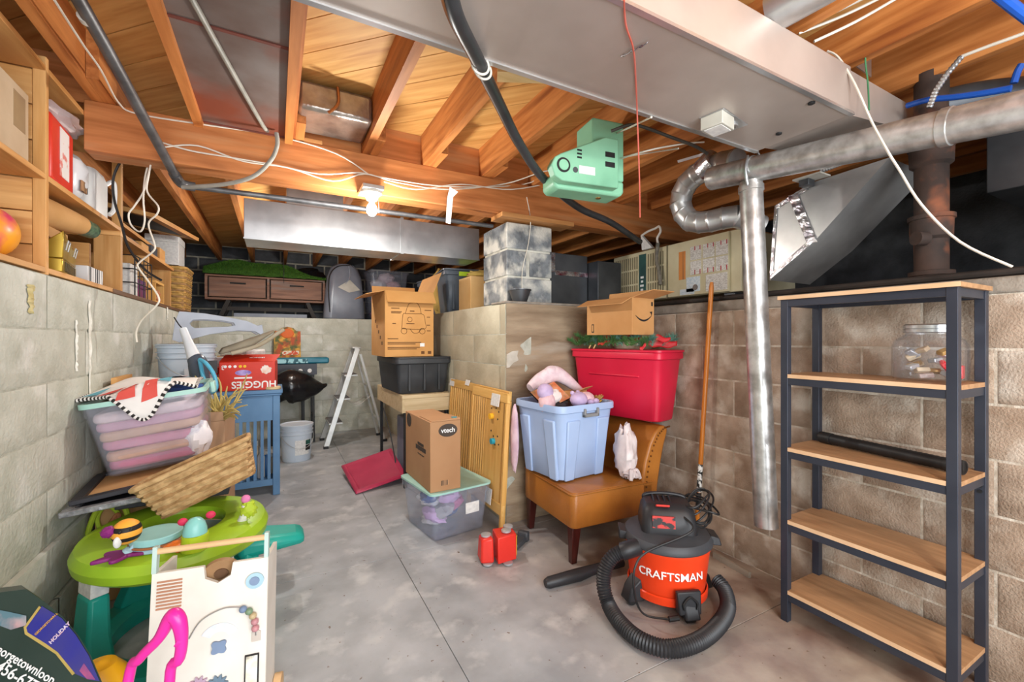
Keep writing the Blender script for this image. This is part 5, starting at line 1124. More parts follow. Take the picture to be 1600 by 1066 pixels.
# clutter on the cartons
cl = thing('paint_roller', 'paint roller frame with blue handle end on top of the cartons', 'paint roller', (-.2, 4.30, 1.105), .4)
G().cyl((-.03, 0, .03), (.12, 0, .03), .028, n=16).build('sleeve', MC['paper_white'], cl); G().cyl((.12, 0, .03), (.124, 0, .03), .02, n=16).build('core', M('toy_blue', '#2d62b8', '#2454a0'), cl); G().tube([(-.03, 0, .03), (-.07, 0, .02), (-.12, .02, .012), (-.2, .03, .012)], .008, 6).build('handle', mGB, cl)
tag(G().tube([(-.42, 4.30, 1.108), (-.30, 4.34, 1.112), (-.14, 4.3, 1.108)], .006, 6).build('stick', mCBL), 'thin wooden stick lying across the white carton', 'stick')
# ================================================================ left side
# cardboard box with blue cross beside the cabinet
xb_ = carton('narrow_carton', 'tall narrow brown carton with a small blue cross beside the blue cabinet', .17, .34, .72, (-.36, 3.55, 0), math.radians(-6), M('cardboard_pale', '#c7a180', '#bb9472', rough=.8, scale=3), True, (('f', 100, .06),))
for s_ in (-1, 1): G().bar((-.012*s_, -.1708, .46), (.012*s_, -.1708, .5), .006, .0015, up=(0, 1, 0)).build('blue_cross', M('ink_blue', '#3f6f9a', '#36648e'), xb_)
# stacked pails in the back corner
bucket('plastic_bucket', 'lower white plastic pail of the two stacked by the left wall', (-.57, 3.93, 0), r=.165, h=.43)
bucket('plastic_bucket', 'middle white plastic pail of the stack by the left wall', (-.57, 3.93, .436), r=.165, h=.40, rot=1)
b2 = bucket('plastic_bucket', 'topmost white plastic pail of the stack with grey plastic seat on it', (-.57, 3.93, .842), r=.172, h=.37, rot=.5)
G().bx(-.08, .02, -.172, -.168, .06, .2).build('paper_label', M('label_pale', '#c9ced4', '#b4bac2'), b2); G().bx(.06, .13, -.166, -.14, .16, .25).build('dark_label', mVG, b2)
# grey plastic seat shells on top of the pails
mGP = M('grey_plastic', '#aab0bc', '#9ba1ae', rough=.45)
gs = thing('booster_chair', 'light grey moulded plastic seat frame with oval hole on top of the pails', 'seat', (-.43, 4.05, 1.225), math.radians(8))
def side_arm(y):
    o_ = [(-.24, .02), (-.2, .0), (-.02, .06), (.16, .09), (.27, .085), (.31, .06), (.33, .075), (.32, .14), (.29, .13), (.22, .165), (.1, .19), (-.05, .215), (-.2, .225), (-.225, .15)]
    i_ = [(-.13, .12), (-.11, .105), (.0, .115), (.1, .12), (.14, .13), (.13, .15), (.05, .165), (-.06, .17), (-.12, .165), (-.14, .14)]
    import mathutils
    g = G(); t_ = mathutils.geometry.tessellate_polygon([[Vector((x, 0, z)) for x, z in o_], [Vector((x, 0, z)) for x, z in i_]])
    al = o_+i_; n_ = len(al)
    vs = [Vector((x, y-.018, z)) for x, z in al]+[Vector((x, y+.018, z)) for x, z in al]
    fs = [tuple(f) for f in t_]+[tuple(reversed([k+n_ for k in f])) for f in t_]
    for off, ln in ((0, len(o_)), (len(o_), len(i_))):
        for k in range(ln):
            a, b = off+k, off+(k+1) % ln; fs.append((a, b, b+n_, a+n_))
    return g.add(vs, fs)
side_arm(-.12).build('side_arm', mGP, gs, bevel=.006); side_arm(.12).build('side_arm', mGP, gs, bevel=.006)
G().hexa([Vector(p) for p in ((-.2, -.12, .03), (.2, -.12, .1), (.2, .12, .1), (-.2, .12, .03), (-.2, -.12, .05), (.2, -.12, .12), (.2, .12, .12), (-.2, .12, .05))]).build('seat_pan', mGP, gs, bevel=.005)
tp = thing('taupe_tray', 'taupe folded padded tray leaning under the grey plastic seat', 'tray', (-.2, 4.1, 1.13), math.radians(8))
G().hexa([Vector(p) for p in ((-.2, -.14, .0), (.02, -.14, .06), (.02, .1, .06), (-.2, .1, .0), (-.17, -.14, .05), (.2, -.14, .2), (.2, .1, .2), (-.17, .1, .05))]).build('pad', M('taupe', '#9a907c', '#877d6a', rough=.7), tp, bevel=.02)
G().tube([(-.12, -.15, .01), (.06, -.15, .07), (.2, -.15, .17), (.24, -.15, .2)], .016, 10).build('edge_roll', M('taupe_light', '#b5aa96', '#a2977f', rough=.7), tp)
# steam mop
s0, s1 = ak(286, 514, 2.92), ak(304, 560, 2.88); s2_ = ak(330, 612, 2.84)
mp_ = thing('steam_mop', 'white and blue handheld steam mop leaning on the clear tub', 'mop', s2_)
G().tube([s0, s0.lerp(s1, .4), s1], [.022, .026, .042], 14, 4).build('neck', M('mop_white', '#dfe3e8', '#cfd4da', rough=.35), mp_, world=True)
G().tube([s1, s1.lerp(s2_, .25), s2_+Vector((-.05, 0, -.05))], [.046, .058, .05], 14, 4).build('tank', M('mop_dark', '#4c5563', '#3c4654', rough=.25), mp_, world=True)
h0 = ak(312, 562, 2.82); G().tube([h0, ak(322, 568, 2.8), ak(334, 585, 2.8), ak(338, 605, 2.8), ak(330, 612, 2.8), ak(318, 590, 2.8), h0], .012, 10).build('handle', M('mop_blue', '#5ab0cf', '#489fc0', rough=.3), mp_, world=True)
G().tube([s0+Vector((0, 0, .0)), ak(280, 508, 2.92), ak(272, 496, 2.93)], .004, 5).build('cord', mBLK, mp_, world=True)
# dark boots silhouette against the wall
ds = thing('dark_bag', 'dark grey folded bag standing against the left wall behind the clear tub', 'bag', (-.70, 3.62, 0))
G().ball((-.0, 0, .5), .055, .10, .5, amp=.15, fr=3, seed=5).build('sack', M('bag_grey', '#5d5d5b', '#6c6b67', rough=.9), ds)
tag(G().bx(-.762, -.738, 3.02, 3.30, .002, 1.045).build('pine_board', wood('pine_board_m', '#cf9d5f', '#b98647', 'y')), 'plain pine board standing against the left wall behind the clear tub', 'board')
# ---------------------------------------------------------------- activity centre: teal frame, green tray
mTEA = M('teal_toy', '#1fa99a', '#189688', rough=.4); mLIM = M('lime_toy', '#a5cc2e', '#97c024', rough=.38)
ac = thing('activity_centre', 'lime green ring tray on a teal base covered with baby toys', 'baby toy', (-.36, 2.30, 0))
rg = []
NA = 48
def ringpt(a, r, z): return Vector((r*math.cos(a)*1.0, r*math.sin(a)*1.12, z))
for r, z in ((.19, .40), (.30, .38), (.325, .40), (.33, .43), (.315, .46), (.28, .475), (.20, .478), (.165, .47), (.16, .45), (.17, .42)):
    rg.append([ringpt(2*PI*k/NA, r, z) for k in range(NA)])
rg.append(rg[0]); G().loft(rg, False, False).build('tray', mLIM, ac)
rg = [[ringpt(2*PI*k/NA, r, z) for k in range(NA)] for r, z in ((.22, .002), (.34, .002), (.345, .03), (.325, .075), (.25, .085), (.215, .06), (.22, .002))]
G().loft(rg, False, False).build('base_ring', mTEA, ac)
for a in (-2.55, -.95, .6, 2.2):
    c0, c1 = ringpt(a, .28, .07), ringpt(a, .27, .385)
    t_ = Vector((-math.sin(a), math.cos(a), 0)); rd = Vector((math.cos(a), math.sin(a), 0))
    q = lambda c, w, d: [c-t_*w-rd*d, c+t_*w-rd*d, c+t_*w+rd*d, c-t_*w+rd*d]
    G().loft([q(c0, .11, .04), q(c0.lerp(c1, .35), .065, .035), q(c0.lerp(c1, .8), .055, .03)]).build('leg', mTEA, ac, bevel=.012)
    G().loft([q(c0.lerp(c1, .8), .05, .026), q(c1, .05, .026)]).build('leg_collar', MC['paper_white'], ac)
G().hexa([Vector(p) for p in ((.20, .10, .20), (.50, .16, .20), (.50, .32, .20), (.20, .32, .20), (.20, .10, .30), (.48, .16, .26), (.48, .32, .26), (.20, .32, .30))]).build('side_step', mTEA, ac, bevel=.03)
G().lathe([(.20, .40), (.06, .33), (0, .33)], 30, cap0=False, cap1=False).build('seat_cloth', M('seat_grey', '#8f9aa0', '#7b868c'), ac)
# toys on the tray (each its own thing, clipped on)
Z = .478
def onT(u, v, z=Z): return az(u, v, z)
c = onT(198, 868); by = thing('bee_toy', 'yellow and black striped bee toy on a purple flower on the green tray', 'toy', c, .4)
G().prism([((.075+.022*math.cos(6*a))*math.cos(a), (.045+.014*math.cos(6*a))*math.sin(a)) for a in [2*PI*k/48 for k in range(48)]], .001, .014).build('flower', M('plum', '#8a2a78', '#7a2068', rough=.45), by, bevel=.004)
G().lathe([(.022, .014), (.018, .022), (.007, .026), (.007, .05)], 16).build('spring', M('toy_paleblue', '#a9c9d6', '#98bac8'), by)
mt_ = M('bee_stripes', '#f2a93a', '#1a1a1a')
nt = mt_.node_tree; rp_ = [n for n in nt.nodes if n.type == 'VALTORGB'][0]; nz_ = [n for n in nt.nodes if n.type == 'TEX_NOISE'][0]
wv = nt.nodes.new('ShaderNodeTexWave'); wv.inputs['Scale'].default_value = 9; wv.bands_direction = 'Z'; nt.links.new(nz_.inputs['Vector'].links[0].from_socket, wv.inputs['Vector']); nt.links.new(wv.outputs['Fac'], rp_.inputs[0]); rp_.color_ramp.interpolation = 'CONSTANT'; rp_.color_ramp.elements[1].position = .6
G().ball((0, 0, 0), .044).build('body', mt_, by).location = (0, 0, .085)
by.children[-1].rotation_euler = (.3, .5, 0)
for x in (-.015, .015): G().ball((x-.01, -.037, .10), .006).build('eye', mBLK, by)
G().ball((-.03, -.03, .065), .012, .008, .02).build('wing', MC['paper_white'], by); G().ball((-.05, .0, .1), .02, .02, .018, amp=.3).build('purple_tuft', MC['plum'], by)
lt = thing('toy_cord_loop', 'loop of lime green cord with brown ring toys at the back of the tray', 'toy', onT(175, 850))
k_ = 2.02
G().tube([ak(x, y, k_) for x, y in ((168, 852), (140, 848), (138, 832), (150, 800), (168, 784), (185, 782), (198, 800), (205, 832))], .011, 8).build('cord', M('lime_cord', '#b9cf38', '#a8bf2a', rough=.6), lt, world=True)
G().tube([ak(x, y, k_+.02) for x, y in ((172, 842), (158, 830), (152, 812), (160, 795), (172, 792), (186, 803), (196, 818), (202, 832))], .009, 8).build('cord', M('lime_cord', 0, 0) if False else MC['lime_cord'], lt, world=True)
for cx_, cy_, r_ in ((176, 822, .036), (180, 815, .028)):
    c = ak(cx_, cy_, k_-.02); G().tube([c+Vector((r_*math.cos(a)*.5, r_*math.sin(a)*.4, r_*math.sin(a+.6))) for a in [2*PI*k/16 for k in range(17)]], .009, 8, 2).build('ring', M('ring_brown', '#b5764c', '#a4663e', rough=.5), lt, world=True)
G().ball(ak(190, 838, k_), .02, amp=.3).build('bead', MC['plum'], lt, world=True)
c = onT(245, 852); dk = thing('toy_drum', 'pale turquoise layered toy drum on the green tray under the basket', 'toy', c)
for z0, z1, r_, m_ in ((.001, .016, .082, 'toy_paleblue'), (.0165, .024, .084, 'ring_brown'), (.0245, .05, .08, 'toy_aqua')):
    G().lathe([(0, z0), (r_-.003, z0), (r_, z0+.003), (r_, z1-.003), (r_-.004, z1), (0, z1)], 30, cap0=False, cap1=False).build('layer', MC.get(m_) or M('toy_aqua', '#9fd4d4', '#8fc6c6', rough=.5), dk)
c = onT(305, 858); eg = thing('egg_toy', 'turquoise egg shaped toy in a lime cup with red ears', 'toy', c)
G().lathe([(0, 0), (.042, 0), (.044, .004), (.042, .055), (.038, .057), (0, .057)], 26, cap0=False, cap1=False).build('cup', M('lime_cup', '#b6cf2c', '#a8c222', rough=.35), eg)
G().lathe([(.038, .0575), (.037, .075), (.030, .098), (.018, .112), (0, .118)], 26, cap1=False).build('egg', M('egg_aqua', '#8fd2cc', '#80c6c0', rough=.3), eg)
for x in (-.04, .045): G().ball((x, .02, .1+.01*(x > 0)), .016, .008, .014).build('ear', M('toy_crimson', '#d8325a', '#c8284e'), eg)
c = onT(277, 862); tag(G().ball(c+Vector((0, 0, .02)), .038, .022, .019, amp=.35, fr=3).build('orange_crab_toy', M('toy_orange', '#e5772a', '#d8691e', rough=.4)), 'small orange crab shaped toy beside the egg toy', 'toy')
k2 = 1.86
ft_ = thing('flower_stalk_toy', 'white curved stalk toy with lime and orange flower at the end of the tray', 'toy', onT(360, 845))
G().tube([ak(352, 848, k2), ak(365, 836, k2), ak(376, 818, k2), ak(384, 800, k2), ak(384, 788, k2)], [.022, .02, .018, .018, .016], 12).build('stalk', MC['paper_white'], ft_, world=True)
G().ball(ak(388, 796, k2), .03, .02, .035, amp=.5, fr=4).build('lime_petals', MC['lime_cord'], ft_, world=True); G().ball(ak(384, 780, k2), .018).build('pink_cap', MC['cloth_pinkhot'], ft_, world=True); G().ball(ak(379, 822, k2), .032, .02, .026, amp=.5, fr=4, seed=3).build('orange_petals', MC['toy_orange'], ft_, world=True)
# wicker basket tilted on the tray
mWI = M('wicker', '#c9a878', '#a58356', rough=.8, scale=30, stretch=(1, 1, 1), bump=.3)
mWI2 = M('wicker_dark', '#b08a5c', '#8f6c42', rough=.8, scale=30)
def woven_basket(t, w, d, h, rows, mat, mat2, taper=.08, rs=.011, wob=.006, world=False, posts=6):
    for j in range(rows):
        z = (j+.5)*h/rows; e = taper*(1-z/h)/2
        P_ = rr(w-2*e, d-2*e, .04, 4, z); n_ = 60; ring = []
        seg = P_+[P_[0]]; L = [0]
        for i in range(len(seg)-1): L.append(L[-1]+(seg[i+1]-seg[i]).length)
        for k in range(n_):
            s_ = L[-1]*k/n_; i = max(ii for ii in range(len(L)) if L[ii] <= s_); i = min(i, len(seg)-2)
            p = seg[i].lerp(seg[i+1], (s_-L[i])/max(L[i+1]-L[i], 1e-6)); nn = Vector((p.x, p.y, 0)).normalized()
            ring.append(p+nn*wob*(1 if (k//2+j) % 2 else -1))
        ring.append(ring[0]); G().tube(ring, rs, 6, 0, caps=False).build('woven_strand', mat if j % 3 else mat2, t)
    bot = rr(w-taper, d-taper, .04, 4, 0); G().loft([bot, [p+Vector((0, 0, .006)) for p in bot]]).build('base', mat2, t)
    rim = rr(w+.01, d+.01, .04, 4, h); G().tube(rim+[rim[0]], rs*1.3, 8, 0, caps=False).build('rim', mat, t)
bs = thing('wicker_basket', 'tan wicker basket tipped on its corner on the green tray', 'basket', (-.25, 2.36, .565), (math.radians(-8), math.radians(-22), math.radians(6)))
woven_basket(bs, .42, .30, .16, 13, mWI, mWI2, rs=.0085, wob=.005)
fm = M('frame_black', '#26252a', '#35343a', rough=.5)
fr1 = thing('framed_picture', 'black picture frame lying flat under the clear tub of clothes', 'picture frame', (-.49, 2.66, .598), (0, math.radians(-7), math.radians(4)))
for a in ((-.27, .33, -.22, -.18), (-.27, .33, .18, .22)): G().bx(a[0], a[1], a[2], a[3], 0, .02).build('frame_bar', fm, fr1, bevel=.003)
for a in ((-.27, -.23, -.18, .18), (.29, .33, -.18, .18)): G().bx(a[0], a[1], a[2], a[3], 0, .02).build('frame_bar', fm, fr1)
G().bx(-.23, .29, -.18, .18, .003, .008).build('backing', mCBI, fr1)
fr2 = thing('framed_picture', 'silver edged black frame below the black picture frame under the clear tub', 'picture frame', (-.46, 2.60, .565), (0, math.radians(-6), math.radians(-2)))
msl = M('silver_moulding', '#a8a8ac', '#77777c', rough=.35, metal=.5, scale=40, bump=.5)
for a in ((-.29, .29, -.24, -.205), (-.29, .29, .205, .24)): G().bx(a[0], a[1], a[2], a[3], 0, .024).build('frame_bar', msl, fr2, bevel=.004)
for a in ((-.29, -.255, -.205, .205), (.255, .29, -.205, .205)): G().bx(a[0], a[1], a[2], a[3], 0, .024).build('frame_bar', msl, fr2)
G().bx(-.255, .255, -.205, .205, .003, .009).build('backing', fm, fr2)
tag(G().bx(-.62, -.2, 2.5, 2.75, .50, .545).build('dark_folder_stack', fm, bevel=.004), 'stack of dark folders resting in the basket under the frames', 'folders')
sup = thing('support_carton', 'plain brown carton standing behind the activity centre under the frames', 'cardboard box', (-.58, 2.88, 0)); G().bx(-.17, .17, -.14, .14, .001, .55).build('body', mCBI, sup, bevel=.003)
# clear tub of clothes, tilted
rot = (0, math.radians(-7), math.radians(3))
lt_, _b = tote('clear_tub', 'clear plastic tub of folded pink clothes with a patterned mat over its teal rim', .45, .62, .335, (-.515, 2.93, .628), rot, mCLR, taper=.04, rim=.0, r=.04)
R_ = Euler(rot).to_matrix(); O_ = Vector((-.515, 2.93, .628))
LT = lambda x, y, z: O_+R_ @ Vector((x, y, z))
rim = rr(.475, .645, .05, 5, .335); rg = [rim, [p+Vector((0, 0, .022)) for p in rim], [Vector((p.x*.94, p.y*.95, .357)) for p in rim], [Vector((p.x*.94, p.y*.95, .335)) for p in rim], rim]
G().loft(rg, False, False).build('rim', mCLRL, lt_)
G().bx(.238, .26, -.05, .06, .30, .36).build('rim_handle', mCLRL, lt_, bevel=.006)
for i, (c_, nm) in enumerate((('#cf7d98', 'rose'), ('#d2a488', 'beige'), ('#d58fa2', 'dusty pink'), ('#d0a78c', 'tan'), ('#cf9fae', 'mauve pink'), ('#dcc4c4', 'cream pink'))):
    z0 = .022+i*.046
    me = G().loft([rr(.345+.05*i/5, .53+.03*i/5, .05, 4, z0), rr(.365+.055*i/5, .555+.03*i/5, .06, 4, z0+.022), rr(.345+.05*i/5, .53+.03*i/5, .05, 4, z0+.05)])
    me.v = [tuple(R_ @ (Vector(p)+Vector((0, 0, .012*noise.noise(Vector((p[0]*6, p[1]*6, i)))+.03*p[0]*(1 if i % 2 else -1)*(.4))))) for p in me.v]
    o = me.build('folded_garment', M('garment_%d' % i, c_, rough=.95, bump=.2, scale=10), bevel=.012); o.location = O_
    tag(o, nm+' folded garment in the stack inside the tilted clear tub', 'clothing')
o = G().ball((0, 0, 0), .06, .05, .08, amp=.3).build('white_sock', MC['cloth_white']); o.location = LT(.17, -.24, .10); tag(o, 'crumpled white sock pressed against the corner of the tilted clear tub', 'sock')
o = G().ball((0, 0, 0), .09, .06, .05, amp=.3, seed=4).build('blue_cloth', mcl[1]); o.location = LT(.12, .1, .315); tag(o, 'blue cloth on top of the clothes in the tilted clear tub', 'cloth')
# patterned mat draped over the rim
mat_ = thing('patterned_mat', 'white baby mat with red and teal shapes and striped edge over the clear tub', 'baby mat', LT(0, -.2, .36))
mWM = M('mat_white', '#ece8e4', '#dfdad6', rough=.9)
def mf(s_, t_):    # s across x, t from back to front (droops in front)
    x = -.245+.44*s_; y = .12-.46*t_; z = .378+.045*math.sin(PI*s_)*(1-t_*.3)+.02*math.sin(s_*7+t_*3)
    edge = max(0, t_-.90+.16*abs(s_-.5)*0)
    tip = math.exp(-((s_-.55)/.30)**2)
    if y < -.31: z -= ( -.31-y)*2.2*tip+.004; y = max(y, -.335)-.012
    return LT(x, y, z-.016*(1-math.sin(PI*s_)))
def mfd(s_, t_, off=.012):
    p = mf(s_, t_); e = .01; n_ = (mf(s_+e, t_)-mf(s_-e, t_)).cross(mf(s_, t_+e)-mf(s_, t_-e)); n_ = n_.normalized()*(1 if n_.z >= 0 or n_.y < 0 else -1)
    if n_.y > 0 and n_.z < .2: n_ = -n_
    return p-n_*0+Vector((0, -off*.7, off*.7))
tend = 1.06
W1 = lambda s_: .78+.32*math.exp(-((s_-.55)/.32)**2)
G().grid(lambda i, j: mf(i, j*W1(i)), 36, 30).build('mat', mWM, mat_, solid=.006, world=True, fix=False)
bd = [(0, j/14) for j in range(15)]
def edge_pts():
    out = [mf(0, W1(0)*k/12) for k in range(12)]+[mf(k/30, W1(k/30)) for k in range(31)]+[mf(1, W1(1)*(1-k/12)) for k in range(1, 13)]
    return out
EP = edge_pts()
for i in range(len(EP)-1):
    for h_ in range(2):
        a, b = EP[i].lerp(EP[i+1], h_*.5), EP[i].lerp(EP[i+1], h_*.5+.5)
        if (b-a).length > 1e-4: G().cyl(a, b, .0085, n=7).build('edge_stripe', mINK if h_ else mWM, mat_, world=True)
mRM = M('mat_red', '#d95a50', '#cc4c44', rough=.9); mTM = M('mat_teal', '#6fb2c4', '#5fa4b8', rough=.9)
def tri(s0, s1, t0, t1, sp, mt, nm='printed_triangle'):
    g = G(); g.grid(lambda i, j: mfd(sp+(s0-sp)*j+(s1-s0)*i*j, t0+(t1-t0)*j), 8, 8); g.build(nm, mt, mat_, world=True, fix=False)
for s0, s1, sp, mt in ((.02, .16, .22, mTM), (.16, .30, .36, mRM), (.34, .50, .52, mRM), (.54, .68, .72, mRM), (.70, .80, .78, mTM)):
    tri(s0, s1, W1(sp)*.55, W1((s0+s1)/2)*.94, sp, mt)
def disc(sc, tc_, rs_, rt, mt, off, nm): g = G(); g.grid(lambda i, j: mfd(sc+rs_*j*math.cos(2*PI*i), tc_+rt*j*math.sin(2*PI*i), off), 20, 4); g.build(nm, mt, mat_, world=True, fix=False)
disc(.72, .33, .20, .20, mTM, .012, 'printed_circle'); disc(.76, .36, .13, .13, mWM, .014, 'printed_circle'); disc(.80, .40, .10, .10, M('mat_rose', '#d98f86', '#cf827a', rough=.9), .016, 'printed_circle')
for a in range(6): disc(.60+.03*math.cos(a*PI/3), .50+.035*math.sin(a*PI/3), .014, .018, mINK, .018, 'printed_dot')
# dried grass bunch
dg = thing('dried_grass', 'bunch of yellow dried grass stems behind the clear tub corner', 'dried grass', ak(335, 660, 2.85))
rnd = random.Random(4); mDG = M('dry_grass', '#d8c47e', '#c2ab62', rough=.8); mDG.node_tree.nodes['Principled BSDF'].inputs['Roughness'].default_value = .8
for i in range(46):
    b0 = ak(342+rnd.uniform(-8, 10), 655+rnd.uniform(-10, 5), 2.85); e = ak(340+rnd.uniform(-45, 50), 618+rnd.uniform(-35, 40), 2.85+rnd.uniform(-.1, .1))
    m_ = b0.lerp(e, .6)+Vector((rnd.uniform(-.02, .02), rnd.uniform(-.02, .02), .025)); G().tube([b0, m_, e], [.004, .006, .003], 5, 3).build('stem', mDG, dg, world=True)
# white activity board with bar
wbd = thing('activity_board', 'white wooden baby walker board with clock, beads and gears', 'baby toy', (-.18, 1.62, 0), (math.radians(-7), 0, math.radians(-9))); wbd.scale = (1, 1, .93)
mWW = M('white_board', '#e6e2d8', '#dbd6cb', rough=.5)
import mathutils as _mu
o_ = [(-.165, .05), (.15, .05), (.15, .57), (.05, .57), (.045, .53), (.01, .51), (-.025, .53), (-.03, .57), (-.165, .57)]
G().prism(o_, -.008, .008, Matrix.Rotation(PI/2, 4, 'X')).build('front_board', mWW, wbd)
for x in (-.160, .145): G().bx(x-.006, x+.006, -.004, .16, .03, .57).build('side_board', mWW, wbd)
G().bx(-.165, .15, .15, .16, .03, .45).build('back_board', mWW, wbd)
for x in (-.160, .145): G().bx(x-.006, x+.006, -.01, .012, .571, .655).build('post', M('board_mint', '#b9cfc9', '#aac2bc', rough=.5), wbd)
G().cyl((-.154, 0, .638), (.139, 0, .638), .010, n=12).build('handle_bar', M('bar_beech', '#dcb98c', '#cfa978', rough=.5), wbd)
for x in (-.18, .165):
    for y in (.03, .15): G().cyl((x-.012, y, .045), (x+.012, y, .045), .044, n=20).build('wheel', M('bar_beech', 0, 0) if False else MC['bar_beech'], wbd)
G().cyl((.01, .035, .535), (.012, .022, .53), .052, n=28).build('gear_disc', M('disc_brown', '#a98560', '#97744f'), wbd); G().cyl((.012, .022, .53), (.0125, .018, .5285), .02, n=16).build('gear_hub', M('hub_brown', '#6d5038', '#5d432e'), wbd)
def fd(x, z, r, mt, nm, y=-.0095, d=.006): return G().cyl((x, y-d, z), (x, y+.001, z), r, n=24).build(nm, mt, wbd)
fd(.115, .50, .026, MC['toy_paleblue'], 'dial'); fd(.115, .50, .014, M('toy_slate', '#7f93b0', '#70849f'), 'dial_knob', d=.010)
for i in range(9): G().bx(-.15, -.085, -.0115, -.0085, .455+i*.0105, .460+i*.0105).build('ridged_strip', M('ridge_brown', '#c08a6c', '#ad785a'), wbd)
for i, (x, z, c_) in enumerate(((.085, .415, 'toy_slate'), (.102, .405, 'bead_green'), (.113, .388, 'bead_tan'), (.119, .368, 'bead_pink'), (.121, .346, 'bead_pink'))):
    G().ball((x, -.020, z), .0115, nu=14, nv=10).build('bead', MC.get(c_) or M(c_, {'bead_green': '#7f9a7a', 'bead_tan': '#c9b48a', 'bead_pink': '#c98f94'}[c_], rough=.4), wbd)
G().tube([(-.06, -.012, .35), (-.03, -.014, .40), (.02, -.014, .425), (.06, -.014, .425), (.1, -.014, .41), (.12, -.014, .375), (.122, -.014, .32)], .0022, 6).build('bead_wire', mGAL, wbd)
G().prism([(.095, .29), (.12, .29), (.12, .318), (.108, .326), (.095, .318)] if False else [(.11, .30), (.135, .30), (.135, .33), (.122, .338), (.11, .33)], .008, .0125, Matrix.Rotation(PI/2, 4, 'X')).build('printed_house', M('print_greige', '#c9bfb4', '#bbb1a6'), wbd)
G().prism([(.02+.055*math.cos(a), .325+.055*math.sin(a)) for a in [PI*.15+PI*.7*k/12 for k in range(13)]]+[(.02+.028*math.cos(a), .325+.028*math.sin(a)) for a in [PI*.85-PI*.7*k/8 for k in range(9)]], .0085, .0105, Matrix.Rotation(PI/2, 4, 'X')).build('clock_scale', M('print_paleblue', '#cdd6e0', '#e2e2e2', scale=30), wbd)
G().prism([(.02+(.021+.004*math.cos(4*a))*math.cos(a+PI/4), .305+(.021+.004*math.cos(4*a))*math.sin(a+PI/4)) for a in [2*PI*k/40 for k in range(40)]], .0085, .016, Matrix.Rotation(PI/2, 4, 'X')).build('cloud_knob', MC['toy_slate'], wbd)
G().bx(.092, .132, -.013, -.0085, .16, .26).build('screen_frame', mINK, wbd); G().bx(.096, .128, -.0145, -.0128, .164, .256).build('screen_picture', M('screen_art', '#cfe0ea', '#e8d8b0', scale=22, c3='#5a4a38', s3=26, t3=.6), wbd)
for x, z, r_ in ((.02, .19, .024), (-.03, .20, .022), (-.02, .12, .03)):
    G().prism([(x+(r_+.005*math.cos(10*a))*math.cos(a), z+(r_+.005*math.cos(10*a))*math.sin(a)) for a in [2*PI*k/60 for k in range(60)]], .0085, .016, Matrix.Rotation(PI/2, 4, 'X')).build('gear', M('gear_%d' % int(z*100), {19: '#6d8496', 20: '#b9a0b4', 12: '#8aa0ac'}[int(round(z*100))], rough=.4), wbd)
for i in range(6):
    a = math.radians(15+30*i); G().tube([(-.125, -.010, .17), (-.125+.02*math.cos(a), -.011, .17+.028*math.sin(a)+.008), (-.125+.04*math.cos(a), -.010, .17+.025*math.sin(a)-.008)], .004, 5).build('printed_palm', M('print_olive', '#8c8a72', '#7a785f'), wbd)
G().bx(-.128, -.122, -.0105, -.0085, .08, .17).build('printed_trunk', M('print_olive', 0, 0) if False else MC['print_olive'], wbd)
# pink push handle
k_ = 1.12
pk = thing('pink_handle', 'bright pink looped plastic push handle in front of the white activity board', 'toy handle', ak(235, 1066, k_))
mPKH = M('hot_pink', '#e72f9e', '#dc2592', rough=.3)
G().tube([Vector((-.36, 1.36, .02)), ak(200, 1066, k_), ak(218, 1030, k_), ak(248, 998, k_), ak(264, 970, k_), ak(272, 962, k_), ak(280, 972, k_), ak(284, 1000, k_), ak(280, 1030, k_), ak(265, 1066, k_), Vector((-.22, 1.33, .02))], [.012, .012, .012, .013, .017, .019, .018, .014, .013, .012, .012], 12).build('tube', mPKH, pk, world=True)
G().cyl(ak(281, 1000, k_), ak(285, 1003, k_), .0165, n=14).build('joint_ring', mPKH, pk, world=True)
yt = thing('yellow_toy', 'smooth yellow plastic toy dome behind the printed paper bag', 'toy', (-.455, 1.70, 0))
G().lathe([(0, .0), (.075, .0), (.082, .02), (.08, .18), (.066, .26), (.04, .295), (0, .305)], 28, cap0=False, cap1=False).build('dome', M('toy_amber', '#f0b41e', '#e6a814', rough=.35), yt); G().lathe([(.078, .05), (.086, .05), (.086, .08), (.078, .08)], 28, cap0=False, cap1=False).build('band', M('toy_amber', 0, 0) if False else MC['toy_amber'], yt)
# printed dark bag / box at the near left
k0 = 1.12
pts = {'a': ak(40, 922, 1.30), 'b': ak(150, 1060, 1.10), 'c': ak(-40, 1120, .98), 'd': ak(-70, 925, 1.22)}
mGBK = M('leaflet_dark', '#25352f', '#2c3b35', rough=.3)
fb = thing('printed_bag', 'dark green printed shopping bag with white web address and blue panel', 'bag', (-.52, 1.42, 0), (0, 0, math.radians(46)))
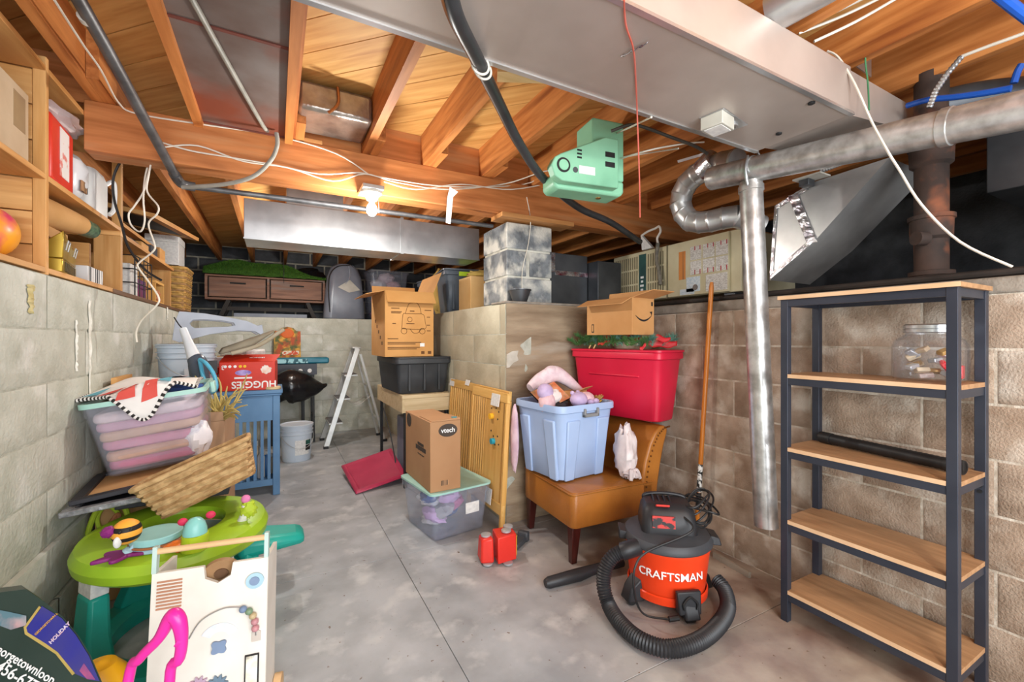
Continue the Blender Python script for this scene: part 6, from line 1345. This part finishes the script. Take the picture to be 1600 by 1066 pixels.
# bag frame: sloping top face towards the viewer
A = ak(38, 925, 1.22); Bp = ak(152, 1066, 1.17); Cp = ak(-20, 1150, .95); Dp = ak(-75, 940, 1.20)
n_ = (Bp-A).cross(Dp-A).normalized(); n_ = n_ if n_.dot(Vector((0, 0, EYE))-A) > 0 else -n_
Av, Bv, Cv, Dv = A, Bp, Cp, Dp
Cv = Av+(Bv-Av)+(Dv-Av)
x_ = (Bv-Av).normalized()
def S_(u, v, o=.0012):
    d = Vector(ray(u, v)); c0 = Vector((0, 0, EYE)); k = (Av-c0).dot(n_)/d.dot(n_); return c0+d*k+n_*o
OUT = [S_(u, v, 0) for u, v in ((40, 921), (70, 941), (99, 965), (121, 991), (141, 1023), (162, 1072), (172, 1130), (176, 1238), (-36, 1238), (-40, 934), (0, 926))]
cen_ = sum(OUT, Vector())/len(OUT)
bk_ = Vector((-.04, .075, 0))
LOW = [p.lerp(cen_, .08)+bk_ for p in OUT]
LOW = [Vector((p.x, p.y, max(p.z, .003))) for p in LOW]; OUT = [Vector((p.x, p.y, max(p.z, .003))) for p in OUT]
G().loft([LOW, OUT]).build('bag_body', mGBK, fb, world=True)
def quad(pp, mt, nm, o=.0012): G().add([S_(a, b, o) for a, b in pp], [tuple(range(len(pp)))]).build(nm, mt, fb, world=True, solid=.0006, smooth=0, fix=False)
quad([(66, 947), (97, 966), (119, 992), (139, 1024), (156, 1064), (140, 1062), (116, 1052), (90, 1020), (72, 1008), (42, 989), (40, 980), (62, 955)], M('panel_navy', '#2b2c86', '#433f78', rough=.3, scale=6), 'blue_panel')
quad([(38, 980), (40, 991), (71, 1011), (88, 1022), (114, 1055), (118, 1052), (91, 1019), (73, 1006), (44, 988), (42, 981), (65, 949), (62, 947)], M('gold_line', '#b9a05a', '#a88f4a', rough=.4), 'gold_border', .0018)
quad([(-20, 950), (10, 955), (42, 962), (42, 977), (18, 984), (-20, 970)], M('photo_steam', '#c3c9c8', '#d99a98', scale=9, c3='#5a7a86', s3=8, t3=.5), 'printed_photo', .0018)
quad([(132, 1036), (146, 1056), (150, 1062), (137, 1061), (125, 1048)], M('photo_lights', '#6d3f7a', '#b9567a', scale=18), 'printed_photo', .0018)
def s_text(body, p0, p1, mt, bold=0):
    a, b = S_(*p0, .0024), S_(*p1, .0024); xd = (b-a).normalized(); yd = n_.cross(xd); m_ = Matrix((xd, yd, n_)).transposed().to_4x4()
    o = text(body, .03, mt, None, (0, 0, 0), (0, 0, 0), fit=(b-a).length, bold=bold); o.matrix_local = Matrix.Translation((a+b)/2) @ m_
    attach(o, fb, True)
s_text('georgetownloop', (-8, 1010), (86, 1064), MC['ink_white'], .0003); s_text('456-6777', (-2, 1040), (66, 1080), MC['ink_white'], .0003)
s_text('GEORGETOWN L', (56, 992), (91, 958), M('ink_gold', '#d9a64a', '#c9963f'), .0002); s_text('HOLIDAY', (79, 1005), (110, 973), M('ink_silver', '#c9c9e2', '#d6a0a8', scale=30), .0008)
# ================================================================ timber shelf on the left ledge and the things on it
mTSy = wood('shelf_fir_y', '#dba768', '#bd8344', 'y', c3='#c98f55'); mTSx = wood('shelf_fir_x', '#dfae70', '#c48c4c', 'x', c3='#a86a34'); mTSz = wood('shelf_fir_z', '#dcaa6c', '#c08848', 'z')
XF = -.80; XBk = -1.27; zM, zT = 1.905, 2.335
sh = thing('timber_shelf', 'rough timber shelf unit built on the left wall ledge', 'shelf', (-1.15, 2.7, ZL))
for (y0, y1) in ((1.3, 2.395), (2.425, 3.34)):
    for z in (ZL+.03, zM, zT):
        for (xa, xb2) in ((XF, XF-.255), (XF-.26, XBk)): G().bx(xb2, xa, y0, y1, z-.022, z).build('shelf_board', mTSy, sh, bevel=.002, world=True)
for y in (2.40, 3.345):
    zs = [ZL+.031, 1.66, 1.80, 1.93] if y < 3 else [ZL+.031, 1.62]
    if y < 3:
        for z0, z1 in ((ZL+.031, 1.62), (1.625, 1.75), (1.755, 1.88), (1.91, 2.03), (2.035, 2.17), (2.175, 2.31)): G().bx(XBk, XF-.04, y-.003, y+.022, z0, z1).build('divider_plank', mTSx, sh, bevel=.002, world=True)
        G().bx(XF-.039, XF, y-.003, y+.022, ZL+.001, 2.37).build('post', mTSz, sh, bevel=.002, world=True)
    else:
        G().bx(XF-.12, XF-.0, y-.003, y+.036, ZL+.001, zM-.05).build('post', mTSz, sh, bevel=.002, world=True)
        G().bx(XBk, XF, y-.004, y+.04, zM-.049, zM+.002).build('cross_piece', mTSx, sh, world=True); G().bx(XF-.04, XF, y, y+.04, zM+.003, 2.31).build('post', mTSz, sh, world=True)
        G().bx(XBk, XF-.14, y, y+.03, 1.65, 1.80).build('divider_plank', mTSx, sh, world=True)
bx_ = carton('shelf_carton', 'long pale brown carton on the upper board of the timber shelf', .27, .42, .27, (-.955, 2.12, zM+.001), .03, M('cardboard_shelf', '#cdb596', '#bfa585', rough=.8), False)
G().bx(.1352, .136, .09, .18, .11, .24).build('print_mark', M('print_faint', '#a38862', '#94795a'), bx_)
bl_ = thing('toy_ball', 'orange and pink inflatable ball on the bottom board of the timber shelf', 'ball', (-.915, 2.24, ZL+.031))
G().ball((0, 0, .097), .097, nu=28, nv=18).build('ball', M('ball_orange', '#f0a02c', '#d8406a', rough=.35, scale=4, lo=.5, hi=.56), bl_); G().ball((.062, -.068, .125), .012, .006, .02).build('printed_mark', mINK, bl_)
rp = thing('red_case', 'red plastic case standing on the upper board of the timber shelf', 'case', (-.905, 2.62, zM+.001), math.radians(3))
mRC = M('case_red', '#e3402e', '#d63524', rough=.4)
for i, (x0, x1) in enumerate(((-.12, -.02), (-.015, .085))): G().bx(x0, x1, -.15, .14, 0, .29-.03*(1-i)).build('shell', mRC, rp, bevel=.02)
G().bx(.086, .088, -.05, .06, .05, .26).build('printed_panel', M('print_white_red', '#efe9e6', '#e38a80', scale=18, lo=.5, hi=.56), rp)
wp = thing('white_mailer', 'crumpled white plastic mailer bag on top of the red case', 'bag', (-.89, 2.68, zM+.292))
G().ball((0, 0, .04), .085, .21, .04, 24, 14, amp=.4, fr=3, seed=6).build('bag', mBAG, wp)
wp2 = thing('plastic_packet', 'clear and white plastic packet with barcode beside the red case', 'packet', (-.905, 2.88, zM+.001))
G().ball((0, 0, .133), .09, .10, .133, amp=.18, fr=2, seed=9).build('packet', M('packet_white', '#dfe0e2', '#cfd1d6', rough=.25, scale=8, bump=.4), wp2); G().bx(.078, .086, -.05, .02, .06, .11).build('barcode', MC['barcode'], wp2)
wt = thing('white_canister', 'white plastic canister with carrying handle at the end of the timber shelf', 'canister', (-.92, 3.11, zM+.001))
G().loft([rr(.2, .24, .04, 4, 0), rr(.2, .24, .04, 4, .2), rr(.18, .22, .05, 4, .235)]).build('body', M('canister_white', '#e4e4e2', '#d6d6d4', rough=.35), wt); G().tube([(.09, .09, .20), (.112, .145, .23), (.112, .145, .09), (.10, .11, .04)], .011, 8).build('handle', MC['canister_white'], wt)
pr2_ = thing('paper_roll', 'roll of brown paper with green glitter end under the shelf board', 'paper roll', (-.89, 2.62, 1.73))
G().tube([(-.95, 2.44, 1.795), (-.89, 2.62, 1.80), (-.83, 2.84, 1.80)], [.078, .066, .045], 18, 3).build('paper', M('kraft_paper', '#cfa06a', '#bf9058', rough=.8), pr2_, world=True)
G().tube([(-.835, 2.83, 1.80), (-.815, 2.93, 1.795)], [.045, .04], 16, 0).build('glitter_end', M('glitter_green', '#5f7a5e', '#3c4f3e', scale=60, rough=.3), pr2_, world=True)
tag(G().bx(-1.0, -.86, 2.50, 2.80, ZL+.185, ZL+.235).build('box_under_roll', mCBI, bevel=.003), 'flat brown box holding up the paper roll', 'cardboard box')
mGO = M('gold_metal', '#b89a3a', '#a0822c', rough=.3, metal=.6)
go = thing('gold_organiser', 'gold metal desk organiser with slots on the bottom board of the shelf', 'organiser', (-.875, 2.70, ZL+.031), math.radians(10))
G().hexa([Vector(p) for p in ((-.06, -.16, .06), (.05, -.16, .06), (.05, .17, .06), (-.06, .17, .06), (-.06, -.16, .075), (.05, -.16, .18), (.05, .17, .13), (-.06, .17, .075))]).build('upper_tray', mGO, go, bevel=.004)
G().bx(-.06, .05, -.17, .18, .0, .058).build('lower_tray', mGO, go, bevel=.004)
for i in range(9): G().bx(.0505, .054, -.13+i*.03, -.118+i*.03, .008, .05).build('slot', M('gold_shadow', '#5c4a18', '#4c3c12'), go)
for y in (-.1, .1): G().tube([(.052, y-.025, .10), (.06, y-.025, .14), (.06, y+.025, .14), (.052, y+.025, .10)], .004, 6, 0).build('pull', mGALB, go)
tag(G().bx(-.95, -.84, 2.98, 3.2, ZL+.031, ZL+.12).build('striped_box', M('stripes_bw', '#e6e6e6', '#25262c', scale=6, stretch=(1, 9, .2), lo=.49, hi=.51), bevel=.004), 'black and white striped box on the bottom board of the timber shelf', 'box')
# wire crate, toys and lumber further back on the ledge
wc = thing('wire_crate', 'black wire crate holding white paper packs on the left ledge', 'crate', (-.92, 3.95, ZL+.03))
for z in (0, .09, .18, .27):
    q = rr(.2, .46, .01, 1, z); G().tube(q+[q[0]], .004, 5, 0).build('wire', mBLK, wc)
for y in (-.22, -.11, 0, .11, .22): G().bar((.1, y, 0), (.1, y, .27), .005, .005).build('wire', mBLK, wc)
for x in (-.1, 0, .1): G().bar((x, -.23, 0), (x, -.23, .27), .005, .005).build('wire', mBLK, wc)
tag(G().bx(-.99, -.85, 3.75, 3.93, ZL+.036, ZL+.25).build('paper_pack', MC['paper_white'], bevel=.004), 'white paper pack standing inside the black wire crate', 'paper pack')
tag(G().bx(-.99, -.85, 3.96, 4.15, ZL+.036, ZL+.17).build('crimson_box', M('crimson', '#8e2a3a', '#5a2f6a', scale=8), bevel=.006), 'crimson and purple box inside the black wire crate', 'box')
tw_ = thing('wooden_toy', 'small turned wooden toy rack beside the black wire crate', 'toy', (-.89, 4.5, ZL+.029))
G().bx(-.06, .06, -.16, .14, 0, .02).build('base', MC['crib_pine'], tw_); G().bx(-.06, .06, -.16, -.14, .02, .16).build('upright', MC['crib_pine'], tw_); G().bx(-.06, .06, .12, .14, .02, .16).build('upright', MC['crib_pine'], tw_); G().bx(-.06, .06, -.16, .14, .161, .18).build('top', MC['crib_pine'], tw_)
for i in range(4): G().lathe([(.012, .02), (.022, .04), (.012, .06), (.02, .09), (.008, .12)], 12, (.03, -.1+.06*i, 0)).build('peg', MC['ring_brown'], tw_)
lb = thing('lumber_rack', 'rack of boards over the left ledge beyond the timber shelf', 'shelf', (-1.1, 4.7, 1.9))
for i, (x, y0, y1, z) in enumerate(((-.93, 3.6, 5.1, 1.90), (-1.13, 3.6, 5.1, 1.90), (-1.0, 3.6, 4.8, 2.03))): G().bx(x-.09, x+.09, y0, y1, z-.012, z+.012).build('board', mTSy, lb, world=True)
G().bx(-1.2, -.86, 5.05, 5.1, ZL+.03, 1.887).build('post', mTSz, lb, world=True); G().bx(-1.2, -.86, 4.26, 4.30, ZL+.03, 1.887).build('post', mTSz, lb, world=True)
for i in range(4):
    y = 3.75+i*.28; G().bx(-1.05, -.85, y, y+.2, 1.913, 1.925+.03*i).build('board_offcut', (fm, MC['pine_board_m'], mVG, mTSy)[i], lb, world=True)
pn = thing('panel_frame', 'pale wooden frame with dark panel lying high over the left ledge', 'panel', (-.98, 4.75, 2.24), (math.radians(4), math.radians(10), math.radians(-4)))
for a in ((-.3, -.22, -.75, .5), (.2, .28, -.75, .5)): G().bx(a[0], a[1], a[2], a[3], -.015, .015).build('frame_bar', mTSy, pn)
for a in ((-.22, .2, -.75, -.67), (-.22, .2, .42, .5)): G().bx(a[0], a[1], a[2], a[3], -.015, .015).build('frame_bar', mTSx, pn)
G().bx(-.22, .2, -.67, .42, -.006, .006).build('dark_panel', M('panel_slate', '#3a3c3e', '#2c2e30', rough=.6), pn)
sb_ = thing('storage_basket', 'tall square seagrass basket on the corner of the left ledge', 'basket', (-.97, 5.55, ZL+.03))
woven_basket(sb_, .36, .42, .42, 20, M('seagrass', '#c79f5c', '#a8803f', rough=.85, scale=40), mWI2, taper=.03, rs=.012, wob=.004)
G().bx(-.165, .165, -.195, .195, .03, .405).build('lining', mWI2, sb_)
wx = thing('white_box', 'white lidded box standing on the seagrass basket', 'box', (-.97, 5.49, ZL+.474)); G().bx(-.13, .13, -.16, .16, 0, .22).build('body', MC['paper_white'], wx, bevel=.004); G().bx(-.133, .133, -.163, .163, .221, .285).build('lid', MC['paper_white'], wx, bevel=.004)
# ---------------------------------------------------------------- console and turf on the back ledge
mRW = wood('reclaimed_wood', '#a67a62', '#7d5846', 'x', c3='#8f8078')
ZBk = ZL+.02
cs = thing('media_console', 'low reclaimed wood console with two drawers on dark legs on the back ledge', 'console', (-.09, 7.05, ZBk))
G().bx(-.81, .63, 6.86, 7.28, 1.77, 1.80).build('bottom_panel', mRW, cs, bevel=.003, world=True); G().bx(-.81, .63, 6.86, 7.28, 2.075, 2.10).build('top_panel', mRW, cs, bevel=.003, world=True)
for x in (-.81, -.105, .60): G().bx(x, x+.03, 6.86, 7.28, 1.80, 2.075).build('side_panel', mRW, cs, world=True)
for x0, x1 in ((-.77, -.115), (-.065, .59)):
    dr = G().bx(x0, x1, 6.852, 6.875, 1.81, 2.065).build('drawer', mRW, cs, bevel=.003, world=True)
    h = G().bx((x0+x1)/2-.09, (x0+x1)/2+.09, 6.838, 6.852, 1.985, 2.005).build('handle', mINK, dr); attach(h, dr, True)
    for xx in (x0, x1-.008): e = G().bx(xx, xx+.008, 6.847, 6.852, 1.815, 2.06).build('edge_strip', mINK, dr); attach(e, dr, True)
mDW = M('dark_leg', '#2e261f', '#241d18', rough=.6)
for x in (-.55, .40):
    for y in (6.9, 7.22): G().bar((x, y, 1.77), (x+(.1 if x > 0 else -.1), y, ZBk+.001), .05, .05).build('leg', mDW, cs, world=True)
G().bar((-.58, 6.92, 1.66), (.43, 6.92, 1.66), .04, .05).build('stretcher', mDW, cs, world=True)
tag(G().bx(-.5, .4, 7.0, 7.2, ZBk+.001, ZBk+.08).build('flat_board', mGP), 'pale flat board lying on the ledge under the console', 'board')
tf = thing('artificial_turf', 'folded sheet of green artificial grass draped over the console', 'turf', (-.1, 7.05, 2.10))
def tz(i, j):
    x = -.83+1.5*i; s_ = math.sin(PI*min(1, max(0, j)))
    z = 2.108+(.17*math.exp(-((i-.22)/.22)**2)+.15*math.exp(-((i-.6)/.22)**2)+.03)*s_**.6*(1-.55*max(0, i-.7)/.3)
    return Vector((x, 6.84+.42*j, z+.012*noise.noise(Vector((x*8, j*6, 0)))))
G().grid(tz, 60, 16).build('backing', M('turf_green', '#41691f', '#325516', rough=.9, scale=30, bump=.8), tf, solid=.012, world=True, fix=False)
gr = G(); rnd = random.Random(2)
for k in range(16000):
    i, j = rnd.random(), rnd.random(); p = tz(i, j); e = p+Vector((rnd.uniform(-.012, .012), rnd.uniform(-.03, .004), rnd.uniform(.008, .028))); s_ = Vector((rnd.uniform(-.004, .004), 0, .002)); gr.add([p-s_, p+s_, e], [(0, 1, 2)])
o = gr.build('blades', M('turf_blade', '#578a2a', '#3f6c1c', rough=.7, scale=12), tf, smooth=0, world=True, fix=False); o['kind'] = 'stuff'
tag(G().ball((.42, 7.40, 2.22), .26, .10, .12, amp=.25, fr=3).build('black_sack', mRB), 'black plastic sack pushed behind the green turf', 'sack')
tag(G().tube([(.095, 6.83, 2.42), (.1, 6.83, 2.2), (.1, 6.83, 2.03)], .004, 6).build('hanging_rod', mIRP), 'thin metal rod hanging in front of the console', 'rod')
# zip garment bag, clear bins, dark totes on the ledge behind the return wall
gbg = thing('storage_bag', 'grey translucent zip bag standing upright on the back ledge', 'bag', (.86, 6.62, ZBk))
G().loft([[Vector((p.x, p.y, z)) for p in rr(w_, d_, .1, 6)] for z, w_, d_ in ((.0, .52, .22), (.02, .56, .25), (.3, .52, .26), (.6, .46, .24), (.74, .36, .2), (.79, .22, .14))]).build('bag', M('bag_slate', '#868c98', '#757b88', rough=.3, scale=4, bump=.3), gbg, bevel=.01)
G().tube([(-.2, -.12, .1), (-.22, -.135, .4), (-.2, -.125, .62), (-.1, -.115, .74), (.06, -.10, .77)], .007, 6).build('zip', mINK, gbg); G().tube([(.05, -.1, .76), (.06, -.13, .6), (.0, -.14, .5)], .006, 6).build('strap', mGP, gbg)
G().loft([[Vector((x, -.137, z)) for x, z in ((-.1, .45), (.06, .56), (.2, .42), (.05, .38))], [Vector((x, -.132, z)) for x, z in ((-.1, .45), (.06, .56), (.2, .42), (.05, .38))]]).build('flap', mGB, gbg)
b1, _ = tote('clear_bin', 'lower clear bin with crimson blankets on the back ledge', .58, .4, .40, (1.50, 6.85, ZBk), .1, mCLR, taper=.03)
b2_, _ = tote('clear_bin', 'upper clear bin with white plush toys on the back ledge', .58, .4, .34, (1.50, 6.85, ZBk+.415), .1, mCLR, taper=.03)
for i, (x, z, c_) in enumerate(((-.12, .1, 'crimson'), (.12, .12, 'cloth_pinkhot'), (0, .25, 'crimson'), (-.1, .30, 'plum'), (.1, .3, 'cloth_white'))):
    tag(G().ball((1.50+x, 6.85, ZBk+z), .13, .13, .07, amp=.3, seed=i).build('blanket', MC[c_]), ('crimson', 'hot pink', 'dark crimson', 'plum', 'white')[i]+' blanket inside the lower clear bin', 'blanket')
for i, (x, z, c_) in enumerate(((-.12, .55, 'cloth_white'), (.1, .54, 'plush_pink'), (.0, .66, 'plush_white'))):
    tag(G().ball((1.50+x, 6.83, ZBk+z), .12, .12, .08, amp=.2, seed=i+4).build('plush_toy', MC[c_]), ('white', 'pink', 'cream pink')[i]+' plush toy inside the upper clear bin', 'plush toy')
mNT = M('tote_slate', '#565d66', '#484f58', rough=.4, scale=5)
for (nm, loc, rz) in (('slate grey tub with lime handle on the ledge behind the open carton', (1.72, 4.25, ZL-.009), -.15), ('slate grey tub further back on the ledge behind its twin', (1.78, 5.0, ZL-.009), .1)):
    t_, _ = tote('grey_tub', nm, .48, .5, .43, loc, rz, mNT, taper=.04, rim=.012)
    G().bx(-.1, .1, -.263, -.25, .375, .42).build('handle', M('lime_handle', '#b9d42c', '#a8c420', rough=.4), t_, bevel=.006)
    G().loft([rr(.51, .53, .05, 4, .432), rr(.51, .53, .05, 4, .446), rr(.46, .48, .05, 4, .45)]).build('lid', mNT, t_)
    for x in (-.15, .15): G().bx(x-.01, x+.01, -.245, -.222, .05, .36).build('moulded_rib', mNT, t_)
tag(G().ball((1.62, 4.65, ZL+.26), .11, .14, .26, amp=.15, seed=3).build('khaki_sack', M('khaki', '#c2a45a', '#a88a44', rough=.9)), 'khaki cloth sack standing between the slate grey tubs', 'sack')
tag(G().ball((1.70, 3.66, ZL+.33), .17, .12, .05, amp=.3, seed=8).build('tan_cloth', M('khaki', 0, 0) if False else MC['khaki']), 'tan folded cloth on the stacked boxes behind the pier', 'cloth')
tag(G().bx(1.50, 1.86, 3.52, 3.8, ZL, ZL+.30).build('yellowed_carton', mCBL, bevel=.004), 'yellowed carton on the ledge behind the tarred pier', 'cardboard box')
bw_ = thing('planter_bowl', 'small dark metal planter bowl on the ledge in front of the pier', 'bowl', (1.53, 2.70, ZL+.005))
G().lathe([(0, 0), (.048, 0), (.05, .004), (.078, .085), (.08, .09), (.072, .088), (.045, .01), (0, .01)], 24, cap0=False, cap1=False).build('bowl', mDARKM, bw_); G().lathe([(.078, .084), (.083, .086), (.083, .092), (.078, .093)], 24, cap0=False, cap1=False).build('rim', mDARKM, bw_)
tag(G().tube([(1.63, 2.775, 2.3), (1.66, 2.77, 2.13), (1.65, 2.788, 1.95), (1.60, 2.788, 1.75), (1.60, 2.785, 1.53)], .003, 5).build('thin_cord', mWHW), 'thin pale cord trailing down the front of the pier', 'cord')
